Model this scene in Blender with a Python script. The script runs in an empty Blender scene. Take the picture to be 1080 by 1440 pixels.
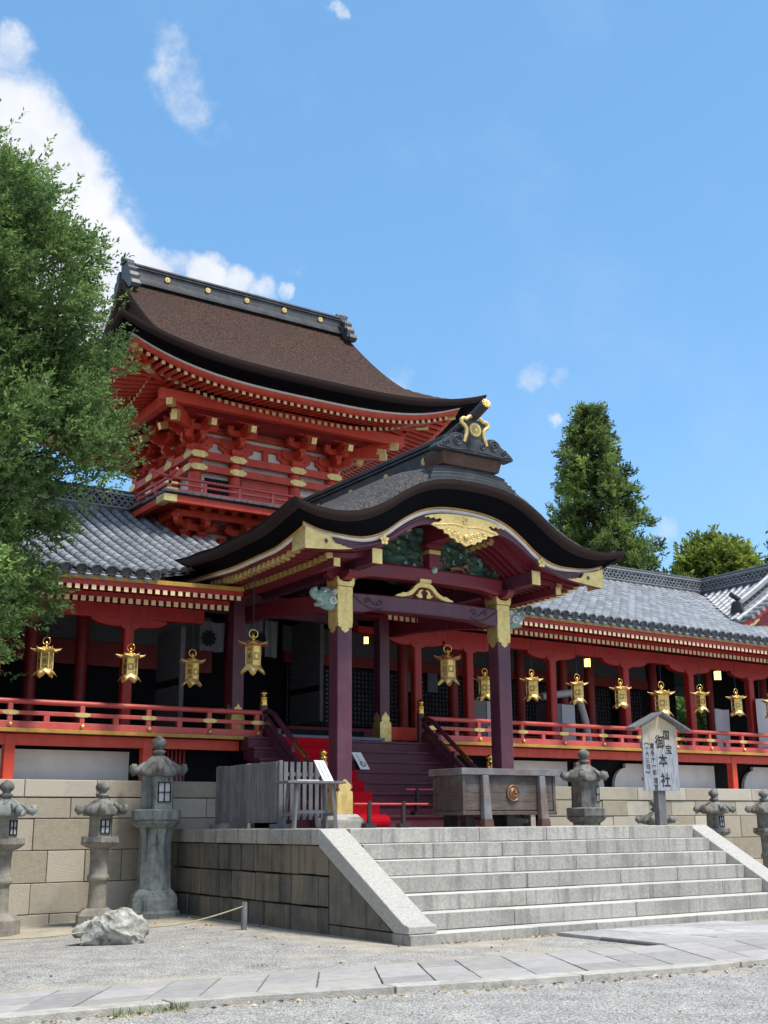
import bpy, math, random
import numpy as np
from mathutils import Vector, Matrix
R = math.radians
random.seed(7); rng = np.random.default_rng(7)
S = bpy.context.scene
COL = S.collection
XC = 13.25                     # centre line of the shrine; facade runs along X, depth along +Y
# ------------------------------------------------------------------ camera
cam_d = bpy.data.cameras.new('camera'); cam = bpy.data.objects.new('camera', cam_d); COL.objects.link(cam)
YAW, PITCH, ROLL = R(33.7), R(14.78), R(-.43)
_f = Vector((math.sin(YAW)*math.cos(PITCH), math.cos(YAW)*math.cos(PITCH), math.sin(PITCH)))
_r0 = Vector((math.cos(YAW), -math.sin(YAW), 0)); _u0 = _r0.cross(_f)
_r = math.cos(ROLL)*_r0 + math.sin(ROLL)*_u0; _u = -math.sin(ROLL)*_r0 + math.cos(ROLL)*_u0
cam.matrix_world = Matrix(((_r.x, _u.x, -_f.x, 0), (_r.y, _u.y, -_f.y, 0), (_r.z, _u.z, -_f.z, 1.55), (0, 0, 0, 1)))
cam_d.sensor_fit = 'VERTICAL'; cam_d.sensor_height = 24; cam_d.sensor_width = 18
cam_d.lens = 1655/1440*24; cam_d.clip_end = 3000; cam_d.clip_start = .1
S.camera = cam
def sky_dir(px, py):           # direction on the sky dome
    return ((px-540)/1655*_r - (py-720)/1655*_u + _f).normalized()
# ------------------------------------------------------------------ light
SUN_AZ, SUN_EL = R(152), R(64)
S.view_settings.view_transform = 'Standard'; S.view_settings.look = 'None'
S.view_settings.gamma = 1; S.view_settings.use_curve_mapping = False
S.view_settings.exposure = 1.3
sun_d = bpy.data.lights.new('sun', 'SUN'); sun = bpy.data.objects.new('sun', sun_d); COL.objects.link(sun)
sun_d.energy = 2.2; sun_d.angle = R(14); sun_d.color = (1, .95, .87)
_s = Vector((math.sin(SUN_AZ)*math.cos(SUN_EL), math.cos(SUN_AZ)*math.cos(SUN_EL), math.sin(SUN_EL)))
sun.rotation_euler = _s.to_track_quat('Z', 'Y').to_euler()
W = bpy.data.worlds.new('World'); S.world = W; W.use_nodes = True
def build_world():
    nt = W.node_tree; nt.nodes.clear(); N = nt.nodes.new; L = nt.links.new
    out = N('ShaderNodeOutputWorld'); bg = N('ShaderNodeBackground'); bg.inputs['Strength'].default_value = 0.10
    sky = N('ShaderNodeTexSky'); sky.sky_type = 'NISHITA'; sky.sun_disc = False
    sky.sun_elevation = SUN_EL; sky.sun_rotation = SUN_AZ; sky.air_density = 1.0; sky.dust_density = .35; sky.ozone_density = 1.6
    hs = N('ShaderNodeHueSaturation'); hs.inputs['Hue'].default_value = .492; hs.inputs['Saturation'].default_value = 1.12; hs.inputs['Value'].default_value = 1.10
    L(sky.outputs[0], hs.inputs['Color'])
    tc = N('ShaderNodeTexCoord')
    def noise(scale, det, rough, off=0):
        n = N('ShaderNodeTexNoise'); n.inputs['Scale'].default_value = scale; n.inputs['Detail'].default_value = det
        n.inputs['Roughness'].default_value = rough
        if off:
            a = N('ShaderNodeVectorMath'); a.operation = 'ADD'; a.inputs[1].default_value = (off, off*.7, -off); L(tc.outputs['Generated'], a.inputs[0]); L(a.outputs[0], n.inputs['Vector'])
        else: L(tc.outputs['Generated'], n.inputs['Vector'])
        return n.outputs['Fac']
    def math_(op, a, b=None, c=None):
        m = N('ShaderNodeMath'); m.operation = op
        for i, q in enumerate((a, b, c)):
            if q is None: continue
            if isinstance(q, (int, float)): m.inputs[i].default_value = q
            else: L(q, m.inputs[i])
        return m.outputs[0]
    # warped direction so that cloud outlines are ragged
    wn = N('ShaderNodeTexNoise'); wn.inputs['Scale'].default_value = 9; wn.inputs['Detail'].default_value = 7; wn.inputs['Roughness'].default_value = .62
    L(tc.outputs['Generated'], wn.inputs['Vector'])
    sub = N('ShaderNodeVectorMath'); sub.operation = 'SUBTRACT'; L(wn.outputs['Color'], sub.inputs[0]); sub.inputs[1].default_value = (.5, .5, .5)
    sc = N('ShaderNodeVectorMath'); sc.operation = 'SCALE'; L(sub.outputs[0], sc.inputs[0]); sc.inputs['Scale'].default_value = .075
    ad = N('ShaderNodeVectorMath'); ad.operation = 'ADD'; L(tc.outputs['Generated'], ad.inputs[0]); L(sc.outputs[0], ad.inputs[1])
    P = ad.outputs[0]
    blobs = [(-70,330,195,1),(10,205,95,1),(4,120,38,.5),(60,225,70,1),(105,250,62,1),(125,290,60,1),(90,370,130,1),(165,335,52,1),(150,400,90,1),
             (190,375,46,.95),(220,400,48,.8),(255,398,36,.5),(300,396,34,.8),(335,405,30,.7),(372,420,28,.55),(405,418,18,.5),(60,500,150,1),(150,480,80,.9),
             (250,85,46,.34),(258,125,50,.44),(272,165,44,.42),(290,195,38,.32),(240,50,40,.25),(300,215,22,.25),(5,75,40,.5),
             (745,530,32,.40),(785,542,26,.32),(778,598,18,.36),(930,738,26,.40),(945,728,14,.4),(475,10,16,.5),(350,0,26,.22),(415,385,22,.25),(560,545,30,.3)]
    tot = None
    for (px, py, r, a) in blobs:
        d = sky_dir(px, py)
        q = N('ShaderNodeVectorMath'); q.operation = 'DISTANCE'; L(P, q.inputs[0]); q.inputs[1].default_value = d
        mr = N('ShaderNodeMapRange'); mr.interpolation_type = 'SMOOTHSTEP'
        rr = r/1750
        mr.inputs['From Min'].default_value = rr*1.45; mr.inputs['From Max'].default_value = rr*.35
        mr.inputs['To Min'].default_value = 0; mr.inputs['To Max'].default_value = a
        L(q.outputs['Value'], mr.inputs['Value'])
        tot = mr.outputs[0] if tot is None else math_('MAXIMUM', tot, mr.outputs[0])
    fine = noise(17, 12, .66)
    m1 = math_('MULTIPLY_ADD', fine, 2.2, -1.1)          # -.75 .. .75
    m2 = math_('MULTIPLY', m1, math_('MULTIPLY_ADD', tot, -.5, .75))
    cl = math_('ADD', tot, math_('MULTIPLY', m2, math_('MINIMUM', math_('MULTIPLY', tot, 3.), 1.)))
    cm = N('ShaderNodeMapRange'); cm.interpolation_type = 'SMOOTHSTEP'; cm.inputs['From Min'].default_value = .16; cm.inputs['From Max'].default_value = .80
    L(cl, cm.inputs['Value'])
    # unseen broken cloud, added outside the view to whiten ambient light and gilt reflections
    dp = N('ShaderNodeVectorMath'); dp.operation = 'DOT_PRODUCT'; L(tc.outputs['Generated'], dp.inputs[0]); dp.inputs[1].default_value = _f
    away = N('ShaderNodeMapRange'); away.inputs['From Min'].default_value = .72; away.inputs['From Max'].default_value = .45; L(dp.outputs['Value'], away.inputs['Value'])
    big = noise(2.2, 6, .55, 3.1)
    bm = N('ShaderNodeMapRange'); bm.interpolation_type = 'SMOOTHSTEP'; bm.inputs['From Min'].default_value = .42; bm.inputs['From Max'].default_value = .58; L(big, bm.inputs['Value'])
    other = math_('MULTIPLY', away.outputs[0], math_('MULTIPLY', bm.outputs[0], .9))
    veil = noise(4.5, 9, .64, 5.3)
    vm = N('ShaderNodeMapRange'); vm.interpolation_type = 'SMOOTHSTEP'; vm.inputs['From Min'].default_value = .50; vm.inputs['From Max'].default_value = .78; vm.inputs['To Max'].default_value = .09; L(veil, vm.inputs['Value'])
    cover = math_('MAXIMUM', math_('MAXIMUM', cm.outputs[0], vm.outputs[0]), other)
    shade = noise(11, 8, .6, 1.7)
    sm = N('ShaderNodeMapRange'); sm.inputs['From Min'].default_value = .36; sm.inputs['From Max'].default_value = .62; sm.inputs['To Min'].default_value = .25; sm.inputs['To Max'].default_value = 1.0
    L(shade, sm.inputs['Value'])
    cc = N('ShaderNodeMix'); cc.data_type = 'RGBA'; cc.inputs['A'].default_value = (2.9, 3.2, 3.75, 1); cc.inputs['B'].default_value = (4.1, 4.15, 4.3, 1)
    L(sm.outputs[0], cc.inputs['Factor'])
    mx = N('ShaderNodeMix'); mx.data_type = 'RGBA'; ev = N('ShaderNodeMix'); ev.data_type = 'RGBA'; ev.inputs['Factor'].default_value = .5; L(hs.outputs[0], ev.inputs['A']); ev.inputs['B'].default_value = (.74, 1.78, 3.3, 1)
    L(cover, mx.inputs['Factor']); L(ev.outputs['Result'], mx.inputs['A']); L(cc.outputs['Result'], mx.inputs['B'])
    L(mx.outputs['Result'], bg.inputs['Color']); L(bg.outputs[0], out.inputs['Surface'])
build_world()
# ------------------------------------------------------------------ materials
def pbr(name, c1, c2=None, scale=3., rough=.7, metal=0., bump=0., bscale=60., spec=.5, streak=None, streak_amt=0., dirt=None, dirt_amt=0., dirt_scale=.9,
        tint=.5, stretch=(1, 1, 1), tintc=None, emit=None, emit_s=0, bdetail=4, trans=0, rvar=0., local=False, crisp=.18):
    m = bpy.data.materials.new(name); m.use_nodes = True; nt = m.node_tree; N = nt.nodes.new; L = nt.links.new
    b = nt.nodes['Principled BSDF']; c2 = c2 or tuple(x*.75 for x in c1)
    if local: src = N('ShaderNodeTexCoord').outputs['Object']
    else: src = N('ShaderNodeNewGeometry').outputs['Position']
    mp = N('ShaderNodeMapping'); mp.inputs['Scale'].default_value = stretch; L(src, mp.inputs['Vector'])
    n = N('ShaderNodeTexNoise'); n.inputs['Scale'].default_value = scale; n.inputs['Detail'].default_value = 6; n.inputs['Roughness'].default_value = .62; L(mp.outputs[0], n.inputs['Vector'])
    mr = N('ShaderNodeMapRange'); mr.inputs['From Min'].default_value = .5-crisp; mr.inputs['From Max'].default_value = .5+crisp; L(n.outputs['Fac'], mr.inputs['Value'])
    mx = N('ShaderNodeMix'); mx.data_type = 'RGBA'; mx.inputs['A'].default_value = (*c1, 1); mx.inputs['B'].default_value = (*c2, 1); L(mr.outputs[0], mx.inputs['Factor'])
    col = mx.outputs['Result']
    at = N('ShaderNodeAttribute'); at.attribute_name = 'tint'
    if tintc:
        m2 = N('ShaderNodeMix'); m2.data_type = 'RGBA'; L(at.outputs['Fac'], m2.inputs['Factor']); L(col, m2.inputs['A'])
        m2.inputs['B'].default_value = (*tintc, 1); col = m2.outputs['Result']
    tm = N('ShaderNodeMath'); tm.operation = 'MULTIPLY_ADD'; tm.inputs[1].default_value = tint; tm.inputs[2].default_value = 1-tint/2; L(at.outputs['Fac'], tm.inputs[0])
    vs = N('ShaderNodeVectorMath'); vs.operation = 'SCALE'; L(col, vs.inputs[0]); L(tm.outputs[0], vs.inputs['Scale']); col = vs.outputs[0]
    if dirt:
        n2 = N('ShaderNodeTexNoise'); n2.inputs['Scale'].default_value = dirt_scale; n2.inputs['Detail'].default_value = 7; n2.inputs['Roughness'].default_value = .65; L(src, n2.inputs['Vector'])
        r2 = N('ShaderNodeMapRange'); r2.inputs['From Min'].default_value = .48; r2.inputs['From Max'].default_value = .7; r2.inputs['To Max'].default_value = dirt_amt; L(n2.outputs['Fac'], r2.inputs['Value'])
        m3 = N('ShaderNodeMix'); m3.data_type = 'RGBA'; L(r2.outputs[0], m3.inputs['Factor']); L(col, m3.inputs['A']); m3.inputs['B'].default_value = (*dirt, 1); col = m3.outputs['Result']
    if streak:
        mp2 = N('ShaderNodeMapping'); mp2.inputs['Scale'].default_value = (5, 5, .45); L(src, mp2.inputs['Vector'])
        n3 = N('ShaderNodeTexNoise'); n3.inputs['Scale'].default_value = 1.6; n3.inputs['Detail'].default_value = 5; L(mp2.outputs[0], n3.inputs['Vector'])
        r3 = N('ShaderNodeMapRange'); r3.inputs['From Min'].default_value = .5; r3.inputs['From Max'].default_value = .68; r3.inputs['To Max'].default_value = streak_amt; L(n3.outputs['Fac'], r3.inputs['Value'])
        m4 = N('ShaderNodeMix'); m4.data_type = 'RGBA'; L(r3.outputs[0], m4.inputs['Factor']); L(col, m4.inputs['A']); m4.inputs['B'].default_value = (*streak, 1); col = m4.outputs['Result']
    L(col, b.inputs['Base Color']); b.inputs['Roughness'].default_value = rough; b.inputs['Metallic'].default_value = metal
    b.inputs['Specular IOR Level'].default_value = spec
    if rvar:
        rr = N('ShaderNodeMapRange'); rr.inputs['To Min'].default_value = rough-rvar; rr.inputs['To Max'].default_value = rough+rvar; L(n.outputs['Fac'], rr.inputs['Value']); L(rr.outputs[0], b.inputs['Roughness'])
    if bump:
        nb = N('ShaderNodeTexNoise'); nb.inputs['Scale'].default_value = bscale; nb.inputs['Detail'].default_value = bdetail; L(mp.outputs[0], nb.inputs['Vector'])
        bp = N('ShaderNodeBump'); bp.inputs['Strength'].default_value = bump; bp.inputs['Distance'].default_value = .02; L(nb.outputs['Fac'], bp.inputs['Height']); L(bp.outputs[0], b.inputs['Normal'])
    if emit:
        b.inputs['Emission Color'].default_value = (*emit, 1); b.inputs['Emission Strength'].default_value = emit_s
    if trans:
        b.inputs['Transmission Weight'].default_value = 0
        tr = N('ShaderNodeBsdfTranslucent'); L(col, tr.inputs['Color']); ms = N('ShaderNodeMixShader'); ms.inputs[0].default_value = trans
        L(b.outputs[0], ms.inputs[1]); L(tr.outputs[0], ms.inputs[2]); L(ms.outputs[0], nt.nodes['Material Output'].inputs['Surface'])
    return m
M = dict(
 red=pbr('vermilion_lacquer', (.64,.058,.022), (.53,.042,.017), 3, .5, bump=.1, bscale=40, dirt=(.66,.13,.07), dirt_amt=.4, dirt_scale=1.7, streak=(.38,.03,.016), streak_amt=.45),
 redwing=pbr('crimson_vermilion', (.44,.026,.024), (.36,.019,.018), 3, .5, bump=.1, bscale=40, dirt=(.50,.07,.055), dirt_amt=.4, dirt_scale=1.6, streak=(.27,.015,.016), streak_amt=.4),
 redrail=pbr('faded_vermilion', (.58,.088,.075), (.47,.062,.052), 7, .45, bump=.1, dirt=(.52,.2,.16), dirt_amt=.5, dirt_scale=1.6),
 crimson=pbr('shaded_vermilion', (.30,.020,.020), (.23,.014,.016), 4, .5, bump=.08),  # vermilion of the inner timber, with its shade put into the colour
 purple=pbr('purple_lacquer', (.098,.026,.050), (.078,.020,.038), 2, .42, bump=.12, bscale=30, stretch=(6,6,.6), dirt=(.15,.062,.080), dirt_amt=.5, dirt_scale=2),
 stairwine=pbr('worn_wine_lacquer', (.115,.022,.042), (.085,.016,.032), 2, .5, bump=.15, bscale=30, dirt=(.15,.055,.072), dirt_amt=.5, dirt_scale=2.5),
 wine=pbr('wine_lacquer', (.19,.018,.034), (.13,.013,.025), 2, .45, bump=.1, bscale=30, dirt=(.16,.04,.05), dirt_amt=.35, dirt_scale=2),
 gold=pbr('gilt_metal', (.85,.64,.26), (.68,.49,.18), 9, .42, metal=.62, bump=.22, bscale=26, dirt=(.42,.27,.07), dirt_amt=.5, dirt_scale=5, rvar=.12),
 brass=pbr('polished_brass', (.80,.52,.14), (.62,.38,.09), 12, .26, metal=.95, bump=.1, bscale=40, rvar=.1),
 bark=pbr('cypress_bark', (.105,.064,.050), (.020,.012,.010), 11, .95, crisp=.07, bump=.9, bscale=45, spec=.1, stretch=(2.6,1,3), dirt=(.055,.038,.034), dirt_amt=.8, dirt_scale=.6, bdetail=6),
 barkgrey=pbr('weathered_bark', (.10,.097,.099), (.022,.021,.022), 11, .85, crisp=.12, bump=.9, bscale=34, spec=.25, stretch=(3,1,1), bdetail=6),
 barkedge=pbr('bark_edge', (.045,.025,.023), (.022,.013,.012), 30, .8, bump=.5, bscale=90, spec=.2, stretch=(1,1,5)),
 black=pbr('black_underside', (.004,.004,.0065), (.0025,.0025,.0045), 20, .7, bump=.2, bscale=90, spec=.06, stretch=(1,1,5)),
 iron=pbr('dark_ridge_tile', (.030,.034,.040), (.020,.022,.027), 6, .5, bump=.2, bscale=30, dirt=(.085,.09,.10), dirt_amt=.5, dirt_scale=2.2, rvar=.12),
 ironlight=pbr('grey_ridge_tile', (.060,.063,.070), (.034,.036,.042), 6, .5, bump=.2, bscale=30, dirt=(.13,.14,.15), dirt_amt=.5, dirt_scale=2.2),
 tile=pbr('silver_grey_tile', (.30,.315,.335), (.205,.218,.235), 5, .46, bump=.12, bscale=40, tint=.5, spec=.75, dirt=(.12,.13,.14), dirt_amt=.3, dirt_scale=1.7, rvar=.1),
 tiledark=pbr('tile_pan', (.085,.092,.105), (.05,.055,.063), 5, .5, bump=.2, bscale=40),
 white=pbr('white_plaster', (.82,.81,.78), (.72,.71,.68), 2, .9, dirt=(.42,.40,.37), dirt_amt=.5, dirt_scale=.8),
 cream=pbr('cream_paint', (.84,.70,.42), (.72,.58,.33), 14, .6),
 ochre=pbr('ochre_paint', (.52,.29,.055), (.42,.22,.04), 6, .55, dirt=(.24,.14,.05), dirt_amt=.6, dirt_scale=3),
 whitepaint=pbr('white_paint', (.78,.77,.74), (.66,.65,.62), 6, .6),
 granite=pbr('granite', (.43,.415,.375), (.275,.265,.24), 26, .85, bump=.35, bscale=110, tint=.22, dirt=(.15,.14,.125), dirt_amt=.65, dirt_scale=1.0, streak=(.11,.105,.095), streak_amt=.5),
 tread=pbr('worn_toplit_tread', (.55,.54,.505), (.41,.40,.375), 30, .85, bump=.3, bscale=110, tint=.15),  # step tops: foot wear, plus light from above put into the paler colour
 granitetop=pbr('granite_clean', (.47,.455,.42), (.28,.27,.25), 30, .85, crisp=.2, bump=.35, bscale=120, tint=.25, dirt=(.36,.35,.33), dirt_amt=.4, dirt_scale=1.3),
 wallstone=pbr('sandstone_block', (.46,.395,.285), (.35,.305,.235), 9, .9, bump=.5, bscale=60, tint=.35, tintc=(.44,.40,.33), dirt=(.13,.12,.105), dirt_amt=.6, dirt_scale=.55),
 darkstone=pbr('stained_block', (.165,.158,.138), (.105,.10,.085), 8, .92, bump=.7, bscale=40, tint=.35, tintc=(.185,.155,.11), streak=(.04,.038,.032), streak_amt=.6, dirt=(.03,.03,.027), dirt_amt=.7, dirt_scale=.9),
 pavejoint=pbr('sandy_joint', (.19,.175,.145), (.13,.12,.10), 9, 1),
 joint=pbr('dark_joint', (.045,.042,.036), None, 5, 1),
 lantern=pbr('lantern_stone', (.25,.243,.225), (.115,.112,.103), 9, .92, bump=.9, bscale=55, dirt=(.26,.28,.25), dirt_amt=.6, dirt_scale=5, streak=(.035,.035,.032), streak_amt=.7),
 lanterngreen=pbr('lichen_stone', (.31,.335,.32), (.15,.168,.165), 7, .92, bump=.9, bscale=55, dirt=(.33,.37,.33), dirt_amt=.7, dirt_scale=4, streak=(.03,.033,.032), streak_amt=.85),
 lanternpale=pbr('pale_stone', (.33,.30,.245), (.20,.185,.16), 9, .92, bump=.8, bscale=55, dirt=(.08,.08,.07), dirt_amt=.5, dirt_scale=3),
 rock=pbr('pale_rock', (.44,.435,.39), (.085,.09,.07), 7, .9, bump=1.0, bscale=16, dirt=(.58,.57,.52), dirt_amt=.6, dirt_scale=9, bdetail=9),
 paving=pbr('slab_paving', (.35,.34,.33), (.27,.262,.258), 7, .85, bump=.5, bscale=70, tint=.35, dirt=(.37,.34,.28), dirt_amt=.5, dirt_scale=1.2),
 palepaving=pbr('pale_slab', (.44,.435,.425), (.33,.325,.32), 9, .85, bump=.5, bscale=80, tint=.35, dirt=(.28,.27,.25), dirt_amt=.5, dirt_scale=2),
 curb=pbr('curb_stone', (.42,.405,.37), (.30,.29,.26), 8, .9, bump=.5, bscale=60, tint=.3, dirt=(.22,.205,.155), dirt_amt=.5, dirt_scale=2),
 wood=pbr('weathered_wood', (.17,.17,.18), (.10,.10,.108), 5, .85, bump=.5, bscale=25, stretch=(5,5,.5), tint=.5, dirt=(.24,.24,.25), dirt_amt=.5, dirt_scale=3),
 boxwood=pbr('box_wood', (.105,.078,.064), (.052,.038,.032), 5, .75, bump=.4, bscale=30, stretch=(.6,1,6), dirt=(.20,.21,.235), dirt_amt=.5, dirt_scale=1.6),
 boxtrim=pbr('box_trim', (.20,.20,.21), (.11,.105,.105), 4, .75, bump=.4, bscale=30, dirt=(.15,.080,.048), dirt_amt=.95, dirt_scale=2.6),
 brown=pbr('brown_wood', (.115,.055,.036), (.06,.028,.02), 5, .7, bump=.3),
 signwood=pbr('sign_board', (.60,.47,.29), (.48,.37,.22), 3, .75, stretch=(9,9,.5), bump=.2, bscale=20, tint=0),
 bronze=pbr('bronze', (.30,.17,.10), (.22,.12,.07), 12, .45, metal=.7),
 ink=pbr('ink', (.012,.012,.013), None, 5, .8),
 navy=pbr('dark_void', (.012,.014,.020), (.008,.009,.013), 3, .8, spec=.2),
 lattice=pbr('lattice_black', (.012,.012,.016), None, 3, .6, spec=.2),
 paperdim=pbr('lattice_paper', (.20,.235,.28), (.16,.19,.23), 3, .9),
 paper=pbr('white_paper', (.78,.78,.78), (.72,.72,.72), 3, .8),
 cloth=pbr('white_cloth', (.62,.63,.65), (.54,.55,.58), 2, .9),
 acbox=pbr('grey_cabinet', (.46,.48,.50), (.42,.44,.46), 2, .5),
 acdark=pbr('dark_cabinet', (.14,.15,.165), None, 2, .5),
 carpet=pbr('red_carpet', (.50,.006,.018), (.42,.005,.014), 30, .95, bump=.4, bscale=160, spec=.1),
 barrier=pbr('red_bar', (.58,.06,.07), None, 5, .5),
 darkpost=pbr('dark_post', (.030,.020,.024), None, 5, .6),
 teal=pbr('painted_carving', (.035,.12,.11), (.008,.030,.042), 9, .6, bump=.7, bscale=20, tint=.6, tintc=(.045,.10,.055)),
 tealpale=pbr('painted_head', (.38,.56,.50), (.18,.36,.34), 14, .6, bump=.5, bscale=24, dirt=(.30,.11,.09), dirt_amt=.8, dirt_scale=6),
 rope=pbr('straw_rope', (.42,.36,.24), (.30,.25,.16), 30, .9),
 lamp=pbr('lit_lamp', (1,.62,.2), None, 3, .5, emit=(1,.55,.16), emit_s=2.2),
 dimplaster=pbr('shaded_plaster', (.14,.148,.165), (.11,.117,.13), 2, .9),  # hall plaster and curtains, indoor shade put into the base colour
 lens=pbr('lamp_window', (.50,.52,.52), None, 3, .5),
 trunk=pbr('tree_bark', (.095,.070,.050), (.055,.040,.030), 8, .95, bump=.8, bscale=30, stretch=(3,3,.6)),
 leaf=pbr('broad_leaf', (.135,.23,.080), (.085,.165,.062), 1.3, .6, tint=1.0, spec=.15, trans=.42, tintc=(.20,.30,.09)),
 cedar=pbr('cedar_leaf', (.105,.165,.058), (.06,.105,.042), .7, .65, tint=1.1, spec=.12, trans=.42, tintc=(.20,.27,.07)),
 lime=pbr('bright_leaf', (.115,.175,.045), (.075,.13,.034), .8, .65, tint=1.0, spec=.1, trans=.5, tintc=(.22,.27,.05)),
 grass=pbr('grass_blade', (.19,.25,.07), (.13,.18,.05), 3, .7, tint=.8, trans=.2),
 litter=pbr('dry_leaf', (.36,.26,.14), (.22,.13,.07), 9, .8, tint=1.2, tintc=(.40,.31,.18)),
)
def ground_mat():
    m = bpy.data.materials.new('gravel_ground'); m.use_nodes = True; nt = m.node_tree; N = nt.nodes.new; L = nt.links.new
    b = nt.nodes['Principled BSDF']; g = N('ShaderNodeNewGeometry')
    v = N('ShaderNodeTexVoronoi'); v.inputs['Scale'].default_value = 62; L(g.outputs['Position'], v.inputs['Vector'])
    v2 = N('ShaderNodeTexVoronoi'); v2.inputs['Scale'].default_value = 110; L(g.outputs['Position'], v2.inputs['Vector'])
    cr = N('ShaderNodeValToRGB'); e = cr.color_ramp.elements
    e[0].position = 0; e[0].color = (.20,.197,.19,1); e[1].position = 1; e[1].color = (.57,.555,.52,1)
    x = cr.color_ramp.elements.new(.6); x.color = (.365,.358,.34,1)
    sx = N('ShaderNodeSeparateColor'); L(v.outputs['Color'], sx.inputs[0]); L(sx.outputs[0], cr.inputs['Fac'])
    cr2 = N('ShaderNodeValToRGB'); e = cr2.color_ramp.elements; e[0].color = (.34,.30,.235,1); e[1].color = (.56,.51,.42,1)
    s2 = N('ShaderNodeSeparateColor'); L(v2.outputs['Color'], s2.inputs[0]); L(s2.outputs[0], cr2.inputs['Fac'])
    n = N('ShaderNodeTexNoise'); n.inputs['Scale'].default_value = .55; n.inputs['Detail'].default_value = 6; n.inputs['Roughness'].default_value = .6; L(g.outputs['Position'], n.inputs['Vector'])
    # the gravel has worn away to sand along the paving and under the walls
    at = N('ShaderNodeAttribute'); at.attribute_name = 'sand'
    ad = N('ShaderNodeMath'); ad.operation = 'ADD'; L(at.outputs['Fac'], ad.inputs[0]); L(n.outputs['Fac'], ad.inputs[1])
    mr = N('ShaderNodeMapRange'); mr.inputs['From Min'].default_value = .62; mr.inputs['From Max'].default_value = .95; L(ad.outputs[0], mr.inputs['Value'])
    mx = N('ShaderNodeMix'); mx.data_type = 'RGBA'; L(mr.outputs[0], mx.inputs['Factor']); L(cr.outputs[0], mx.inputs['A']); L(cr2.outputs[0], mx.inputs['B'])
    n2 = N('ShaderNodeTexNoise'); n2.inputs['Scale'].default_value = 2.3; n2.inputs['Detail'].default_value = 8; L(g.outputs['Position'], n2.inputs['Vector'])
    m2 = N('ShaderNodeMapRange'); m2.inputs['From Min'].default_value = .3; m2.inputs['From Max'].default_value = .7; m2.inputs['To Min'].default_value = .78; m2.inputs['To Max'].default_value = 1.12; L(n2.outputs['Fac'], m2.inputs['Value'])
    vs = N('ShaderNodeVectorMath'); vs.operation = 'SCALE'; L(mx.outputs['Result'], vs.inputs[0]); L(m2.outputs[0], vs.inputs['Scale'])
    L(vs.outputs[0], b.inputs['Base Color']); b.inputs['Roughness'].default_value = .95; b.inputs['Specular IOR Level'].default_value = .2
    bp = N('ShaderNodeBump'); bp.inputs['Strength'].default_value = .8; bp.inputs['Distance'].default_value = .02; L(v.outputs['Distance'], bp.inputs['Height']); L(bp.outputs[0], b.inputs['Normal'])
    return m
M['ground'] = ground_mat()
# the sign board: pale under its little roof, weathered blue-grey towards the foot
def sign_mat():
    m = M['signwood']; nt = m.node_tree; N = nt.nodes.new; L = nt.links.new; b = nt.nodes['Principled BSDF']
    src = b.inputs['Base Color'].links[0].from_socket
    tc = N('ShaderNodeTexCoord'); sp = N('ShaderNodeSeparateXYZ'); L(tc.outputs['Object'], sp.inputs[0])
    mr = N('ShaderNodeMapRange'); mr.inputs['From Min'].default_value = 1.92; mr.inputs['From Max'].default_value = 1.35
    n = N('ShaderNodeTexNoise'); n.inputs['Scale'].default_value = 5; n.inputs['Detail'].default_value = 6
    mp = N('ShaderNodeMapping'); mp.inputs['Scale'].default_value = (5, 1, .6); L(tc.outputs['Object'], mp.inputs[0]); L(mp.outputs[0], n.inputs['Vector'])
    ma = N('ShaderNodeMath'); ma.operation = 'MULTIPLY_ADD'; L(n.outputs['Fac'], ma.inputs[0]); ma.inputs[1].default_value = .9; ma.inputs[2].default_value = -.45
    sm = N('ShaderNodeMath'); sm.operation = 'SUBTRACT'; L(sp.outputs[2], sm.inputs[0]); L(ma.outputs[0], sm.inputs[1]); L(sm.outputs[0], mr.inputs['Value'])
    mx = N('ShaderNodeMix'); mx.data_type = 'RGBA'; L(mr.outputs[0], mx.inputs['Factor']); L(src, mx.inputs['A'])
    n2 = N('ShaderNodeTexNoise'); n2.inputs['Scale'].default_value = 9; L(mp.outputs[0], n2.inputs['Vector'])
    cr = N('ShaderNodeValToRGB'); e = cr.color_ramp.elements; e[0].position = .3; e[0].color = (.17,.185,.215,1); e[1].position = .7; e[1].color = (.36,.375,.41,1); L(n2.outputs['Fac'], cr.inputs[0])
    L(cr.outputs[0], mx.inputs['B']); L(mx.outputs['Result'], b.inputs['Base Color'])
sign_mat()
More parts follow.
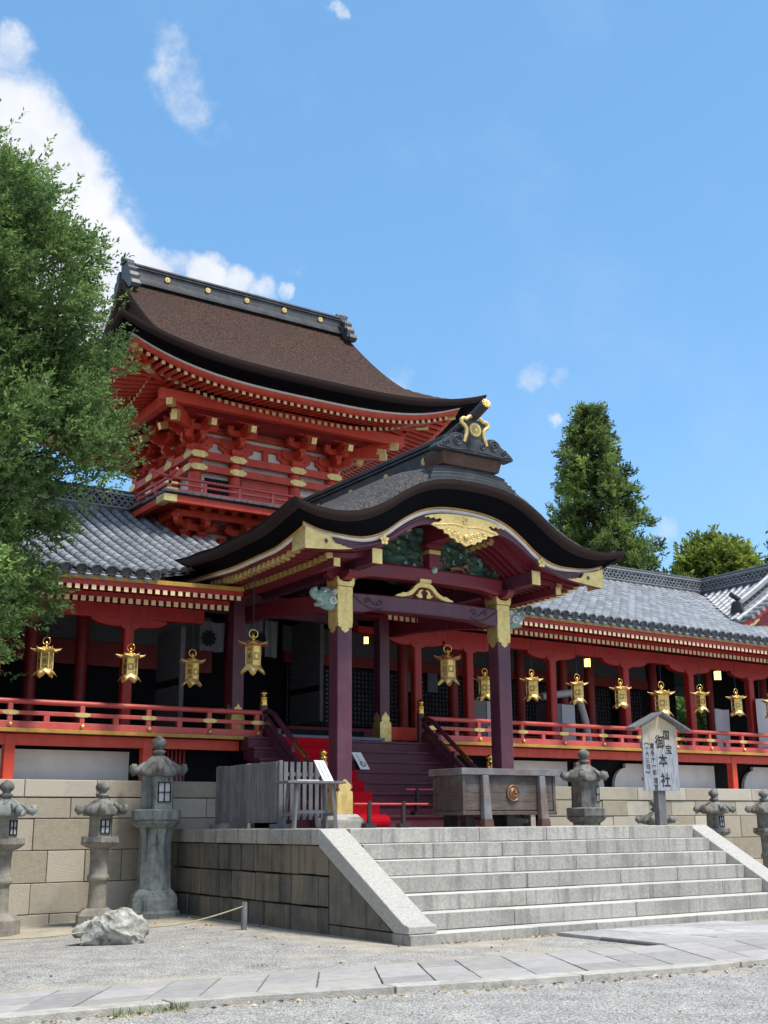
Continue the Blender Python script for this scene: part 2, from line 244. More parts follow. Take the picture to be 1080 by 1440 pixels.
# ------------------------------------------------------------------ mesh helpers
def V(*a): return np.array(a, float)
class MB:
    def __init__(s): s.v = []; s.f = []; s.m = []; s.s = []; s.t = []
    def add(s, vs, fs, mat=0, smooth=False, tint=.5):
        o = len(s.v); s.v.extend([tuple(map(float, p)) for p in vs])
        for i, f in enumerate(fs):
            s.f.append([o+j for j in f]); s.m.append(mat if isinstance(mat, int) else mat[i]); s.s.append(smooth); s.t.append(tint)
        return s
    def box(s, x0, x1, y0, y1, z0, z1, mat=0, tint=.5):
        return s.add([(x0,y0,z0),(x1,y0,z0),(x1,y1,z0),(x0,y1,z0),(x0,y0,z1),(x1,y0,z1),(x1,y1,z1),(x0,y1,z1)],
                     [(0,3,2,1),(4,5,6,7),(0,1,5,4),(1,2,6,5),(2,3,7,6),(3,0,4,7)], mat, False, tint)
    def hexa(s, p, mat=0, tint=.5, smooth=False):     # 8 corners: bottom ring, top ring
        return s.add(p, [(0,3,2,1),(4,5,6,7),(0,1,5,4),(1,2,6,5),(2,3,7,6),(3,0,4,7)], mat, smooth, tint)
    def beam(s, a, b, w, h, mat=0, up=(0,0,1), endmat=None, tint=.5, w2=None, h2=None):
        a = V(*a); b = V(*b); d = b-a; d /= np.linalg.norm(d); u = V(*up); r = np.cross(d, u)
        if np.linalg.norm(r) < 1e-6: r = np.cross(d, V(0,1,0))
        r /= np.linalg.norm(r); u = np.cross(r, d); w2 = w if w2 is None else w2; h2 = h if h2 is None else h2
        q = [a-r*w/2-u*h/2, a+r*w/2-u*h/2, a+r*w/2+u*h/2, a-r*w/2+u*h/2, b-r*w2/2-u*h2/2, b+r*w2/2-u*h2/2, b+r*w2/2+u*h2/2, b-r*w2/2+u*h2/2]
        m = [mat]*6
        if endmat is not None: m[0] = endmat
        return s.add(q, [(0,1,2,3),(7,6,5,4),(1,0,4,5),(2,1,5,6),(3,2,6,7),(0,3,7,4)], m, False, tint)
    def prism(s, poly, ax, a, b, mat=0, tint=.5, smooth=False, capmat=None):
        # poly of (u,v): ax x -> (y,z), ax y -> (x,z), ax z -> (x,y)
        def P(u, v, w): return {'x': (w,u,v), 'y': (u,w,v), 'z': (u,v,w)}[ax]
        n = len(poly); vs = [P(u,v,a) for u, v in poly]+[P(u,v,b) for u, v in poly]
        s.add(vs, [list(range(n-1,-1,-1)), list(range(n,2*n))], mat if capmat is None else capmat, False, tint)
        o = len(s.v)-2*n
        for i in range(n):
            j = (i+1) % n; s.f.append([o+i,o+j,o+n+j,o+n+i]); s.m.append(mat); s.s.append(smooth); s.t.append(tint)
        return s
    def lathe(s, prof, c=(0,0,0), n=16, mat=0, smooth=True, tint=.5, sx=1, sy=1, rot=0, caps=True):
        vs = []; fs = []; k = len(prof)
        for (r, z) in prof:
            for i in range(n):
                a = 2*math.pi*i/n+rot; vs.append((c[0]+r*sx*math.cos(a), c[1]+r*sy*math.sin(a), c[2]+z))
        for q in range(k-1):
            for i in range(n):
                j = (i+1) % n; fs.append((q*n+i, q*n+j, (q+1)*n+j, (q+1)*n+i))
        s.add(vs, fs, mat, smooth, tint)
        if caps: s.add([vs[i] for i in range(n)], [list(range(n-1,-1,-1))], mat, False, tint); s.add([vs[(k-1)*n+i] for i in range(n)], [list(range(n))], mat, False, tint)
        return s
    def tube(s, path, r, n=8, mat=0, smooth=True, tint=.5, caps=True, closed=False):
        P = [V(*p) for p in path]; k = len(P); rs = r if hasattr(r, '__len__') else [r]*k
        vs = []; prev = None
        for i, p in enumerate(P):
            d = (P[(i+1) % k] if (closed or i < k-1) else p)-(P[i-1] if (closed or i > 0) else p); d = d/np.linalg.norm(d)
            if prev is None:
                ref = V(0,0,1) if abs(d[2]) < .9 else V(1,0,0); u = np.cross(d, ref)
            else: u = prev-d*np.dot(prev, d)
            u /= np.linalg.norm(u); prev = u; w = np.cross(d, u)
            for j in range(n):
                a = 2*math.pi*j/n; vs.append(p+rs[i]*(math.cos(a)*u+math.sin(a)*w))
        fs = []
        for i in range(k if closed else k-1):
            i2 = (i+1) % k
            for j in range(n): fs.append((i*n+j, i2*n+j, i2*n+(j+1) % n, i*n+(j+1) % n))
        s.add(vs, fs, mat, smooth, tint)
        if caps and not closed: s.add(vs[:n], [list(range(n))], mat, False, tint); s.add(vs[-n:], [list(range(n-1,-1,-1))], mat, False, tint)
        return s
    def grid(s, G, mat=0, smooth=True, tint=.5):
        nu, nv = len(G), len(G[0]); vs = [p for row in G for p in row]; fs = []
        for i in range(nu-1):
            for j in range(nv-1): fs.append((i*nv+j, (i+1)*nv+j, (i+1)*nv+j+1, i*nv+j+1))
        return s.add(vs, fs, mat, smooth, tint)
    def build(s, name, mats, parent=None, org=None, bevel=0, noprops=False):
        if not isinstance(mats, (list, tuple)): mats = [mats]
        if org is None: org = root_loc(parent)
        me = bpy.data.meshes.new(name); me.from_pydata([(x-org[0], y-org[1], z-org[2]) for x, y, z in s.v], [], s.f)
        for m in mats: me.materials.append(M[m] if isinstance(m, str) else m)
        me.polygons.foreach_set('material_index', s.m); me.polygons.foreach_set('use_smooth', s.s)
        at = me.attributes.new('tint', 'FLOAT', 'FACE'); at.data.foreach_set('value', [float(t) for t in s.t])
        me.update()
        o = bpy.data.objects.new(name, me); COL.objects.link(o)
        if parent: o.parent = parent
        else: o.location = org
        if bevel:
            md = o.modifiers.new('bevel', 'BEVEL'); md.width = bevel; md.segments = 2; md.limit_method = 'ANGLE'; md.angle_limit = R(40)
        return o
def root_loc(p):
    while p is not None and p.parent is not None: p = p.parent
    return tuple(p.location) if p is not None else (0,0,0)
def tag(o, label=None, cat=None, group=None, kind=None):
    if label: o['label'] = label
    if cat: o['category'] = cat
    if group: o['group'] = group
    if kind: o['kind'] = kind
    return o
def thing(name, label, cat, loc=(0,0,0), group=None):
    o = bpy.data.objects.new(name, None); o.empty_display_size = .2; COL.objects.link(o); o.location = loc
    return tag(o, label, cat, group)
def dup(o, parent=None):
    c = o.copy(); COL.objects.link(c)
    if parent: c.parent = parent
    for ch in list(o.children): dup(ch, c)
    return c
def lerp(a, b, t): return a+(b-a)*t
def sstep(x, a, b):
    t = min(1, max(0, (x-a)/(b-a))); return t*t*(3-2*t)
def interp(x, xs, ys): return float(np.interp(x, xs, ys))
# ================================================================== setting: ground
def gz(x, y):
    return -.045*min(6., max(0., 9.0-x))*sstep(y, 13.5, 20)
def path_near(x): return interp(x, [-40, 3.5, 5, 6.2, 8, 10.2, 11.3, 60], [11.2, 10.12, 10.06, 9.85, 9.45, 9.15, 9.2, 8.4])
def path_far(x): return interp(x, [-40, 3.5, 5.6, 7.7, 10, 13.2, 60], [12.3, 11.6, 11.5, 11.38, 11.2, 10.8, 9.2])
def sandiness(x, y):
    d = abs(y-path_far(x)-.25) if y > path_far(x) else 9
    d2 = abs(path_near(x)-y-.12) if y < path_near(x) else 9
    s = .42*math.exp(-(d/.55)**2)+.22*math.exp(-(d2/.22)**2)
    if 7.0 < x < 20: s += .34*math.exp(-(abs(y-12.9)/.4)**2)
    s += .42*math.exp(-(abs(y-19.9)/1.6)**2)
    if x > 8.2 and y > 13: s += .35*math.exp(-((x-8.9)/.7)**2)
    return s
xs = sorted(set(list(np.arange(-2, 26, .3))+[-1500,-600,-200,-80,-30,-12,-6,32,45,80,200,600,1500]))
ys = sorted(set(list(np.arange(4, 22.5, .3))+[-1500,-500,-150,-50,-15,-4,30,60,150,500,1500]))
mb = MB(); mb.grid([[(x, y, gz(x, y)) for y in ys] for x in xs], 0, True)
g_o = mb.build('ground', 'ground'); tag(g_o, kind='structure')
av = g_o.data.attributes.new('sand', 'FLOAT', 'POINT'); av.data.foreach_set('value', [sandiness(v.co.x, v.co.y) if -3 < v.co.x < 30 and 4 < v.co.y < 23 else 0 for v in g_o.data.vertices])
# paved strip crossing the foreground
def pave():
    mb = MB(); PT = .052
    def slab(q, top, mat, tint):
        c = sum(np.array(p) for p in q)/len(q); q = [tuple(c+(np.array(p)-c)*(1-.012/max(.2, np.linalg.norm(np.array(p)-c)))) for p in q]
        mb.prism(q, 'z', -.12, top, mat, tint)
    x = -8.; rr = random.Random(3)
    # diagonal slabs
    while x < 30:
        w = rr.uniform(.48, .72); cuts = [0, rr.uniform(.30, .42), rr.uniform(.62, .76), 1]
        def pt(xx, t):
            yn, yf = path_near(xx)+.27, path_far(xx)-.0; return (xx+.85*(t-.5)+.03*math.sin(7*xx), lerp(yn, yf, t))
        for i in range(3):
            sh = rr.uniform(-.05, .05)
            slab([pt(x, cuts[i]), pt(x+w, cuts[i]), pt(x+w, cuts[i+1]), pt(x, cuts[i+1])], PT+rr.uniform(-.003, .003), 0, rr.random())
        x += w
    x = -9.; 
    while x < 32:
        w = rr.uniform(1.3, 2.2); q = []
        for t in np.linspace(0, 1, 4): q.append((x+w*t, path_near(x+w*t)))
        for t in np.linspace(1, 0, 4): q.append((x+w*t, path_near(x+w*t)+.25))
        slab(q, PT+.012+rr.uniform(-.002, .002), 1, rr.random()); x += w
    for k in range(len(xs)): pass
    bx = np.arange(-9, 32, 1.0)
    mb.grid([[(x, path_near(x)+.02, .03), (x, path_far(x)-.02, .03)] for x in bx], 2, False)
    o = mb.build('paved_path', ['paving', 'curb', 'pavejoint'], bevel=.006); tag(o, kind='structure')
    # pale approach running from the strip to the stairs
    mb = MB(); rr = random.Random(9)
    x0, x1 = 11.62, 15.0; y = 9.6
    for i in range(14):
        w = rr.uniform(.42, .62); cx = [x0, x0+rr.uniform(.8, 1.2), x0+rr.uniform(1.9, 2.5), x1]
        for k in range(3):
            sk = .42
            def cl(px, py): return (px, min(13.16, py))
            q = [(cx[k], y-(cx[k]-x0)*sk), (cx[k+1], y-(cx[k+1]-x0)*sk), (cx[k+1], y+w-(cx[k+1]-x0)*sk), (cx[k], y+w-(cx[k]-x0)*sk)]
            q = [cl(*p) for p in q]
            if q[2][1]-q[1][1] < .05 and q[3][1]-q[0][1] < .05: continue
            if min(p[1] for p in q) < path_far(13)-.02:
                q = [(p[0], max(p[1], path_far(p[0])+.012)) for p in q]
                if q[2][1]-q[1][1] < .05 or q[3][1]-q[0][1] < .05: continue
            c = sum(np.array(p) for p in q)/4; q = [tuple(c+(np.array(p)-c)*.962) for p in q]
            mb.prism(q, 'z', -.1, .05+rr.uniform(-.004, .004), 0, rr.random())
        y += w
    for i in range(6):      # last rows against the bottom step
        pass
    mb.box(x0+.02, x1-.02, 10.9, 13.14, -.1, .032, 1)
    o = mb.build('approach_paving', ['palepaving', 'pavejoint'], bevel=.005); tag(o, kind='structure')
pave()
# ================================================================== stone platform with stairs
PX0, PX1 = XC-4.06, XC+4.27; PZ = 1.462; PYF = 15.45
def blocks_x(mb, x0, x1, yf, zs, depth, lmin, lmax, seed, mat=0, sgn=-1, jit=.012, gap=.012):
    rr = random.Random(seed)
    for a, b in zip(zs[:-1], zs[1:]):
        x = x0-rr.uniform(0, lmin)
        while x < x1:
            w = rr.uniform(lmin, lmax); xa, xb = max(x, x0), min(x+w, x1)
            if xb-xa > .06:
                y = yf+sgn*rr.uniform(-jit, jit); mb.box(xa+gap/2, xb-gap/2, min(y, yf-sgn*depth), max(y, yf-sgn*depth), a+gap/2, b-gap/2, mat, rr.random())
            x += w
def blocks_y(mb, y0, y1, xf, zs, depth, lmin, lmax, seed, mat=0, sgn=-1, jit=.02, gap=.014, slope=0.):
    rr = random.Random(seed)
    for k, (a, b) in enumerate(zip(zs[:-1], zs[1:])):
        y = y0-rr.uniform(0, lmin)
        while y < y1:
            w = rr.uniform(lmin, lmax); ya, yb = max(y, y0), min(y+w, y1)
            if yb-ya > .05:
                x = xf+sgn*rr.uniform(-jit, jit); sl = rr.uniform(-.02, .02)
                zz = [a+gap/2+rr.uniform(-.006,.006), b-gap/2+rr.uniform(-.006,.006)]
                mb.box(min(x, xf-sgn*depth), max(x, xf-sgn*depth), ya+gap/2, yb-gap/2, zz[0], zz[1], mat, rr.random())
            y += w
def platform():
    t = thing('stone_platform', 'grey granite platform with seven wide steps and dark block side before the porch', 'stone stairs', (XC, PYF, 0))
    # paving on top
    mb = MB(); rr = random.Random(4); y = PYF
    yy = [PYF+.36]
    while yy[-1] < 21: yy.append(yy[-1]+rr.uniform(.5, .75))
    yy[-1] = 20.98
    for a, b in zip(yy[:-1], yy[1:]):
        x = PX0+.30
        while x < PX1-.3:
            w = rr.uniform(.7, 1.3); mb.box(x+.004, min(x+w, PX1-.3)-.004, a+.004, b-.004, PZ-.14, PZ+rr.uniform(-.003, 0), 0, rr.random()); x += w
    mb.build('paving', ['granitetop'], t)
    mb = MB(); mb.box(PX0+.25, PX1-.25, PYF+.3, 20.96, -.3, PZ-.02, 0); mb.build('core', ['joint'], t)
    # steps
    tops = [PZ-.2215*k for k in range(7)]; noses = [PYF+.367*(-k) for k in range(7)]
    sx0, sx1 = PX0+.46, PX1-.47
    for k in range(7):
        mb = MB(); zt = tops[k]; zb = (tops[k+1] if k < 5 else .133)+.007 if k < 6 else -.2; yb = noses[k]+.42
        xa, xb = (sx0, sx1) if k < 6 else (PX0-.0, PX1+.0)
        if k == 6: zt = .133
        cut = xa; rr = random.Random(20+k)
        while cut < xb-.01:
            w = rr.uniform(1.0, 2.6); w = xb-cut if xb-cut-w < .7 else w
            n0 = len(mb.m); mb.box(cut+.003, cut+w-.003, noses[k]+rr.uniform(-.004, .004), yb, zb, zt+rr.uniform(-.003, .002), 0, rr.random()); mb.m[n0+1] = 1; cut += w
        mb.build('step', ['granite', 'tread'], t, bevel=.009)
    # cheek slabs
    for (a, b) in ((PX0-.005, PX0+.455), (PX1-.465, PX1+.005)):
        mb = MB(); yt, yb_, zt, zb = PYF+.1, 13.26, PZ+.012, .155
        top0 = (13.33, .255)
        poly = [(PYF+.12, PZ+.012), (13.40, .265), (13.27, .235), (13.27, .140), (13.62, .140), (PYF+.12, PZ-.26)]
        mb.prism(poly, 'x', a, b, 0, .6)
        mb.build('cheek_slab', ['granitetop'], t, bevel=.012)
    # side walls
    for (xf, sg, sd) in ((PX0+.03, -1, 5), (PX1-.03, 1, 6)):
        mb = MB(); zs = [-.35, .13, .335+.02, .78, 1.235] if sg < 0 else [-.35, .13, .5, .86, 1.235]
        blocks_y(mb, PYF-.1, 20.96, xf, [-.35, .36, .80, 1.235], .3, .32, .56, sd, 0, sg, gap=.022)
        # base course and triangular filling under the cheek slab
        mb.box(min(xf, xf-sg*.3), max(xf, xf-sg*.3), 13.62, PYF-.11, -.35, .13, 0, .4)
        mb.box(min(xf, xf-sg*.3), max(xf, xf-sg*.3), 13.28, 13.61, -.35, .128, 0, .7)
        p = [(13.72, .145), (PYF-.115, .145), (PYF-.115, 1.14)]
        mb.prism(p, 'x', min(xf+sg*.004, xf-sg*.25), max(xf+sg*.004, xf-sg*.25), 0, .35)
        mb.build('retaining_wall', ['darkstone'], t, bevel=.014)
        mb = MB(); rr = random.Random(sd); y = PYF+.1
        while y < 20.9:
            w = rr.uniform(1.1, 2.0); w = 20.97-y if 20.97-y-w < .5 else w
            mb.box(min(xf+sg*.05, xf-sg*.32), max(xf+sg*.05, xf-sg*.32), y+.004, y+w-.004, 1.238, PZ+.002, 0, rr.random()); y += w
        mb.build('coping', ['granite'], t, bevel=.012)
platform()
# ================================================================== stone wall under the veranda
WY = 21.0
def wall():
    t = thing('stone_base_wall', 'long wall of squared beige stone blocks under the red veranda', 'wall', (XC, WY, 0))
    for (a, b, sd, nm) in ((XC-14, XC-2.3, 31, 'l'), (XC+1.9, XC+24, 32, 'r')):
        mb = MB(); blocks_x(mb, a, b, WY, [-.9, .07, .58, 1.12, 1.66, 2.02], .5, .65, 1.25, sd, 0)
        mb.build('block_facing', ['wallstone'], t, bevel=.01)
        mb = MB(); blocks_x(mb, a, b, WY-.012, [2.023, 2.33], .55, 1.1, 1.7, sd+5, 0, jit=.004); mb.build('coping', ['wallstone'], t, bevel=.012)
        mb = MB(); mb.box(a, b, WY+.03, WY+.45, -.9, 2.0, 0); mb.build('core', ['joint'], t)
wall()
# ================================================================== tiled corridors left and right of the porch
EY, RY = 20.45, 26.0            # eave edge, ridge line
def tz(y, e=6.10):
    s = (y-EY)/(RY-EY); return e+(8.72-e)*(.84*s+.16*s*s)
def barrel_rows(mb, starts, ends, mat=0, capmat=1, seglen=.30, r=.086, cap=True, cmat=0):
    """rows of half round cover tiles, each from starts[i] up to ends[i] along a polyline function"""
    for fn, L in starts:
        n = max(1, int(round(L/seglen)))
        for k in range(n):
            a, b = fn(k*L/n-.012*(k > 0)), fn((k+1)*L/n)
            a = V(*a); b = V(*b); d = b-a; d /= np.linalg.norm(d); sd = np.cross(d, V(0,0,1)); sd /= np.linalg.norm(sd); up = np.cross(sd, d)
            vs = []
            for p, rr in ((a, r*1.05), (b, r*.93)):
                for j in range(7):
                    t = math.pi*j/6; vs.append(p+rr*(math.cos(t)*sd+(math.sin(t)*1.05)*up))
            mb.add(vs, [(j, j+1, j+8, j+7) for j in range(6)], mat, True, random.random())
            if k == 0 or True: mb.add(vs[:7], [list(range(6, -1, -1))], capmat, False, .5)
        if cap:
            a = V(*fn(0)); b = V(*fn(.2)); d = (b-a)/np.linalg.norm(b-a); sd = np.cross(d, V(0,0,1)); sd /= np.linalg.norm(sd); up = np.cross(sd, d)
            c = a+up*.015; rings = [(r*1.16, .02), (r*1.16, -.035), (r*.92, -.035), (r*.88, -.012), (0.001, -.012)]
            vs = []; n = 14
            for rr, dd in rings:
                for j in range(n): vs.append(c+d*dd+rr*(math.cos(2*math.pi*j/n)*sd+math.sin(2*math.pi*j/n)*up))
            tt = random.random()
            fs = []; mm = []
            for q in range(4):
                for j in range(n): fs.append((q*n+j, q*n+(j+1) % n, (q+1)*n+(j+1) % n, (q+1)*n+j)); mm.append(capmat)
            mb.add(vs, fs, mm, True, tt)
def tile_slope(x0, x1, e0, e1, root, sp=.285, y_start=lambda x: EY, y_end=lambda x: RY-.1, capf=lambda x: True):
    """a slope of cover and pan tiles facing -Y"""
    mb = MB(); rows = []; n = int((x1-x0)/sp); capmb = []
    ef = lambda x: lerp(e0, e1, (x-x0)/(x1-x0))
    for i in range(n+1):
        x = x0+i*sp; ya, yb = y_start(x), y_end(x)
        if yb-ya < .3: continue
        def fn(s, x=x, ya=ya, e=ef(x)):
            y = ya+s*.905; return (x, y, tz(y, e)+.03)
        L = (yb-ya)/.905
        barrel_rows(mb, [(fn, L)], None, 0, 1, cap=capf(x))
        # pans to the right of this row
        xm = x+sp/2; ya2, yb2 = max(ya, y_start(x+sp)), min(yb, y_end(x+sp))
        if yb2-ya2 > .2:
            k = int((yb2-ya2)/.27)
            for j in range(k):
                a, b = ya2+j*(yb2-ya2)/k, ya2+(j+1)*(yb2-ya2)/k; za, zb = tz(a, ef(xm))+.012, tz(b, ef(xm))-.014
                w = sp/2
                pts = [(xm-w, a, za+.02), (xm, a, za-.025), (xm+w, a, za+.02), (xm+w, b, zb+.02), (xm, b, zb-.025), (xm-w, b, zb+.02)]
                mb.add(pts, [(0, 1, 4, 5), (1, 2, 3, 4)], 1, True, random.random()*.8)
                mb.add([pts[0], pts[1], pts[2], (xm, a, za-.055)], [(0, 1, 2, 3)], 1, False, .3)
            if capf(x):      # drooping pan ends at the eave
                for q in range(3):
                    zz = tz(ya2, ef(xm))-.012-.026*q; yy = ya2-.005+.012*q
                    arc = [(xm+.085*math.cos(t), yy, zz-.035*math.sin(t)) for t in np.linspace(0, math.pi, 7)]
                    mb.add(arc+[(p[0]*1.0, p[1]+.03, p[2]+.02) for p in arc]+[(p[0], p[1], p[2]-.016) for p in arc], [(j, j+1, j+8, j+7) for j in range(6)]+[(j+14, j+15, j+1, j) for j in range(6)], 0, True, .75)
    o = mb.build('roof_tiles', ['tile', 'tiledark'], root)
    mb = MB(); G = []
    for x in np.linspace(x0-.1, x1+.1, 24):
        ya, yb = y_start(min(max(x, x0), x1))+.02, y_end(min(max(x, x0), x1))+.1
        G.append([(x, y, tz(y, ef(x))-.05) for y in np.linspace(ya, max(yb, ya+.05), 10)])
    mb.grid(G, 0, False); mb.build('roof_boarding', ['tiledark'], root)
    return o
def lattice_ridge(p0, p1, zb, root, h=.50, name='roof_ridge', end=None):
    """openwork ridge of crescent tiles between flat courses"""
    a = V(*p0, 0); b = V(*p1, 0); L = np.linalg.norm(b-a); d = (b-a)/L; s = V(-d[1], d[0], 0)
    mb = MB(); f = lambda t, o, z: tuple(a+d*t+s*o+V(0,0,z))
    def bar(o, z0, z1, mat): mb.hexa([f(0,-o,z0), f(L,-o,z0), f(L,o,z0), f(0,o,z0), f(0,-o,z1), f(L,-o,z1), f(L,o,z1), f(0,o,z1)], mat)
    bar(.20, zb-.1, zb+.045, 1); bar(.17, zb+.045, zb+.085, 0); bar(.075, zb+.085, zb+h-.13, 2); bar(.17, zb+h-.13, zb+h-.09, 0); bar(.15, zb+h-.09, zb+h-.05, 1)
    n = int(L/.155)
    for sg in (-1, 1):
        for row in range(3):
            for i in range(n):
                t0 = (i+.5+(row % 2)*.5)*L/n; z0 = zb+.10+row*.095
                if t0+.08 > L: continue
                arc = [(t0+.074*math.cos(q), z0+.082*math.sin(q)) for q in np.linspace(0, math.pi, 6)]; arc2 = [(t0+.052*math.cos(q), z0+.058*math.sin(q)) for q in np.linspace(0, math.pi, 6)]
                vs = [f(u, sg*.155, z) for u, z in arc]+[f(u, sg*.155, z) for u, z in arc2]+[f(u, sg*.08, z) for u, z in arc]+[f(u, sg*.08, z) for u, z in arc2]
                mb.add(vs, [(j, j+1, j+7, j+6) for j in range(5)]+[(j+12, j+13, j+1, j) for j in range(5)]+[(j+6, j+7, j+19, j+18) for j in range(5)], 0, False, random.random())
    o = mb.build(name, ['tile', 'ironlight', 'tiledark'], root)
    mb = MB()
    k = int(L/.3); c = [f(i*L/k, 0, zb+h-.055) for i in range(k+1)]
    for i in range(k):
        mb.tube([c[i], tuple(V(*c[i+1])+d*.01)], [.088, .08], 10, 0, True, random.random())
    mb.build('ridge_cap', ['ironlight'], o)
    return o
def rafters(mb, xs_, y0, z0, y1, z1, w, h, zf=lambda x: 0):
    for x in xs_:
        u = zf(x); mb.beam((x, y0, z0+u), (x, y1, z1+u), w, h, 0)
        mb.box(x-w/2-.004, x+w/2+.004, y0-.012, y0-.001, z0+u-h/2-.004, z0+u+h/2+.004, 1)
def boat_arm(mb, cx, y, z, half, h, w=.16, mat=0):
    p = [(cx-half, z), (cx-half, z-h*.35), (cx-half*.85, z-h*.7), (cx-half*.6, z-h*.95), (cx-half*.3, z-h), (cx+half*.3, z-h), (cx+half*.6, z-h*.95), (cx+half*.85, z-h*.7), (cx+half, z-h*.35), (cx+half, z)]
    mb.prism(p, 'y', y-w/2, y+w/2, mat)
def railing(root, x0, x1, posts, z, label=None):
    """vermilion railing standing on the veranda edge"""
    ra = MB(); Y = 21.3
    ra.box(x0, x1, Y-.055, Y+.055, z, z+.125, 0); r_o = ra.build('railing', ['redrail'], root, bevel=.008)
    mb = MB(); mb.box(x0, x1, Y-.045, Y+.045, z+.235, z+.31, 0); mb.build('middle_rail', ['redrail'], r_o, bevel=.008)
    mb = MB(); mb.tube([(x0, Y, z+.475), (x1, Y, z+.475)], .05, 12, 0); mb.build('top_rail', ['redrail'], r_o)
    for i, p in enumerate(posts):
        mb = MB(); mb.box(p-.045, p+.045, Y-.041, Y+.041, z+.126, z+.44, 0)
        po = mb.build('rail_post', ['redrail'], r_o, bevel=.006)
    for i, p in enumerate(posts):
        mb = MB(); e = .155
        poly = [(p-e, z+.272), (p-e+.02, z+.298), (p-e+.05, z+.303), (p-e+.07, z+.312), (p+e-.07, z+.312), (p+e-.05, z+.303), (p+e-.02, z+.298), (p+e, z+.272), (p+e-.02, z+.246), (p+e-.05, z+.241), (p+e-.07, z+.232), (p-e+.07, z+.232), (p-e+.05, z+.241), (p-e+.02, z+.246)]
        mb.prism(poly, 'y', Y-.056, Y-.046, 0); mb.build('clasp_plate', ['gold'], r_o)
        mb = MB(); mb.lathe([(.001, 0), (.035, .004), (.045, .02), (.035, .045), (.012, .058), (.001, .06)], (0, 0, 0), 10, 0)
        mb.v = [(x+p, Y-.055-zz, y+z+.06) for x, y, zz in mb.v]; mb.build('boss', ['gold'], r_o)
    for a, b in zip(posts[:-1], posts[1:]):
        m_ = (a+b)/2; mb = MB(); mb.box(m_-.05, m_+.05, Y-.046, Y+.046, z+.126, z+.234, 0); mb.build('strut', ['redrail'], r_o)
def veranda(root, x0, x1, z, posts, under, xs_clip=None):
    mb = MB(); mb.box(x0, x1, 21.17, 21.24, z-.075, z-.004, 0); mb.build('deck_edge', ['ochre'], root, bevel=.006)
    mb = MB(); mb.box(x0, x1, 21.245, 26.2, z-.06, z-.01, 0); mb.build('veranda_deck', ['crimson'], root)
    xa, xb = (x0, x1-.45) if x1 < XC else (x0+.45, x1)
    mb = MB(); mb.box(xa, xb, 21.36, 21.54, z-.285, z-.09, 0); mb.build('veranda_beam', ['red'], root, bevel=.008)
    for p in under:
        mb = MB(); mb.box(p-.095, p+.095, 21.345, 21.535, 2.33, z-.10, 0); mb.build('veranda_post', ['red'], root, bevel=.012)
    railing(root, x0, x1, posts, z)
def plaster(root, segs, z1):
    for (a, b, ra, rb) in segs:
        mb = MB(); p = []
        if ra: p += [(a+.42-.42*math.cos(t), 2.345+.5*math.sin(t)) for t in np.linspace(0, math.pi/2, 8)]
        else: p += [(a, 2.345), (a, z1)]
        if ra: p += [(a+.43, z1)]
        if rb: p += [(b-.43, z1)]+[(b-.42+.42*math.sin(t), 2.345+.5*math.cos(t)) for t in np.linspace(0, math.pi/2, 8)]
        else: p += [(b, z1), (b, 2.345)]
        mb.prism(p, 'y', 21.95, 22.05, 0); mb.build('plaster_base', ['white'], root)
def corridor(root, x0, x1, e0, e1, cols, z, y_start, y_end, capf, colmat='crimson', raf=None):
    ef = lambda x: lerp(e0, e1, (x-x0)/(x1-x0))-6.10
    tile_slope(x0, x1, e0, e1, root, y_start=y_start, y_end=y_end, capf=capf)
    ra, rb = raf
    def strip(y0, y1, z0, z1, mat, name):
        mb = MB(); mb.hexa([(ra, y0, z0+ef(ra)), (rb, y0, z0+ef(rb)), (rb, y1, z0+ef(rb)), (ra, y1, z0+ef(ra)), (ra, y0, z1+ef(ra)), (rb, y0, z1+ef(rb)), (rb, y1, z1+ef(rb)), (ra, y1, z1+ef(ra))], 0); return mb.build(name, [mat], root)
    strip(20.50, 20.72, 5.965, 6.045, 'ochre', 'eave_board'); strip(20.545, 20.70, 5.872, 5.962, 'redwing', 'eave_fascia')
    rx = np.arange(ra+.05, rb-.03, .155); mb = MB(); rafters(mb, rx, 20.555, 5.827, 21.4, 5.965, .078, .078, ef); mb.build('flying_rafters', ['redwing', 'cream'], root)
    mb = MB(); rafters(mb, rx, 21.10, 5.715, 22.6, 5.99, .082, .092, ef); mb.build('base_rafters', ['redwing', 'cream'], root)
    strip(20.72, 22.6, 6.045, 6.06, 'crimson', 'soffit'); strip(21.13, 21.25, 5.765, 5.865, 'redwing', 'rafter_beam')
    mb = MB(); mb.hexa([(ra, 22.3, 5.58+ef(ra)*.8), (rb, 22.3, 5.58+ef(rb)*.8), (rb, 22.5, 5.58+ef(rb)*.8), (ra, 22.5, 5.58+ef(ra)*.8), (ra, 22.3, 5.86+ef(ra)*.8), (rb, 22.3, 5.86+ef(rb)*.8), (rb, 22.5, 5.86+ef(rb)*.8), (ra, 22.5, 5.86+ef(ra)*.8)], 0); mb.build('eave_beam', ['redwing'], root)
    for c in cols:
        if not ra-.1 < c < rb+.1: continue
        mb = MB(); h = .105; ch = .025
        poly = [(c-h+ch, 22.4-h), (c+h-ch, 22.4-h), (c+h, 22.4-h+ch), (c+h, 22.4+h-ch), (c+h-ch, 22.4+h), (c-h+ch, 22.4+h), (c-h, 22.4+h-ch), (c-h, 22.4-h+ch)]
        mb.prism(poly, 'z', z-.02, 5.45+ef(c)*.8, 0); cm = mb.build('column', ['redwing'], root)
        mb = MB(); boat_arm(mb, c, 22.4, 5.585+ef(c)*.8, .80, .17); boat_arm(mb, c, 22.4, 5.46+ef(c)*.8, .2, .10, .24); mb.build('bracket_arm', ['redwing'], cm)
ZL, ZR = 3.225, 3.285
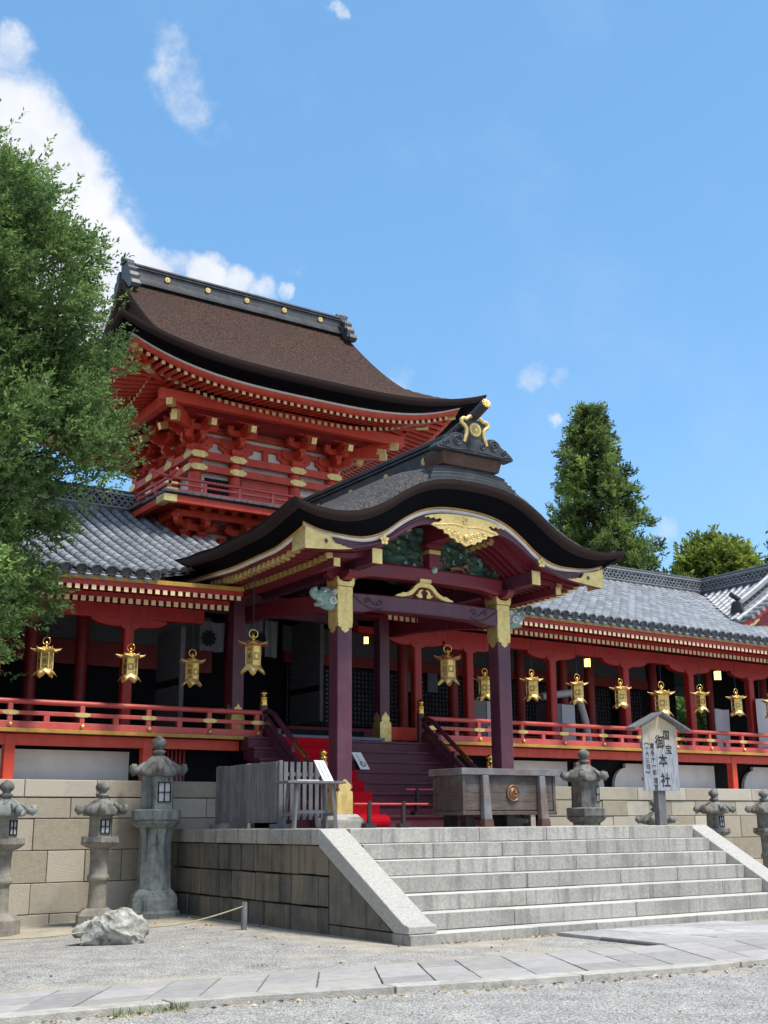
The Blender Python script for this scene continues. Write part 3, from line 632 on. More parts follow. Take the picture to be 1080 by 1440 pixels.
# ---- left corridor
lc = thing('left_corridor', 'red pillared corridor with grey tiled roof left of the porch, partly behind big tree', 'corridor', (XC-8, 22.4, 2.33))
LX0, LX1 = XC-14.2, XC-2.05
veranda(lc, LX0, LX1, ZL, [XC+q for q in (-13.5,-12.2,-10.9,-9.65,-8.35,-7.08,-5.76,-4.46,-3.2,-2.15)], [XC+q for q in (-12.3,-9.7,-7.02,-4.42)])
plaster(lc, [(XC-12.2, XC-9.8, 0, 0), (XC-9.6, XC-6.9, 0, 0), (XC-6.8, XC-4.55, 0, 0), (XC-4.3, XC-3.45, 0, 1)], 2.9)
mb = MB()
for i in range(9): x = XC-4.15+i*.085; mb.box(x-.018, x+.018, 21.80, 21.85, 2.35, 2.95, 0)
mb.build('vent_slats', ['crimson'], lc)
def ys_l(x): return EY if x < XC-4.75 else EY+(x-(XC-4.75))*.62+.12
corridor(lc, XC-14.2, XC-1.8, 5.82, 6.13, [XC+q for q in (-12.3,-9.7,-7.12,-4.52,-2.0)], ZL, ys_l, lambda x: (RY-.12 if x < XC-2.55 else 24.4), lambda x: x < XC-4.74, raf=(XC-14.2, XC-2.9))
lattice_ridge((XC-14.2, RY), (XC-2.62, RY), 8.74, lc, .50)
mb = MB(); mb.box(XC-2.63, XC-2.50, RY-.24, RY+.24, 8.62, 9.30, 0); mb.box(XC-2.66, XC-2.48, RY-.20, RY+.20, 9.30, 9.36, 0); mb.build('ridge_end', ['ironlight'], lc, bevel=.02)
mb = MB(); mb.grid([[(x, y, 8.72-(y-RY)*.47) for y in (RY, 31.5)] for x in (XC-14.2, XC-2.1)], 0, False); mb.build('rear_slope', ['tiledark'], lc)
# ---- right corridor
rc = thing('right_corridor', 'long red pillared corridor with silvery tiled roof and veranda right of the porch', 'corridor', (XC+9, 22.4, 2.33))
RX1 = XC+24
veranda(rc, XC+2.05, RX1, ZR, [XC+2.2+i*1.272 for i in range(18)], [XC+q for q in (4.2,6.82,9.44,12.06,14.7,17.3,19.9)])
plaster(rc, [(XC+4.3, XC+6.7, 0, 0), (XC+7.0, XC+7.9, 0, 1), (XC+8.25, XC+11.95, 1, 0), (XC+13.1, XC+17, 1, 0)], 2.95)
VX = XC+16.65; GY, GD = 22.62, 2.68       # cross gable: ridge line, front, half width
def ye_r(x):                    # the main slope is interrupted by the cross gable
    return GY-.04 if abs(x-VX) < GD else RY-.12
corridor(rc, XC+1.5, RX1, 6.26, 6.05, [XC+q for q in (2.55,4.07,6.7,9.25,11.72,14.2,16.75,19.3)], ZR, lambda x: EY if x > XC+3.55 else EY+(XC+3.55-x)*.5+.1, ye_r, lambda x: x > XC+3.5, raf=(XC+.9, RX1))
for q in (-1, 1): tile_slope(VX+min(q*.32, q*(GD-.05)), VX+max(q*.32, q*(GD-.05)), 6.13, 6.10, rc, y_start=lambda x: RY-abs(x-VX)*(RY-GY)/GD+.05, y_end=lambda x: RY-.12, capf=lambda x: False)
lattice_ridge((XC+1.5, RY), (VX+.12, RY), 8.74, rc, .50)
lattice_ridge((VX, RY-.12), (VX, GY-.45), 8.74, rc, .50, name='cross_ridge')
def cross_gable():
    def gzz(d): s = d/GD; return 8.72-(8.72-7.07)*(1.12*s-.12*s*s)
    mb = MB()
    for sg in (-1, 1):
        y = 25.9
        while y > GY-.2:
            dmax = min(GD, (RY-y)*GD/(RY-GY))
            if dmax > .25:
                def fn(s, y=y, dm=dmax): d = dm-s*.9; return (VX+sg*d, y, gzz(d)+.03)
                barrel_rows(mb, [(fn, (dmax-.12)/.9)], None, 0, 1, cap=dmax > GD-.05)
            y -= .285
        G = [[(VX+sg*d, y, gzz(d)) for d in (0, .7, 1.4, 2.1, GD+.05)] for y in (GY-.48, GY)]; mb.grid(G, 1, False)
        n = 12; G = []
        for i in range(n+1):
            y = lerp(GY, 25.95, i/n); dm = (RY-y)*GD/(RY-GY); G.append([(VX+sg*dm*t, y, gzz(dm*t)) for t in (0, .25, .5, .75, 1)])
        mb.grid(G, 1, False)
        # verge: short tiles laid outwards, a long roll and the descending ridge
        k = 10
        for i in range(k):
            d = .25+i*2.45/k; c = (VX+sg*d, GY-.22, gzz(d)+.03); mb.tube([c, (c[0], GY-.60, c[2]-.015)], .07, 10, 0, True, random.random())
        path = [(VX+sg*d, GY-.2, gzz(d)+.07) for d in np.linspace(.15, GD+.05, 12)]
        for a, b in zip(path[:-1], path[1:]): mb.tube([a, b], [.082, .088], 10, 0, True, random.random())
    mb.build('cross_gable_tiles', ['tile', 'tiledark'], rc)
    for sg in (-1, 1):
        mb = MB(); P = [(VX+sg*d, (GY+.22), gzz(d)) for d in np.linspace(.3, 2.05, 10)]
        for a, b in zip(P[:-1], P[1:]):
            mb.beam((a[0], a[1], a[2]+.09), (b[0], b[1], b[2]+.09), .30, .10, 0); mb.beam((a[0], a[1], a[2]+.22), (b[0], b[1], b[2]+.22), .14, .18, 1); mb.beam((a[0], a[1], a[2]+.325), (b[0], b[1], b[2]+.325), .24, .05, 0)
            mb.tube([(a[0], a[1], a[2]+.38), (b[0], b[1], b[2]+.38)], .085, 10, 0, True)
            mm = ((V(*a)+V(*b))/2)
            for q in (-.06, .06):
                mb.tube([(mm[0]+q, mm[1]-.10, mm[2]+.16+.05*math.cos(t)) if False else (mm[0]+q+.05*math.cos(t), mm[1]-.09, mm[2]+.18+.06*math.sin(t)) for t in np.linspace(0, math.pi, 5)], .012, 4, 2, False)
        ro = mb.build('descending_ridge', ['tile', 'tiledark', 'ironlight'], rc)
        mb = MB(); e = VX+sg*2.14; z0 = gzz(2.1)
        p = [((GY+.22)-.27, z0-.02), ((GY+.22)+.27, z0-.02), ((GY+.22)+.22, z0+.16), ((GY+.22)+.17, z0+.34), ((GY+.22)+.10, z0+.42), ((GY+.22)-.10, z0+.42), ((GY+.22)-.17, z0+.34), ((GY+.22)-.22, z0+.16)]
        mb.prism(p, 'x', e-.05, e+.05, 0); mb.tube([(e-sg*.15, (GY+.22), z0+.46), (e+sg*.24, (GY+.22), z0+.60)], .075, 10, 0); mb.build('ogre_tile', ['iron'], ro, bevel=.012)
        # gable boards
        mb = MB(); up = [(VX+sg*d, gzz(d)-.03) for d in np.linspace(0, GD+.05, 8)]; lo = [(x, z-.20) for x, z in up]
        mb.prism(up+lo[::-1], 'y', GY-.42, GY-.34, 0); mb.build('gable_board', ['redwing'], rc)
        mb = MB(); up = [(VX+sg*d, gzz(d)-.22) for d in np.linspace(2.0, GD+.05, 4)]; lo = [(x, z-.07-.03*(i % 2)) for i, (x, z) in enumerate(up)]
        mb.prism(up+lo[::-1], 'y', GY-.44, GY-.422, 0); mb.build('gable_fitting', ['gold'], rc)
    mb = MB(); mb.prism([(VX-2.3, 7.1), (VX+2.3, 7.1), (VX, 8.5)], 'y', GY-.15, GY-.05, 0); mb.build('gable_wall', ['crimson'], rc)
cross_gable()
mb = MB(); mb.grid([[(x, y, 8.72-(y-RY)*.47) for y in (RY, 31.5)] for x in (XC+1.5, VX+8)], 0, False); mb.build('rear_slope', ['tiledark'], rc)
# ================================================================== worship hall: the dark interior behind the verandas
wh = thing('worship_hall', 'dark hall interior of crimson pillars, lattice shutters and white panels behind the verandas', 'shrine hall', (XC, 25, 2.33))
def part(name, mats, fn, parent=wh, bevel=0):
    mb = MB(); fn(mb); return mb.build(name, mats, parent, bevel=bevel)
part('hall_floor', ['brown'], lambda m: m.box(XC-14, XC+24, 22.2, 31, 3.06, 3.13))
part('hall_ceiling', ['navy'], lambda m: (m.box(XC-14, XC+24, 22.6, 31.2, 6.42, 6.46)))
part('light_stop_end_wall', ['navy'], lambda m: m.box(XC-14.1, XC-14.0, 22.4, 26.3, 2.4, 6.4)); part('light_stop_end_wall', ['navy'], lambda m: m.box(XC+24, XC+24.1, 22.4, 26.3, 2.4, 6.4))  # unseen ends, added to stop light leaking into the hall
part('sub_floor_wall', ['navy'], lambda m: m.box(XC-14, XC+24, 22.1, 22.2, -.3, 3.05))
def lattice(x0, x1, z0, z1, y=26.0):
    def fn(m):
        m.box(x0, x1, y+.03, y+.05, z0, z1, 1)
        for x in np.arange(x0+.05, x1, .115): m.box(x-.028, x+.028, y, y+.028, z0, z1, 0)
        for z in np.arange(z0+.05, z1, .115): m.box(x0, x1, y-.006, y+.022, z-.028, z+.028, 0)
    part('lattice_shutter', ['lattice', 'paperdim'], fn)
bays = [(1.15, 2.35), (2.6, 4.75), (5.1, 7.25), (7.6, 9.75), (10.1, 12.25), (12.6, 13.6)]
for a, b in bays: lattice(XC+a, XC+b, 3.95, 5.42)
for a, b in bays: part('dado_panel', ['crimson'], lambda m: m.box(XC+a, XC+b, 25.98, 26.06, 3.13, 3.9))
part('head_beam', ['crimson'], lambda m: m.box(XC+1.0, XC+13.8, 25.9, 26.08, 5.45, 5.72))
part('head_beam', ['crimson'], lambda m: m.box(XC-14, XC-1.0, 25.9, 26.08, 5.05, 5.60))
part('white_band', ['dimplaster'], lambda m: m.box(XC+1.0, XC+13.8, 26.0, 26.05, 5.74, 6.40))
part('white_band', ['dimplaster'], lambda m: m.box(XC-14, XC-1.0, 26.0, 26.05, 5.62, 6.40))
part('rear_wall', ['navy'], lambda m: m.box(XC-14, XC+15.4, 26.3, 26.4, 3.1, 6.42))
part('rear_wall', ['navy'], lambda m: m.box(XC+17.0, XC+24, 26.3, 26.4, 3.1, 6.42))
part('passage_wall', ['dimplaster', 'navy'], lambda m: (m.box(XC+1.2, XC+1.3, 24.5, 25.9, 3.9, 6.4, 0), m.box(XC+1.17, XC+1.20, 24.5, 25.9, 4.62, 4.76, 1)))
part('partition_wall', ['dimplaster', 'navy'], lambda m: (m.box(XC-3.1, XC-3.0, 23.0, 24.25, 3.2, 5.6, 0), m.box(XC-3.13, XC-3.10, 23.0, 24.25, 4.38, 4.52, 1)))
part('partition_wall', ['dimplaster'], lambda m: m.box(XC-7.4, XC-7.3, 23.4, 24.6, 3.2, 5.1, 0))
for q in (-12.3, -9.7, -7.2, -5.8, -4.72, -1.2, 3.62, 5.2, 7.45, 9.0, 10.0, 12.5, 14.9, 17.4):
    part('inner_column', ['crimson'], lambda m: m.lathe([(.135, 3.1), (.135, 6.42)], (XC+q, 24.5, 0), 16, 0))
# rear porch pillars with gilt shoes
for q in (-2.42, 1.16):
    po = part('inner_pillar', ['purple'], lambda m: m.box(XC+q-.13, XC+q+.13, 21.62, 21.88, 3.2, 6.35), bevel=.02)
    def shoe(m):
        w = .145; c = XC+q; y = 21.60
        p = [(c-w, 3.23), (c+w, 3.23), (c+w, 3.62), (c+w*.95, 3.66), (c+w*.6, 3.69), (c+w*.75, 3.74), (c+w*.6, 3.80), (c+w*.25, 3.84), (c, 3.90), (c-w*.25, 3.84), (c-w*.6, 3.80), (c-w*.75, 3.74), (c-w*.6, 3.69), (c-w*.95, 3.66), (c-w, 3.62)]
        m.prism(p, 'y', y, y+.012); p2 = [(y+.013+(u-c+w)*.97, z) for u, z in p]; m.prism(p2, 'x', c-w, c-w+.012); m.prism(p2, 'x', c+w-.012, c+w)
    part('gilt_shoe', ['gold'], shoe, po)
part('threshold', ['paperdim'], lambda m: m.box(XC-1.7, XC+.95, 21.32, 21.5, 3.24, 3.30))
part('sill_beam', ['navy'], lambda m: m.box(XC-2.3, XC+1.05, 22.3, 22.5, 3.25, 3.50))
part('red_dado', ['red'], lambda m: m.box(XC+1.35, XC+2.05, 21.7, 21.8, 3.3, 3.58))
part('hall_beam', ['purple'], lambda m: m.box(XC-3.0, XC+1.4, 22.3, 22.5, 5.86, 6.3))
# ================================================================== porch with its curved (kara-hafu) bark roof
XK = XC+.05; HW = 3.88; YF = 16.85
def crom(x, xs, ys):
    i = max(0, min(len(xs)-2, int(np.searchsorted(xs, x))-1)); t = (x-xs[i])/(xs[i+1]-xs[i]); h = xs[i+1]-xs[i]
    m0 = (ys[i+1]-ys[i-1])/(xs[i+1]-xs[i-1]) if i > 0 else 0
    m1 = (ys[i+2]-ys[i])/(xs[i+2]-xs[i]) if i < len(xs)-2 else (ys[i+1]-ys[i])/h
    return (2*t**3-3*t*t+1)*ys[i]+(t**3-2*t*t+t)*h*m0+(-2*t**3+3*t*t)*ys[i+1]+(t**3-t*t)*h*m1
def PL(u): return crom(abs(u), [0,.6,1.1,1.55,2.0,2.5,3.0,3.5,3.9], [7.765,7.735,7.62,7.40,7.11,6.885,6.80,6.83,6.93])
def soff(Y): return interp(Y, [16.85,17.4,18.15,19.9,21.3,24.5], [0,-.12,-.27,-.32,-.26,-.05])
def zroof(u, Y): return PL(u)+soff(Y)*sstep(abs(u), 2.5, 3.88)+.40*(1-math.exp(-(Y-YF)/.32))*(1-.9*sstep(abs(u), 2.0, 3.6))
porch = thing('karahafu_porch', 'purple pillared porch with curved black bark roof and gilt carved gable above stone steps', 'shrine porch', (XC, 18.4, PZ))
def pp(name, mats, fn, parent=porch, bevel=0):
    mb = MB(); fn(mb); return mb.build(name, mats, parent, bevel=bevel)
def f_top(m):
    us = np.linspace(-HW, HW, 72); Ys = list(YF+np.array([0,.04,.1,.18,.28,.42,.6,.9]))+list(np.linspace(18, 24.4, 20))
    m.grid([[(XK+u, Y, zroof(u, Y)+.010*math.sin(37*u+9*Y)*math.sin(23*Y+5*u)) for Y in Ys] for u in us], 0, True)
roof_o = pp('bark_roof', ['barkgrey'], f_top)
def ring_path(inset, yin, drop, n=60, yback=22.6):
    hw = HW-inset; k = hw/HW; pts = []
    dz = lambda u: drop*(1-.30*sstep(abs(u), 1.9, 3.2)) if drop > .25 else drop
    for Y in np.linspace(yback, YF+yin+.02, 22): pts.append((XK-hw, Y, PL(HW)+soff(Y)-dz(HW)))
    for t in np.linspace(-1, 1, n): u = HW*t; pts.append((XK+hw*t, YF+yin, PL(u)+soff(YF+yin)*sstep(abs(u), 2.5, 3.88)*0-dz(u)))
    for Y in np.linspace(YF+yin+.02, yback, 22): pts.append((XK+hw, Y, PL(HW)+soff(Y)-dz(HW)))
    return pts
def band(name, rings, mat, parent=porch):
    m = MB(); m.grid([ring_path(*r) for r in rings], 0, True); return m.build(name, [mat], parent)
band('bark_edge', [(0,0,0), (.01,.01,.05), (.03,.03,.155), (.12,.11,.162)], 'barkedge', roof_o)
band('layered_eave', [(.12,.11,.162), (.13,.12,.18), (.24,.22,.32), (.355,.335,.455)], 'black', roof_o)
band('gilt_eave_line', [(.355,.335,.455), (.352,.332,.475), (.365,.345,.492), (.385,.36,.492)], 'ochre', roof_o)
band('white_eave_board', [(.385,.36,.490), (.388,.362,.556), (.42,.40,.562)], 'whitepaint', roof_o)
def zs_(u, Y):                     # soffit
    return PL(abs(u)*HW/(HW-.42))+soff(Y)*sstep(abs(u), 2.3, 3.4)-.56*(1-.30*sstep(abs(u), 1.7, 2.9))
def f_sof(m):
    us = np.linspace(-HW+.42, HW-.42, 60); m.grid([[(XK+u, Y, zs_(u, Y)) for Y in np.linspace(YF+.40, 21.6, 14)] for u in us], 0, True)
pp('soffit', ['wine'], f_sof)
def ribs(sg, u0, u1, dz, w, h, Ys):
    m = MB()
    for Y in Ys:
        us = np.linspace(u0, u1, 12); P = [(XK+sg*u, Y, zs_(u, Y)-dz) for u in us]
        for a, b in zip(P[:-1], P[1:]): m.beam(a, b, w, h, 0)
        a = V(*P[-2]); b = V(*P[-1]); d = (b-a)/np.linalg.norm(b-a); m.beam(b-d*.12, b+d*.012, w+.012, h+.012, 1)
        a = V(*P[1]); b = V(*P[0]); d = (b-a)/np.linalg.norm(b-a); m.beam(b-d*.10, b+d*.012, w+.012, h+.012, 1)
    return m
for sg in (-1, 1):
    ribs(sg, .75, 3.36, .055, .075, .09, np.arange(17.62, 21.2, .185)).build('curved_rafters', ['wine', 'gold'], porch)
    ribs(sg, .95, 2.78, .165, .075, .09, np.arange(17.66, 21.2, .185)).build('lower_rafters', ['wine', 'gold'], porch)
    pp('eave_purlin', ['wine', 'gold'], lambda m: (m.beam((XK+sg*2.62, 17.55, zs_(2.62, 18)-.29), (XK+sg*2.62, 21.2, zs_(2.62, 21)-.29), .12, .14, 0), m.box(XK+sg*2.62-.066, XK+sg*2.62+.066, 17.535, 17.549, zs_(2.62,18)-.366, zs_(2.62,18)-.214, 1)))
# barge board with gilt ends, pendant and flowers
def zb_top(u): return PL(abs(u)*HW/(HW-.40))-.585*(1-.30*sstep(abs(u), 1.7, 2.9))
def zb_low(u): return crom(abs(u), [0,.9,1.25,1.65,2.05,2.55,3.0,3.48], [6.96,6.90,6.77,6.54,6.37,6.225,6.17,6.13])
def f_barge(m):
    us = np.linspace(-3.47, 3.47, 70)
    prof = [(0, 17.26, 0), (0, 17.20, .0), (.42, 17.215, 0), (.45, 17.19, 0), (.80, 17.19, 0), (.84, 17.17, 0), (1, 17.17, 0), (1, 17.27, 0)]
    m.grid([[(XK+u, y, lerp(zb_top(u), zb_low(u), t)) for t, y, _ in prof] for u in us], 0, False)
barge = pp('barge_board', ['purple'], f_barge)
def on_board(u, t): return lerp(zb_top(u), zb_low(u), t)
for sg in (-1, 1):
    def f_end(m):
        edge = [(2.98,.02),(2.94,.10),(3.0,.16),(2.93,.24),(2.97,.34),(2.90,.38),(2.92,.48),(2.86,.56),(2.78,.58),(2.76,.68),(2.68,.74),(2.66,.84),(2.60,.90),(2.53,1.0)]
        p = [(XK+sg*3.49, on_board(3.49, 0)), *[(XK+sg*u, on_board(u, 0)) for u in np.linspace(3.3, 3.0, 4)]]+[(XK+sg*u, on_board(u, t)) for u, t in edge]+[(XK+sg*u, on_board(u, 1)-.004) for u in np.linspace(2.6, 3.49, 7)]
        m.prism(p, 'y', 17.145, 17.168, 0)
        lo = [(XK+sg*u, on_board(u, .5)) for u in np.linspace(2.95, 3.49, 5)]
        m.prism(lo+[(x, z-.012) for x, z in lo[::-1]], 'y', 17.14, 17.1445, 0)
        m.box(min(XK+sg*3.475, XK+sg*3.50), max(XK+sg*3.475, XK+sg*3.50), 17.15, 17.6, zb_low(3.48)+.01, zb_top(3.48)-.01, 0)
        for (du, dv) in ((0,.02),(.022,0),(0,-.02),(-.022,0)): m.lathe([(.001,0)], n=3) if False else None
    pp('gilt_end_plate', ['gold'], f_end, barge)
    pp('cut_out', ['purple'], lambda m: [m.box(XK+sg*3.08+a-.016, XK+sg*3.08+a+.016, 17.1395, 17.1435, on_board(3.08,.45)+b-.016, on_board(3.08,.45)+b+.016, 0) for a, b in ((0,0),(.026,0),(-.026,0),(0,.03),(0,-.03))], barge)
    def f_fl(m):
        c = (XK+sg*1.86, on_board(1.86, .42))
        for k in range(5):
            a = math.pi/2+k*2*math.pi/5; pts = []
            for q in np.linspace(0, 2*math.pi, 9)[:-1]:
                pu, pv = .052+.045*math.cos(q), .034*math.sin(q); pts.append((c[0]+pu*math.cos(a)-pv*math.sin(a), c[1]+pu*math.sin(a)+pv*math.cos(a)))
            m.prism(pts, 'y', 17.135, 17.165)
        m.prism([(c[0]+.022*math.cos(t), c[1]+.022*math.sin(t)) for t in np.linspace(0, 2*math.pi, 9)[:-1]], 'y', 17.125, 17.165)
    pp('gilt_flower', ['gold'], f_fl, barge)
    pu = pp('purlin', ['purple'], lambda m: m.box(XK+sg*1.88-.10, XK+sg*1.88+.10, 17.37, 21.6, 6.08, 6.34, 0), bevel=.01)
    pp('gilt_cap', ['gold'], lambda m: m.box(XK+sg*1.88-.108, XK+sg*1.88+.108, 17.345, 17.372, 6.07, 6.35, 0), pu, bevel=.008)
def spiral(m, c, r, turns, sg, y, th=.014, a0=0, mat=0):
    P = []
    for t in np.linspace(0, 1, 18): rr = r*(1-.82*t); a = a0+sg*turns*2*math.pi*t; P.append((c[0]+rr*math.cos(a), y, c[1]+rr*math.sin(a)))
    m.tube(P, [th*(1-.4*t) for t in np.linspace(0, 1, 18)], 6, mat)
def f_pend(m):
    zt = lambda u: zb_top(u)-.02
    half = [(.92,zt(.92)-.03),(.86,zt(.86)-.02),(.80,zt(.8)-.07),(.74,zt(.74)-.05),(.68,zt(.68)-.10),(.60,zt(.6)-.08),(.55,zt(.55)-.115),(.63,6.955),(.74,6.94),(.80,6.89),(.70,6.865),(.62,6.83),(.52,6.835),(.50,6.765),(.40,6.755),(.36,6.69),(.26,6.685),(.22,6.625),(.12,6.62),(0,6.565)]
    top = [(u, zb_top(u)-.02) for u in np.linspace(-.95, .95, 17)]
    p = [(XK-.03+u, z) for u, z in top]+[(XK-.03+u, z) for u, z in half]+[(XK-.03-u, z) for u, z in half[::-1][1:]]
    m.prism(p, 'y', 17.115, 17.150, 0)
    y = 17.112
    for sg in (-1, 1):
        for (u, z, r, a) in ((.16,6.76,.062,0),(.30,6.80,.055,1),(.44,6.86,.05,2),(.13,6.655,.04,1)): spiral(m, (XK-.03+sg*u, z), r, 1.4, sg, y, .013, a)
        m.tube([(XK-.03+sg*u, y, 6.93+.03*math.sin(u*6)) for u in np.linspace(.05, .72, 10)], .012, 6)
    m.lathe([(.001,0),(.055,.004),(.06,.02),(.03,.035),(.001,.04)], n=12); k = 5*12+24
    o = len(m.v)-(5*12+12*2)
    for i in range(o, len(m.v)): x, yy, z = m.v[i]; m.v[i] = (XK-.03+x, 17.112-z, 6.74+yy)
    for k in range(6):
        a = k*math.pi/3; m.prism([(XK-.03+(.045+.035*math.cos(q))*math.cos(a)-.03*math.sin(q)*math.sin(a), 7.07+(.045+.035*math.cos(q))*math.sin(a)+.03*math.sin(q)*math.cos(a)) for q in np.linspace(0, 2*math.pi, 9)[:-1]], 'y', 17.098, 17.118)
pp('gable_pendant', ['gold'], f_pend, barge)
# pillars, sheaths, tie beams, brackets
PXL, PXR, PYC = XC-1.965, XC+1.79, 18.40
def sheath(m, cx, w, z0, z1, down):
    y = PYC-w; out = []
    if down: prof = [(-1,z1),(1,z1),(1,z0+.20),(.92,z0+.16),(1,z0+.13),(.75,z0+.10),(.45,z0+.095),(.55,z0+.06),(.3,z0+.03),(0,z0),(-.3,z0+.03),(-.55,z0+.06),(-.45,z0+.095),(-.75,z0+.10),(-1,z0+.13),(-.92,z0+.16),(-1,z0+.20)]
    else: prof = [(-1,z0),(1,z0),(1,z1-.26),(.9,z1-.21),(.62,z1-.20),(.86,z1-.14),(.80,z1-.09),(.4,z1-.05),(.25,z1-.02),(0,z1),(-.25,z1-.02),(-.4,z1-.05),(-.80,z1-.09),(-.86,z1-.14),(-.62,z1-.20),(-.9,z1-.21),(-1,z1-.26)]
    for f in ((lambda a: ('y', y-.008, y-.0005)), ):
        m.prism([(cx+w*u*.985, z) for u, z in prof], 'y', PYC-w-.009, PYC-w-.0005); m.prism([(cx+w*u*.985, z) for u, z in prof], 'y', PYC+w+.0005, PYC+w+.009)
        m.prism([(PYC+w*u*.985, z) for u, z in prof], 'x', cx-w-.009, cx-w-.0005); m.prism([(PYC+w*u*.985, z) for u, z in prof], 'x', cx+w+.0005, cx+w+.009)
for cx in (PXL, PXR):
    w = .158
    p = pp('pillar', ['purple'], lambda m: m.box(cx-w, cx+w, PYC-w, PYC+w, 1.69, 5.86, 0), bevel=.022)
    pp('gilt_shoe', ['gold'], lambda m: sheath(m, cx, w+.001, 1.70, 2.30, False), p)
    pp('gilt_collar', ['gold'], lambda m: sheath(m, cx, w+.002, 4.92, 5.78, True), p)
    def f_cap(m):
        a = w+.008; b = w+.034
        q = [(-b,5.87),(-b+.008,5.955),(-b+.03,5.96),(-b+.07,5.90),(-.06,5.875),(.06,5.875),(b-.07,5.90),(b-.03,5.96),(b-.008,5.955),(b,5.87),(a,5.79),(-a,5.79)]
        m.prism([(cx+u, z) for u, z in q], 'y', PYC-b, PYC+b)
    pp('gilt_capital', ['gold'], f_cap, p)
    pp('base_stone', ['curb'], lambda m: (m.hexa([(cx-.31,PYC-.31,PZ-.02),(cx+.31,PYC-.31,PZ-.02),(cx+.31,PYC+.31,PZ-.02),(cx-.31,PYC+.31,PZ-.02),(cx-.33,PYC-.33,PZ+.13),(cx+.33,PYC-.33,PZ+.13),(cx+.33,PYC+.33,PZ+.13),(cx-.33,PYC+.33,PZ+.13)]),
        m.hexa([(cx-.33,PYC-.33,PZ+.13),(cx+.33,PYC-.33,PZ+.13),(cx+.33,PYC+.33,PZ+.13),(cx-.33,PYC+.33,PZ+.13),(cx-.22,PYC-.22,PZ+.235),(cx+.22,PYC-.22,PZ+.235),(cx+.22,PYC+.22,PZ+.235),(cx-.22,PYC+.22,PZ+.235)])), bevel=.015)
    def f_br(m):
        for (h, z, hh, th) in ((.34,6.06,.16,.18),(.62,6.20,.14,.18)): boat_arm(m, cx, PYC, z, h, hh, th)
        q = [(-.45,6.06),(-.45,6.0),(-.36,5.93),(-.2,5.90),(.2,5.90),(.36,5.93),(.45,6.0),(.45,6.06)]; m.prism([(PYC+u, z) for u, z in q], 'x', cx-.09, cx+.09)
        for dx in (-.5, 0, .5): m.box(cx+dx-.10, cx+dx+.10, PYC-.12, PYC+.12, 6.20, 6.31)
        for dx in (-.26, .26): m.box(cx+dx-.08, cx+dx+.08, PYC-.11, PYC+.11, 6.06, 6.075)
    pp('bracket', ['wine'], f_br, bevel=.008)
    # beam running back to the hall
    pp('rear_tie_beam', ['wine'], lambda m: [m.beam((cx, PYC+.17+i*.62, 5.50+.32*math.sin(i/6*math.pi/2)), (cx, PYC+.17+(i+1)*.62, 5.50+.32*math.sin((i+1)/6*math.pi/2)), .2, .32, 0) for i in range(6)])
def f_tie(m):
    n = 26; G = []
    xs2 = np.linspace(PXL+.158, PXR-.158, n)
    for x in xs2:
        t = (x-PXL)/(PXR-PXL); cam_ = .035*math.sin(math.pi*t); e = min(t, 1-t); low = 5.335+.055*sstep(e, .10, .19)+cam_
        G.append([(x, 18.26, low), (x, 18.24, low+.03), (x, 18.24, 5.66+cam_), (x, 18.26, 5.685+cam_), (x, 18.54, 5.685+cam_), (x, 18.54, low), (x, 18.26, low)])
    m.grid(G, 0, False)
tie = pp('tie_beam', ['purple'], f_tie)
def f_swirl(m):
    for sg, cx in ((1, PXL+.16), (-1, PXR-.16)):
        y = 18.236; f = lambda u, z: (cx+sg*u, y, z)
        spiral(m, (cx+sg*.60, 5.56), .075, 1.3, sg, y, .013, 3); spiral(m, (cx+sg*.30, 5.58), .06, 1.2, -sg, y, .013, 1)
        m.tube([f(.02, 5.63), f(.12, 5.56), f(.22, 5.50), f(.34, 5.44), f(.48, 5.41), f(.60, 5.42), f(.68, 5.47)], .012, 6)
        m.tube([f(.38, 5.60), f(.46, 5.52), f(.54, 5.49)], .01, 6)
pp('carved_swirls', ['darkpost'], f_swirl, tie)
pp('upper_beam', ['wine'], lambda m: m.grid([[(x, 18.22, lo), (x, 18.18, lo+.05), (x, 18.18, 6.26+c), (x, 18.21, 6.30+c), (x, 18.5, 6.30+c), (x, 18.5, lo), (x, 18.22, lo)] for x, lo, c in [(x, 5.97+.05*sstep(min((x-PXL)/3.75, 1-(x-PXL)/3.75), .06, .16)+.04*math.sin(math.pi*(x-PXL)/3.75), .04*math.sin(math.pi*(x-PXL)/3.75)) for x in np.linspace(PXL+.05, PXR-.05, 24)]], 0, False))
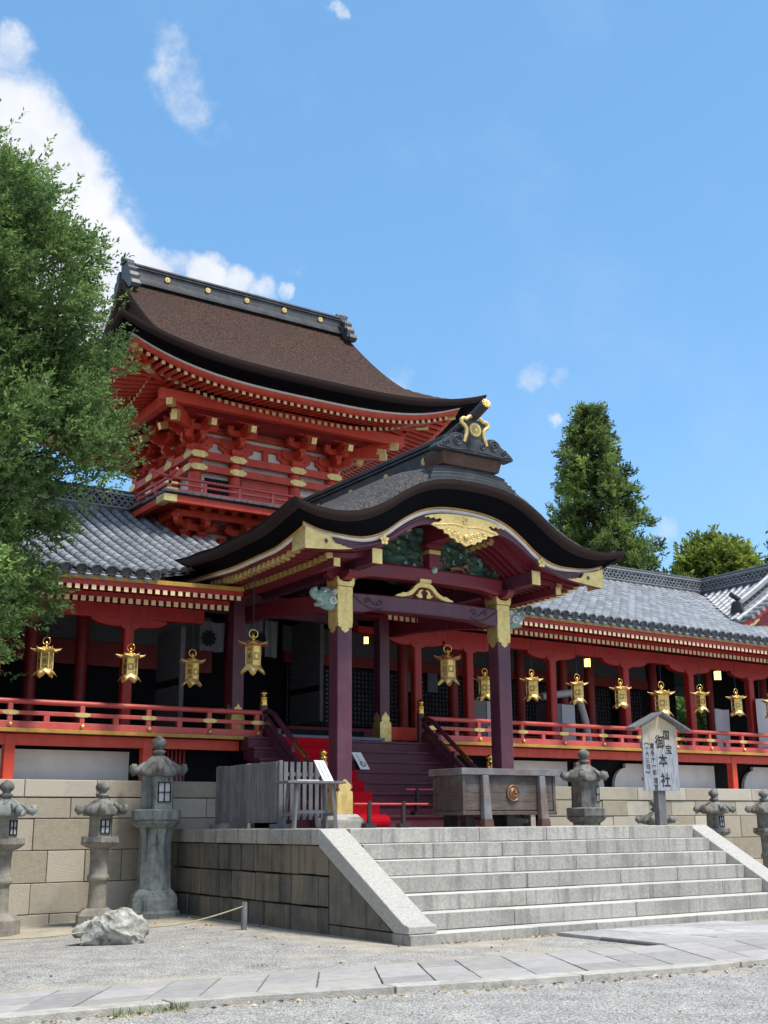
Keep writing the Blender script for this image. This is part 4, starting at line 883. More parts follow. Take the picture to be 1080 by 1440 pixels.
# gilt frog-leg strut with two cranes
def f_frog(m):
    c = XC-.17; y0, y1 = 18.20, 18.30
    out = [(0,6.035),(.10,6.03),(.17,6.0),(.235,5.95),(.29,5.885),(.36,5.835),(.44,5.80),(.52,5.80),(.58,5.765),(.66,5.745),(.68,5.715)]
    inn = [(.52,5.715),(.42,5.735),(.34,5.76),(.27,5.80),(.215,5.86),(.16,5.91),(.09,5.94),(0,5.945)]
    p = [(c+u, z) for u, z in out]+[(c+u, z) for u, z in inn]; m.prism(p, 'y', y0, y1)
    p = [(c-u, z) for u, z in out][::-1]; q = [(c-u, z) for u, z in inn][::-1]; m.prism((p+q[::1])[:len(p)]+[(c-u, z) for u, z in inn[::-1]][::1], 'y', y0+.0005, y1+.0005) if False else m.prism([(c-u, z) for u, z in out]+[(c-u, z) for u, z in inn], 'y', y0+.0005, y1+.0005)
    m.box(c-.13, c+.13, y0-.03, y1+.03, 6.03, 6.10)
    for sg in (-1, 1):
        b = [(.05,5.74),(.11,5.73),(.17,5.76),(.20,5.79),(.155,5.80),(.135,5.85),(.10,5.885),(.055,5.90),(.03,5.88),(.075,5.865),(.085,5.83),(.055,5.79)]
        m.prism([(c+sg*u, z) for u, z in b], 'y', y0+.02, y0+.05)
pp('frog_leg_strut', ['gold'], f_frog)
pp('strut_backing', ['wine'], lambda m: m.prism([(XC-.17+u, z) for u, z in ((-.45,5.715),(.45,5.715),(.25,5.82),(.12,5.93),(-.12,5.93),(-.25,5.82))], 'y', 18.31, 18.34))
# king post, ridge purlin, carved panel
pp('king_post', ['wine', 'gold'], lambda m: (m.box(XK-.13, XK+.13, 18.16, 18.42, 6.33, 6.74, 0), m.box(XK-.14, XK+.14, 18.15, 18.43, 6.62, 6.70, 1), m.box(XK-.2, XK+.2, 18.14, 18.44, 6.74, 6.82, 0)), bevel=.006)
pp('ridge_purlin', ['wine'], lambda m: m.box(XK-.12, XK+.12, 17.4, 21.6, 6.83, 7.10, 0), bevel=.01)
pp('mask_boss', ['tealpale'], lambda m: (m.lathe([(.001,-.05),(.05,-.03),(.07,.03),(.05,.07),(.001,.09)], (XK-.02, 18.16, 6.28), 8, 0)))
def f_carve(m):
    rr = random.Random(12); cols_ = 70; rows = 18
    ph = [(rr.uniform(5,34), rr.uniform(5,40), rr.uniform(0,6), rr.uniform(.4,1)) for _ in range(14)]
    for sg in (-1, 1):
        G = []
        us = np.linspace(.15, 1.72, cols_//2)
        for u in us:
            zt = zs_(u, 18.3)-.05; zb = 6.30
            col = []
            for k in range(rows+1):
                z = lerp(zb, zt, k/rows); h = sum(a*math.sin(f*u*sg+g*z+p) for f, g, p, a in ph)/6; col.append((XK+sg*u, 18.36-.085*max(-.4, h), z))
            G.append(col)
        n0 = len(m.f); m.grid(G, 0, True)
        for i in range(n0, len(m.f)):
            v = m.v[m.f[i][0]]; m.t[i] = .5+.5*math.sin(9*v[0]+4*math.sin(13*v[2])+sg)
        for k in range(70):      # leaves and scrolls in relief
            u = rr.uniform(.2, 1.6); zt = zs_(u, 18.3)-.06
            if zt-6.32 < .04: continue
            z = rr.uniform(6.32, zt); spiral(m, (XK+sg*u, z), rr.uniform(.025, .06), rr.uniform(.5, 1.3), rr.choice((-1, 1)), 18.30-rr.uniform(0, .04), rr.uniform(.008, .014), rr.uniform(0, 6), rr.choice((0, 0, 0, 1, 2)))
cv = pp('carved_panel', ['teal', 'bronze', 'tealpale'], f_carve)
def blob_mesh(name, parts, mat, parent, vox=.02):
    m = MB()
    for (c, s, rz) in parts:
        n = 10; vs = []; fs = []
        for i in range(n+1):
            for j in range(12):
                t = math.pi*i/n; f = 2*math.pi*j/12; p = V(s[0]*math.sin(t)*math.cos(f), s[1]*math.sin(t)*math.sin(f), s[2]*math.cos(t))
                ca, sa = math.cos(rz), math.sin(rz); p = V(p[0]*ca-p[2]*sa, p[1], p[0]*sa+p[2]*ca); vs.append(V(*c)+p)
        for i in range(n):
            for j in range(12): fs.append((i*12+j, (i+1)*12+j, (i+1)*12+(j+1) % 12, i*12+(j+1) % 12))
        m.add(vs, fs, 0, True)
    o = m.build(name, [mat], parent); md = o.modifiers.new('remesh', 'REMESH'); md.mode = 'VOXEL'; md.voxel_size = vox; md.use_smooth_shade = True
    return o
ax = XK+.62; az = 6.43
blob_mesh('carved_beast', [((ax, 18.27, az), (.20,.05,.065), .15), ((ax+.22, 18.25, az+.07), (.075,.05,.06), 0), ((ax+.16, 18.26, az-.07), (.03,.03,.09), .5), ((ax-.14, 18.26, az-.07), (.035,.03,.09), -.4), ((ax-.27, 18.27, az+.05), (.11,.02,.02), -.7), ((ax+.28, 18.25, az-.02), (.08,.025,.025), -.5)], 'bronze', cv, .014)
# painted beast heads at the beam ends
def head(sg, cx):
    P = []
    q = lambda u, z, su, sy, sz, r=0, y=PYC-.02: P.append(((cx+sg*u, y, z), (su, sy, sz), sg*r))
    q(.17, 5.53, .19, .16, .19); q(.10, 5.40, .12, .13, .07); q(.30, 5.60, .13, .13, .10)
    for t in np.linspace(0, 1, 7): q(.34+.13*math.sin(t*2.6), 5.585-.03*math.cos(t*2)+.115*t, .078-.035*t, .085-.03*t, .078-.035*t)     # raised trunk
    q(.31, 5.425, .11, .10, .038, -.25); q(.39, 5.43, .035, .07, .03)                                                              # open lower jaw
    q(.20, 5.71, .10, .12, .045, .2); q(.06, 5.66, .08, .15, .08); q(.27, 5.66, .05, .145, .05); q(.09, 5.52, .06, .19, .11, .3)   # brow, mane, ear
    h = blob_mesh('carved_head', P, 'tealpale', porch, .018)
    m = MB()
    for k in range(4): m.tube([(cx+sg*(.28+.035*k), PYC-.10, 5.53), (cx+sg*(.29+.037*k), PYC-.11, 5.475)], [.014, .004], 6)
    for k in range(4):
        m.tube([(cx+sg*(.05+.03*math.cos(t)+.05*k*.3), PYC-.14, 5.50+.03*math.sin(t)+.05*k) for t in np.linspace(0, 5, 8)], .010, 5)
    spiral(m, (cx+sg*.13, 5.50), .085, 1.7, sg, PYC-.205, .014); spiral(m, (cx+sg*.06, 5.66), .05, 1.4, -sg, PYC-.17, .012); m.lathe([(.001,-.02),(.024,-.008),(.024,.008),(.001,.02)], (cx+sg*.27, PYC-.15, 5.655), 8)
    m.build('tusks_and_curls', ['whitepaint'], h)
head(-1, PXL-.15); head(1, PXR+.15)
# ridge: black beam with gilt roundels, crest ornament on the front
def chrys(m, c, r, y, n=16, mat=0):
    m.prism([(c[0]+r*.97*math.cos(t), c[1]+r*.97*math.sin(t)) for t in np.linspace(0, 2*math.pi, 25)[:-1]], 'y', y, y+.02, mat)
    for k in range(n):
        a = 2*math.pi*k/n; pts = []
        for q in np.linspace(0, 2*math.pi, 9)[:-1]:
            pu, pv = r*(.62+.37*math.cos(q)), r*.165*math.sin(q); pts.append((c[0]+pu*math.cos(a)-pv*math.sin(a), c[1]+pu*math.sin(a)+pv*math.cos(a)))
        m.prism(pts, 'y', y-.018, y+.001, mat)
    m.prism([(c[0]+r*.2*math.cos(t), c[1]+r*.2*math.sin(t)) for t in np.linspace(0, 2*math.pi, 13)[:-1]], 'y', y-.028, y, mat)
def f_ridge(m):
    y0, y1 = 17.35, 24.6
    for (w, za, zb) in ((.34,7.98,8.22),(.27,8.22,8.30),(.22,8.30,8.66),(.27,8.66,8.72),(.31,8.72,8.80)): m.box(XK-w, XK+w, y0, y1, za, zb)
    m.tube([(XK, y0, 8.83), (XK, y1, 8.83)], .13, 14)
ridge = pp('porch_ridge', ['iron'], f_ridge, bevel=.01)
for Y in (18.16, 19.52, 20.9, 22.3):
    def f_r(m):
        chrys(m, (0, 0), .088, 0, 12); m.v = [(XK-.222+yy, Y+x, 8.48+z) for x, yy, z in m.v]
    pp('gilt_roundel', ['gold'], f_r, ridge)
def f_cb(m):
    for k, (w, za, zb, yf) in enumerate(((1.02,7.72,7.86,16.86),(.96,7.86,7.94,16.90),(.90,7.94,8.02,16.95),(.86,8.02,8.09,16.98))):
        n = 10; G = []
        top = [(XK+u, zb-.10*(abs(u)/w)**2*1.0) for u in np.linspace(-w, w, n)]; bot = [(XK+u, za-.10*(abs(u)/w)**2) for u in np.linspace(w, -w, n)]
        m.prism(top+bot, 'y', yf, 17.6)
cb = pp('crest_courses', ['iron'], f_cb, bevel=.012)
pp('crest_block', ['brown'], lambda m: m.hexa([(XK-.66,16.92,8.06),(XK+.66,16.92,8.06),(XK+.66,17.5,8.06),(XK-.66,17.5,8.06),(XK-.72,16.88,8.30),(XK+.72,16.88,8.30),(XK+.72,17.5,8.30),(XK-.72,17.5,8.30)]), bevel=.01)
def f_cloud(m):
    h = [(0,8.58),(.10,8.60),(.18,8.56),(.24,8.60),(.34,8.66),(.46,8.67),(.56,8.62),(.62,8.54),(.70,8.50),(.78,8.46),(.86,8.40),(.92,8.34),(.90,8.30)]
    p = [(XK+u, z) for u, z in h]+[(XK-u, z) for u, z in h[::-1][:-1]]
    m.prism(p, 'y', 16.78, 17.05)
    for sg in (-1, 1):
        spiral(m, (XK+sg*.44, 8.52), .12, 1.8, sg, 16.775, .018, 1); spiral(m, (XK+sg*.70, 8.41), .075, 1.5, sg, 16.775, .016, 1); spiral(m, (XK+sg*.16, 8.48), .075, 1.5, -sg, 16.775, .016, 1)
        m.tube([(XK+sg*u, 16.775, 8.345+.015*math.sin(9*u)) for u in np.linspace(.05, .85, 12)], .012, 6)
crest = pp('crest_clouds', ['iron'], f_cloud, bevel=.01)
def f_plate(m):
    h = [(0,9.0),(.12,8.99),(.18,8.95),(.25,8.96),(.28,8.90),(.24,8.84),(.19,8.80),(.20,8.70),(.25,8.60),(.30,8.52)]
    m.prism([(XK+u, z) for u, z in h]+[(XK-u, z) for u, z in h[::-1][:-1]], 'y', 16.80, 16.95)
pp('crest_plate', ['iron'], f_plate, crest)
def f_horn(m):
    P = [(.27,8.50),(.245,8.58),(.205,8.68),(.20,8.78),(.25,8.84),(.31,8.88),(.325,8.945),(.27,8.985),(.20,8.975),(.14,9.03),(.0,9.065)]
    P = [(XK+u, 16.79, z) for u, z in P]+[(2*XK-(XK+u), 16.79, z) for u, z in P[::-1][1:]]
    Q = []
    for a, b in zip(P[:-1], P[1:]): Q += [a, tuple((V(*a)+V(*b))/2)]
    Q.append(P[-1]); m.tube(Q, .038, 8)
pp('gilt_outline', ['gold'], f_horn, crest)
pp('gilt_crest', ['gold'], lambda m: chrys(m, (XK, 8.79), .145, 16.785), crest)
tube_ = pp('ridge_tile_end', ['iron'], lambda m: m.tube([(XK, 17.6, 8.88), (XK, 17.1, 9.0), (XK, 16.72, 9.10), (XK, 16.42, 9.22)], .098, 14), crest)
def f_te(m):
    chrys(m, (0, 0), .10, 0, 8); d = V(0, -.93, .37); up = V(0, .37, .93); c = V(XK, 16.415, 9.222)
    m.v = [tuple(c-d*yy+V(x,0,0)+up*z) for x, yy, z in m.v]
pp('gilt_roundel', ['gold'], f_te, tube_)
# ================================================================== wooden staircase, carpet
st = thing('wooden_staircase', 'purple wooden staircase with curved handrails and brass capped newels under the porch', 'staircase', (XC, 20, PZ))
for i in range(8):
    z1 = 3.205-.2175*i; y = 21.0-.26*i
    pp('step', ['stairwine'], lambda m: (m.box(XC-2.5, XC+2.08, y, y+.55, z1-.045, z1, 0), m.box(XC-2.46, XC+2.05, y+.03, y+.5, z1-.2175, z1-.046, 0)), st, bevel=.005)
def finial(m, c, s=1.):
    m.lathe([(.075*s,0),(.08*s,.02*s),(.075*s,.05*s),(.075*s,.15*s),(.082*s,.16*s),(.082*s,.175*s),(.05*s,.19*s),(.045*s,.205*s),(.07*s,.225*s),(.078*s,.255*s),(.06*s,.285*s),(.03*s,.305*s),(.012*s,.325*s),(.001,.335*s)], c, 16, 0)
for sg in (-1, 1):
    cx = XC+sg*1.95
    n1 = pp('newel_post', ['purple'], lambda m: m.lathe([(.085,3.0),(.085,3.86)], (cx, 21.4, 0), 16, 0), st); pp('brass_finial', ['brass'], lambda m: finial(m, (cx, 21.4, 3.855)), n1)
    n2 = pp('newel_post', ['purple'], lambda m: m.lathe([(.08,PZ),(.08,2.55)], (cx, 19.02, 0), 16, 0), st); pp('brass_finial', ['brass'], lambda m: finial(m, (cx, 19.02, 2.55), .98), n2)
    pth = [(cx, 21.33, 3.72), (cx, 21.15, 3.73), (cx, 20.95, 3.66), (cx, 20.7, 3.48), (cx, 19.1, 2.33)]
    hr = pp('handrail', ['purple', 'brass'], lambda m: (m.tube(pth, .05, 10, 0), m.tube([(cx, 20.05, 3.02), (cx, 19.65, 2.733)], .053, 10, 1)), st)
    pp('middle_rail', ['purple'], lambda m: m.beam((cx, 21.3, 3.62), (cx, 19.1, 2.06), .075, .10), hr)
    pp('stringer', ['purple'], lambda m: m.beam((cx, 21.3, 3.38), (cx, 19.1, 1.80), .10, .22), hr)
    for t in (.25, .5, .75): pp('baluster', ['purple'], lambda m: m.box(cx-.035, cx+.035, lerp(21.3,19.1,t)-.045, lerp(21.3,19.1,t)+.045, lerp(3.38,1.80,t), lerp(3.72,2.26,t)), hr)
def f_carp(m):
    x0, x1 = XC-1.72, XC-.46; P = [(23.2, 3.235), (21.0, 3.22)]
    for i in range(8):
        z1 = 3.205-.2175*i+.014; y = 21.0-.26*i-.014
        if i: P += [(y+.24, z1)]
        P += [(y+.03, z1+.003), (y-.012, z1-.01), (y-.022, z1-.05), (y+.004, z1-.2)]
    P += [(19.12, PZ+.02)]
    m.grid([[(x, y, z) for y, z in P] for x in np.linspace(x0, x1, 4)], 0, True)
    m.grid([[(x, y+.008, z-.008) for y, z in P] for x in (x0, x1)], 0, True)
    m.prism([(19.18+.07*math.cos(t)*1.3-.06, PZ+.105+.10*math.sin(t)) for t in np.linspace(0, 2*math.pi, 13)[:-1]], 'x', x0, x1)
cp = MB(); f_carp(cp); cp = cp.build('carpet', ['carpet'], org=(XC-1.1, 20, PZ)); tag(cp, 'bright red carpet runner down the purple wooden stairs', 'carpet')
# ================================================================== two storey tower hall behind the porch
XT = XC-.04; TYW = 25.1; TYR = 26.85; THD = 4.40; THW = 5.0; TGH = 3.38
tower = thing('tower_hall', 'vermilion upper hall with steep brown bark roof, gilt beams and balcony rising behind the porch', 'shrine tower', (XT, TYR, 7))
def tp(name, mats, fn, parent=tower, bevel=0):
    mb = MB(); fn(mb); return mb.build(name, mats, parent, bevel=bevel)
def up_(a, hw=THW): return .62*min(1.05, abs(a)/hw)**3.2
def upc(dx, dy):                       # corner lift of the eaves
    return .62*min(1., abs(dx)/THW)**3.2*min(1., abs(dy)/THD)**2+.0
def zf(d):                             # slope height by distance d in from the eave
    t = 1-d/THD; return 15.16-3.50*(.58*(1-(1-t)**1.5)+.42*t)
def troof(dx, dy):
    df = THD-abs(dy)
    if abs(dx) <= TGH: base = zf(df)
    else: base = zf(min(df, THW-abs(dx)))
    lift = .62*(abs(dx)/THW)**3.2*(abs(dy)/THD)**3+.0
    if abs(dx) > TGH: lift = .62*max((abs(dx)/THW)**3.2*(abs(dy)/THD)**3, 0)
    return base+lift
def f_tr(m):
    ys_ = np.concatenate([np.linspace(-THD, -THD+.5, 6), np.linspace(-THD+.7, 0, 22)]); ys_ = np.concatenate([ys_, -ys_[::-1][1:]])
    xm = np.linspace(-TGH, TGH, 50)
    m.grid([[(XT+x, TYR+y, troof(x, y)) for y in ys_] for x in xm], 0, True)
    for sg in (-1, 1):
        xx = [TGH+.0005]+list(np.linspace(TGH+.15, THW, 12))
        m.grid([[(XT+sg*x, TYR+y, troof(sg*x, y)) for y in ys_] for x in xx], 0, True)
        # verge thickness down the gable
        yy = [y for y in ys_ if abs(y) <= THD-(THW-TGH)+.05]
        m.grid([[(XT+sg*TGH, TYR+y, troof(TGH, y)), (XT+sg*(TGH+.02), TYR+y, troof(TGH, y)-.05), (XT+sg*(TGH-.02), TYR+y, troof(TGH, y)-.26), (XT+sg*(TGH-.35), TYR+y, troof(TGH, y)-.36)] for y in yy], 0, True)
        m.prism([(TYR+y, troof(TGH, y)-.34) for y in yy], 'x', XT+sg*(TGH-.40), XT+sg*(TGH-.34), 0)
troof_o = tp('bark_roof', ['bark'], f_tr)
def rect_ring(inset, drop, n=36):
    hw, hd = THW-inset, THD-inset; P = []
    for t in np.linspace(-1, 1, n): P.append((XT+hw*t, TYR-hd, zf(0)+.62*abs(t)**3.2-drop))
    for t in np.linspace(-1, 1, n)[1:]: P.append((XT+hw, TYR+hd*t, zf(0)+.62*abs(t)**3.2-drop))
    for t in np.linspace(1, -1, n)[1:]: P.append((XT+hw*t, TYR+hd, zf(0)+.62*abs(t)**3.2-drop))
    for t in np.linspace(1, -1, n)[1:]: P.append((XT-hw, TYR+hd*t, zf(0)+.62*abs(t)**3.2-drop))
    return P
def tband(name, rings, mat, parent=tower):
    m = MB(); m.grid([rect_ring(*r) for r in rings], 0, True); return m.build(name, [mat], parent)
tband('bark_edge', [(0,0), (.01,.05), (.03,.165), (.13,.175)], 'barkedge', troof_o)
tband('layered_eave', [(.13,.175), (.14,.20), (.32,.27), (.50,.30)], 'black', troof_o)
tband('white_eave_board', [(.50,.298), (.505,.335), (.535,.34)], 'whitepaint', troof_o)
tband('eave_fascia', [(.535,.338), (.545,.46), (.66,.47)], 'red', troof_o)
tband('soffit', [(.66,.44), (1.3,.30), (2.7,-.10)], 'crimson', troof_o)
# rafters in two tiers on all four sides
def tz0(t): return zf(0)+.62*abs(t)**3.2
def f_raf(m, tier):
    ins0, ins1, d0, d1, w = ((.655, 1.42, .50, .36, .075), (1.40, 2.75, .535, .13, .08))[tier]
    for side in range(4):
        half, dep = ((THW, THD) if side % 2 == 0 else (THD, THW))
        lim = half-ins0-.12 if tier == 0 else half-ins0-.02
        for a in np.arange(-lim, lim+.001, .182):
            t = a/(half-ins0); lift = .62*abs(t)**3.2*(.8 if tier else .95)
            e0 = dep-ins0; e1 = max(dep-ins1, 0)
            e1 = max(e1, abs(a)*dep/half-.2) if False else e1
            z0, z1 = zf(0)-d0+lift, zf(0)-d1+lift*(.8 if tier == 0 else .3)
            def P(e, z, du=0): 
                if side == 0: return (XT+a, TYR-e, z)
                if side == 1: return (XT+e, TYR+a, z)
                if side == 2: return (XT+a, TYR+e, z)
                return (XT-e, TYR+a, z)
            if abs(a) > half-ins1: f = (half-ins0-abs(a))/(ins1-ins0); e1 = lerp(e0, e1, max(.12, f)); z1 = lerp(z0, z1, max(.12, f))
            m.beam(P(e0, z0), P(e1, z1), w, w, 0)
            m.beam(P(e0+.012, z0), P(e0+.001, z0), w+.008, w+.008, 1)
tp('flying_rafters', ['red', 'cream'], lambda m: f_raf(m, 0)); tp('base_rafters', ['red', 'cream'], lambda m: f_raf(m, 1))
# corner hip rafters with gilt ends
for sx in (-1, 1):
    for sy in (-1, 1):
        def hp(ins, dz): return (XT+sx*(THW-ins), TYR+sy*(THD-ins), zf(0)+.62-dz)
        hr = tp('hip_rafter', ['red'], lambda m: (m.beam(hp(.62, .50), hp(1.5, .62), .15, .17), m.beam(hp(1.12, .72), hp(2.8, .70), .16, .18)))
        tp('gilt_cap', ['gold'], lambda m: m.beam(hp(.60, .50), hp(.80, .527), .165, .185), hr); tp('gilt_cap', ['gold'], lambda m: m.beam(hp(1.10, .72), hp(1.32, .717), .175, .195), hr)
# rafter purlins and inner soffit
for (h_w, h_d, z0, z1) in ((3.08, 2.86, 10.97, 11.24),):
    tp('eave_purlin', ['red'], lambda m: (m.box(XT-h_w-.3, XT+h_w+.3, TYR-h_d-.09, TYR-h_d+.09, z0, z1), m.box(XT-h_w-.3, XT+h_w+.3, TYR+h_d-.09, TYR+h_d+.09, z0, z1), m.box(XT-h_w-.09, XT-h_w+.09, TYR-h_d+.1, TYR+h_d-.1, z0, z1), m.box(XT+h_w-.09, XT+h_w+.09, TYR-h_d+.1, TYR+h_d-.1, z0, z1)))
    tp('inner_soffit', ['crimson', 'white'], lambda m: m.box(XT-h_w, XT+h_w, TYR-h_d, TYR+h_d, 11.2, 11.26, 0))
# columns, beams, wall panels
CX = [-1.93, -.88, .80, 1.87]; CY = [TYW, 26.25, 27.45, 28.6]
HB = 28.6
tp('core_wall', ['white'], lambda m: m.box(XT-1.86, XT+1.80, TYW+.07, HB-.07, 7.0, 11.1))
cols = [(x, TYW) for x in CX]+[(x, HB) for x in CX]+[(CX[0], y) for y in CY[1:3]]+[(CX[3], y) for y in CY[1:3]]
for (x, y) in cols: tp('column', ['red'], lambda m: m.lathe([(.155, 6.8), (.155, 10.30)], (XT+x, y, 0), 18))
def ringbeam(m, z0, z1, o, ov=.0, mat=0):
    x0, x1 = XT+CX[0]-o, XT+CX[3]+o; y0, y1 = TYW-o, HB+o
    m.box(x0-ov, x1+ov, y0, y0+.12, z0, z1, mat); m.box(x0-ov, x1+ov, y1-.12, y1, z0, z1, mat); m.box(x0, x0+.12, y0+.121, y1-.121, z0, z1, mat); m.box(x1-.12, x1, y0+.121, y1-.121, z0, z1, mat)
for (z0, z1) in ((9.74, 9.92), (10.06, 10.25), (9.1, 9.2), (8.86, 8.95)):
    b = tp('wall_beam', ['red'], lambda m: ringbeam(m, z0, z1, .20), bevel=.006)
    if z1-z0 > .15:
        for x in CX:
            def f_pl(m):
                e = .235; zc = (z0+z1)/2; h = (z1-z0)/2-.012; c = XT+x
                p = [(c-e, zc), (c-e+.03, zc+h*.55), (c-e+.07, zc+h*.6), (c-e+.10, zc+h), (c+e-.10, zc+h), (c+e-.07, zc+h*.6), (c+e-.03, zc+h*.55), (c+e, zc), (c+e-.03, zc-h*.55), (c+e-.07, zc-h*.6), (c+e-.10, zc-h), (c-e+.10, zc-h), (c-e+.07, zc-h*.6), (c-e+.03, zc-h*.55)]
                if x == CX[0]: p = [(max(u, XT+CX[0]-.205), w) for u, w in p]
                if x == CX[3]: p = [(min(u, XT+CX[3]+.205), w) for u, w in p]
                m.prism(p, 'y', TYW-.222, TYW-.201)
            tp('gilt_plate', ['gold'], f_pl, b)
        for sg, x in ((-1, CX[0]), (1, CX[3])):
            for yc in CY:
                def f_ps(m):
                    e = .235; zc = (z0+z1)/2; h = (z1-z0)/2-.012
                    p = [(yc-e, zc), (yc-e+.03, zc+h*.55), (yc-e+.10, zc+h), (yc+e-.10, zc+h), (yc+e-.03, zc+h*.55), (yc+e, zc), (yc+e-.03, zc-h*.55), (yc+e-.10, zc-h), (yc-e+.10, zc-h), (yc-e+.03, zc-h*.55)]
                    p = [(min(max(u, TYW-.218), HB+.218), w) for u, w in p]
                    xx = XT+x+sg*.201; m.prism(p, 'x', min(xx, xx+sg*.02), max(xx, xx+sg*.02))
                tp('gilt_plate', ['gold'], f_ps, b)
# front wall below the beams: panels, slatted window, doors with gilt hinges seen through the balcony rail
tp('door_leaf', ['red'], lambda m: m.box(XT-.70, XT+.62, TYW-.03, TYW+.06, 8.95, 9.72))
tp('door_hinge', ['gold'], lambda m: [m.box(XT+u-.10, XT+u+.10, TYW-.05, TYW-.031, z-.03, z+.03) or m.box(XT+u+.03*s_, XT+u+.03*s_+.05, TYW-.049, TYW-.0305, z-.07, z+.07) for u, s_ in ((-.38,1),(.34,-1)) for z in (9.12, 9.5)])
tp('slat_window', ['navy', 'lattice'], lambda m: ([m.box(XT-1.62+i*.09, XT-1.57+i*.09, TYW-.02, TYW+.06, 9.0, 9.62, 1) for i in range(7)], m.box(XT-1.65, XT-1.0, TYW+.04, TYW+.065, 8.98, 9.66, 0)))
# white wall openings with a scalloped timber outline between the brackets
def arm_profile(half, h):            # boat shaped bracket arm (u, z from its top)
    return [(-half,0),(-half,-h*.45),(-half*.9,-h*.72),(-half*.72,-h*.92),(-half*.5,-h),(half*.5,-h),(half*.72,-h*.92),(half*.9,-h*.72),(half,-h*.45),(half,0)]
def bracket(x, y, nx, ny, zb, steps, scale=1., nose=True, diag=False, side=True):
    """stepped bracket complex: blocks and arms climbing outwards along (nx, ny)"""
    m = MB(); s = scale; tx, ty = -ny, nx; L = math.sqrt(2) if diag else 1
    def B(o, t, z0, z1, w, d=None):
        d = d or w; c = (x+nx*o+tx*t, y+ny*o+ty*t)
        q = [(c[0]+nx*a*d+tx*b*w, c[1]+ny*a*d+ty*b*w) for a, b in ((-1,-1),(1,-1),(1,1),(-1,1))]
        k = .72; qs = [(c[0]+nx*a*d*k+tx*b*w*k, c[1]+ny*a*d*k+ty*b*w*k) for a, b in ((-1,-1),(1,-1),(1,1),(-1,1))]
        zm = z0+(z1-z0)*.45
        m.hexa([(*p, z0) for p in qs]+[(*p, zm) for p in q]); m.hexa([(*p, zm+.0005) for p in q]+[(*p, z1) for p in q])
    def ARM(o0, o1, z, h, w, along):
        n0 = len(m.v); c = (o0+o1)/2; half = (o1-o0)/2; p = [(c+u, z+v) for u, v in arm_profile(half, h)]
        m.prism(p, 'y', -w, w)
        for i in range(n0, len(m.v)):
            u, v, zz = m.v[i]
            m.v[i] = (x+nx*u+tx*v, y+ny*u+ty*v, zz) if along else (x+nx*ARM.o+tx*u, y+ny*ARM.o+ty*u, zz+0) if False else ((x+nx*u+tx*v, y+ny*u+ty*v, zz) if along else (x+nx*(v+ARM.o)+tx*u, y+ny*(v+ARM.o)+ty*u, zz))
    ARM.o = 0
    z = zb; B(0, 0, z, z+.17*s, .17*s); z += .17*s
    st_ = .34*s*L
    for k in range(steps):
        o = st_*(k+1)
        ARM(-.1, o+.10*s, z+.17*s, .17*s, .062*s, True)
        if side and not diag:
            ARM.o = st_*k; ARM(-.42*s, .42*s, z+.17*s, .16*s, .06*s, False)
            for t in (-.34*s, .34*s): B(st_*k, t, z+.17*s, z+.27*s, .085*s)
        B(o, 0, z+.17*s, z+.27*s, .095*s)
        z += .27*s
    if side and not diag:
        ARM.o = st_*steps; ARM(-.46*s, .46*s, z+.15*s, .15*s, .06*s, False)
        for t in (-.36*s, 0, .36*s): B(st_*steps, t, z+.15*s, z+.24*s, .085*s)
    o_ = m.build('bracket', ['red'], tower)
    if nose:
        e = st_*steps+.34*s*L; zz = zb+.17*s+.27*s*1.0
        m2 = MB(); a = (x+nx*.1, y+ny*.1, zz+.34*s); b = (x+nx*e, y+ny*e, zz+.06*s+.0)
        m2.beam(a, b, .13*s, .15*s); m2.build('tail_rafter', ['red'], o_)
        m3 = MB(); d = V(*b)-V(*a); d /= np.linalg.norm(d); m3.beam(V(*b)-d*.20*s, V(*b)+d*.012, .145*s, .165*s); m3.build('gilt_cap', ['gold'], o_)
    return o_
ZB = 10.26
for x in CX: bracket(XT+x, TYW-.02, 0, -1, ZB, 2, .95)
for x in CX: bracket(XT+x, HB+.02, 0, 1, ZB, 2, .95, nose=False)
for y in CY: bracket(XT+CX[0]+.02, y, -1, 0, ZB, 2, .95)
for y in CY: bracket(XT+CX[3]-.02, y, 1, 0, ZB, 2, .95)
for sx, cx in ((-1, CX[0]), (1, CX[3])):
    r2 = math.sqrt(.5); bracket(XT+cx, TYW, sx*r2, -r2, ZB, 2, 1.0, diag=True)
    for k, (e, zz) in enumerate(((1.75, 10.92), (1.45, 10.66))):
        c_ = tp('corner_nose', ['red'], lambda m: m.beam((XT+cx+sx*.2, TYW-.2, zz+.1), (XT+cx+sx*e*.72, TYW-e*.72, zz), .14, .15)); tp('gilt_cap', ['gold'], lambda m: m.beam((XT+cx+sx*e*.64, TYW-e*.64, zz+.008), (XT+cx+sx*e*.725, TYW-e*.725, zz-.001), .155, .165), c_)
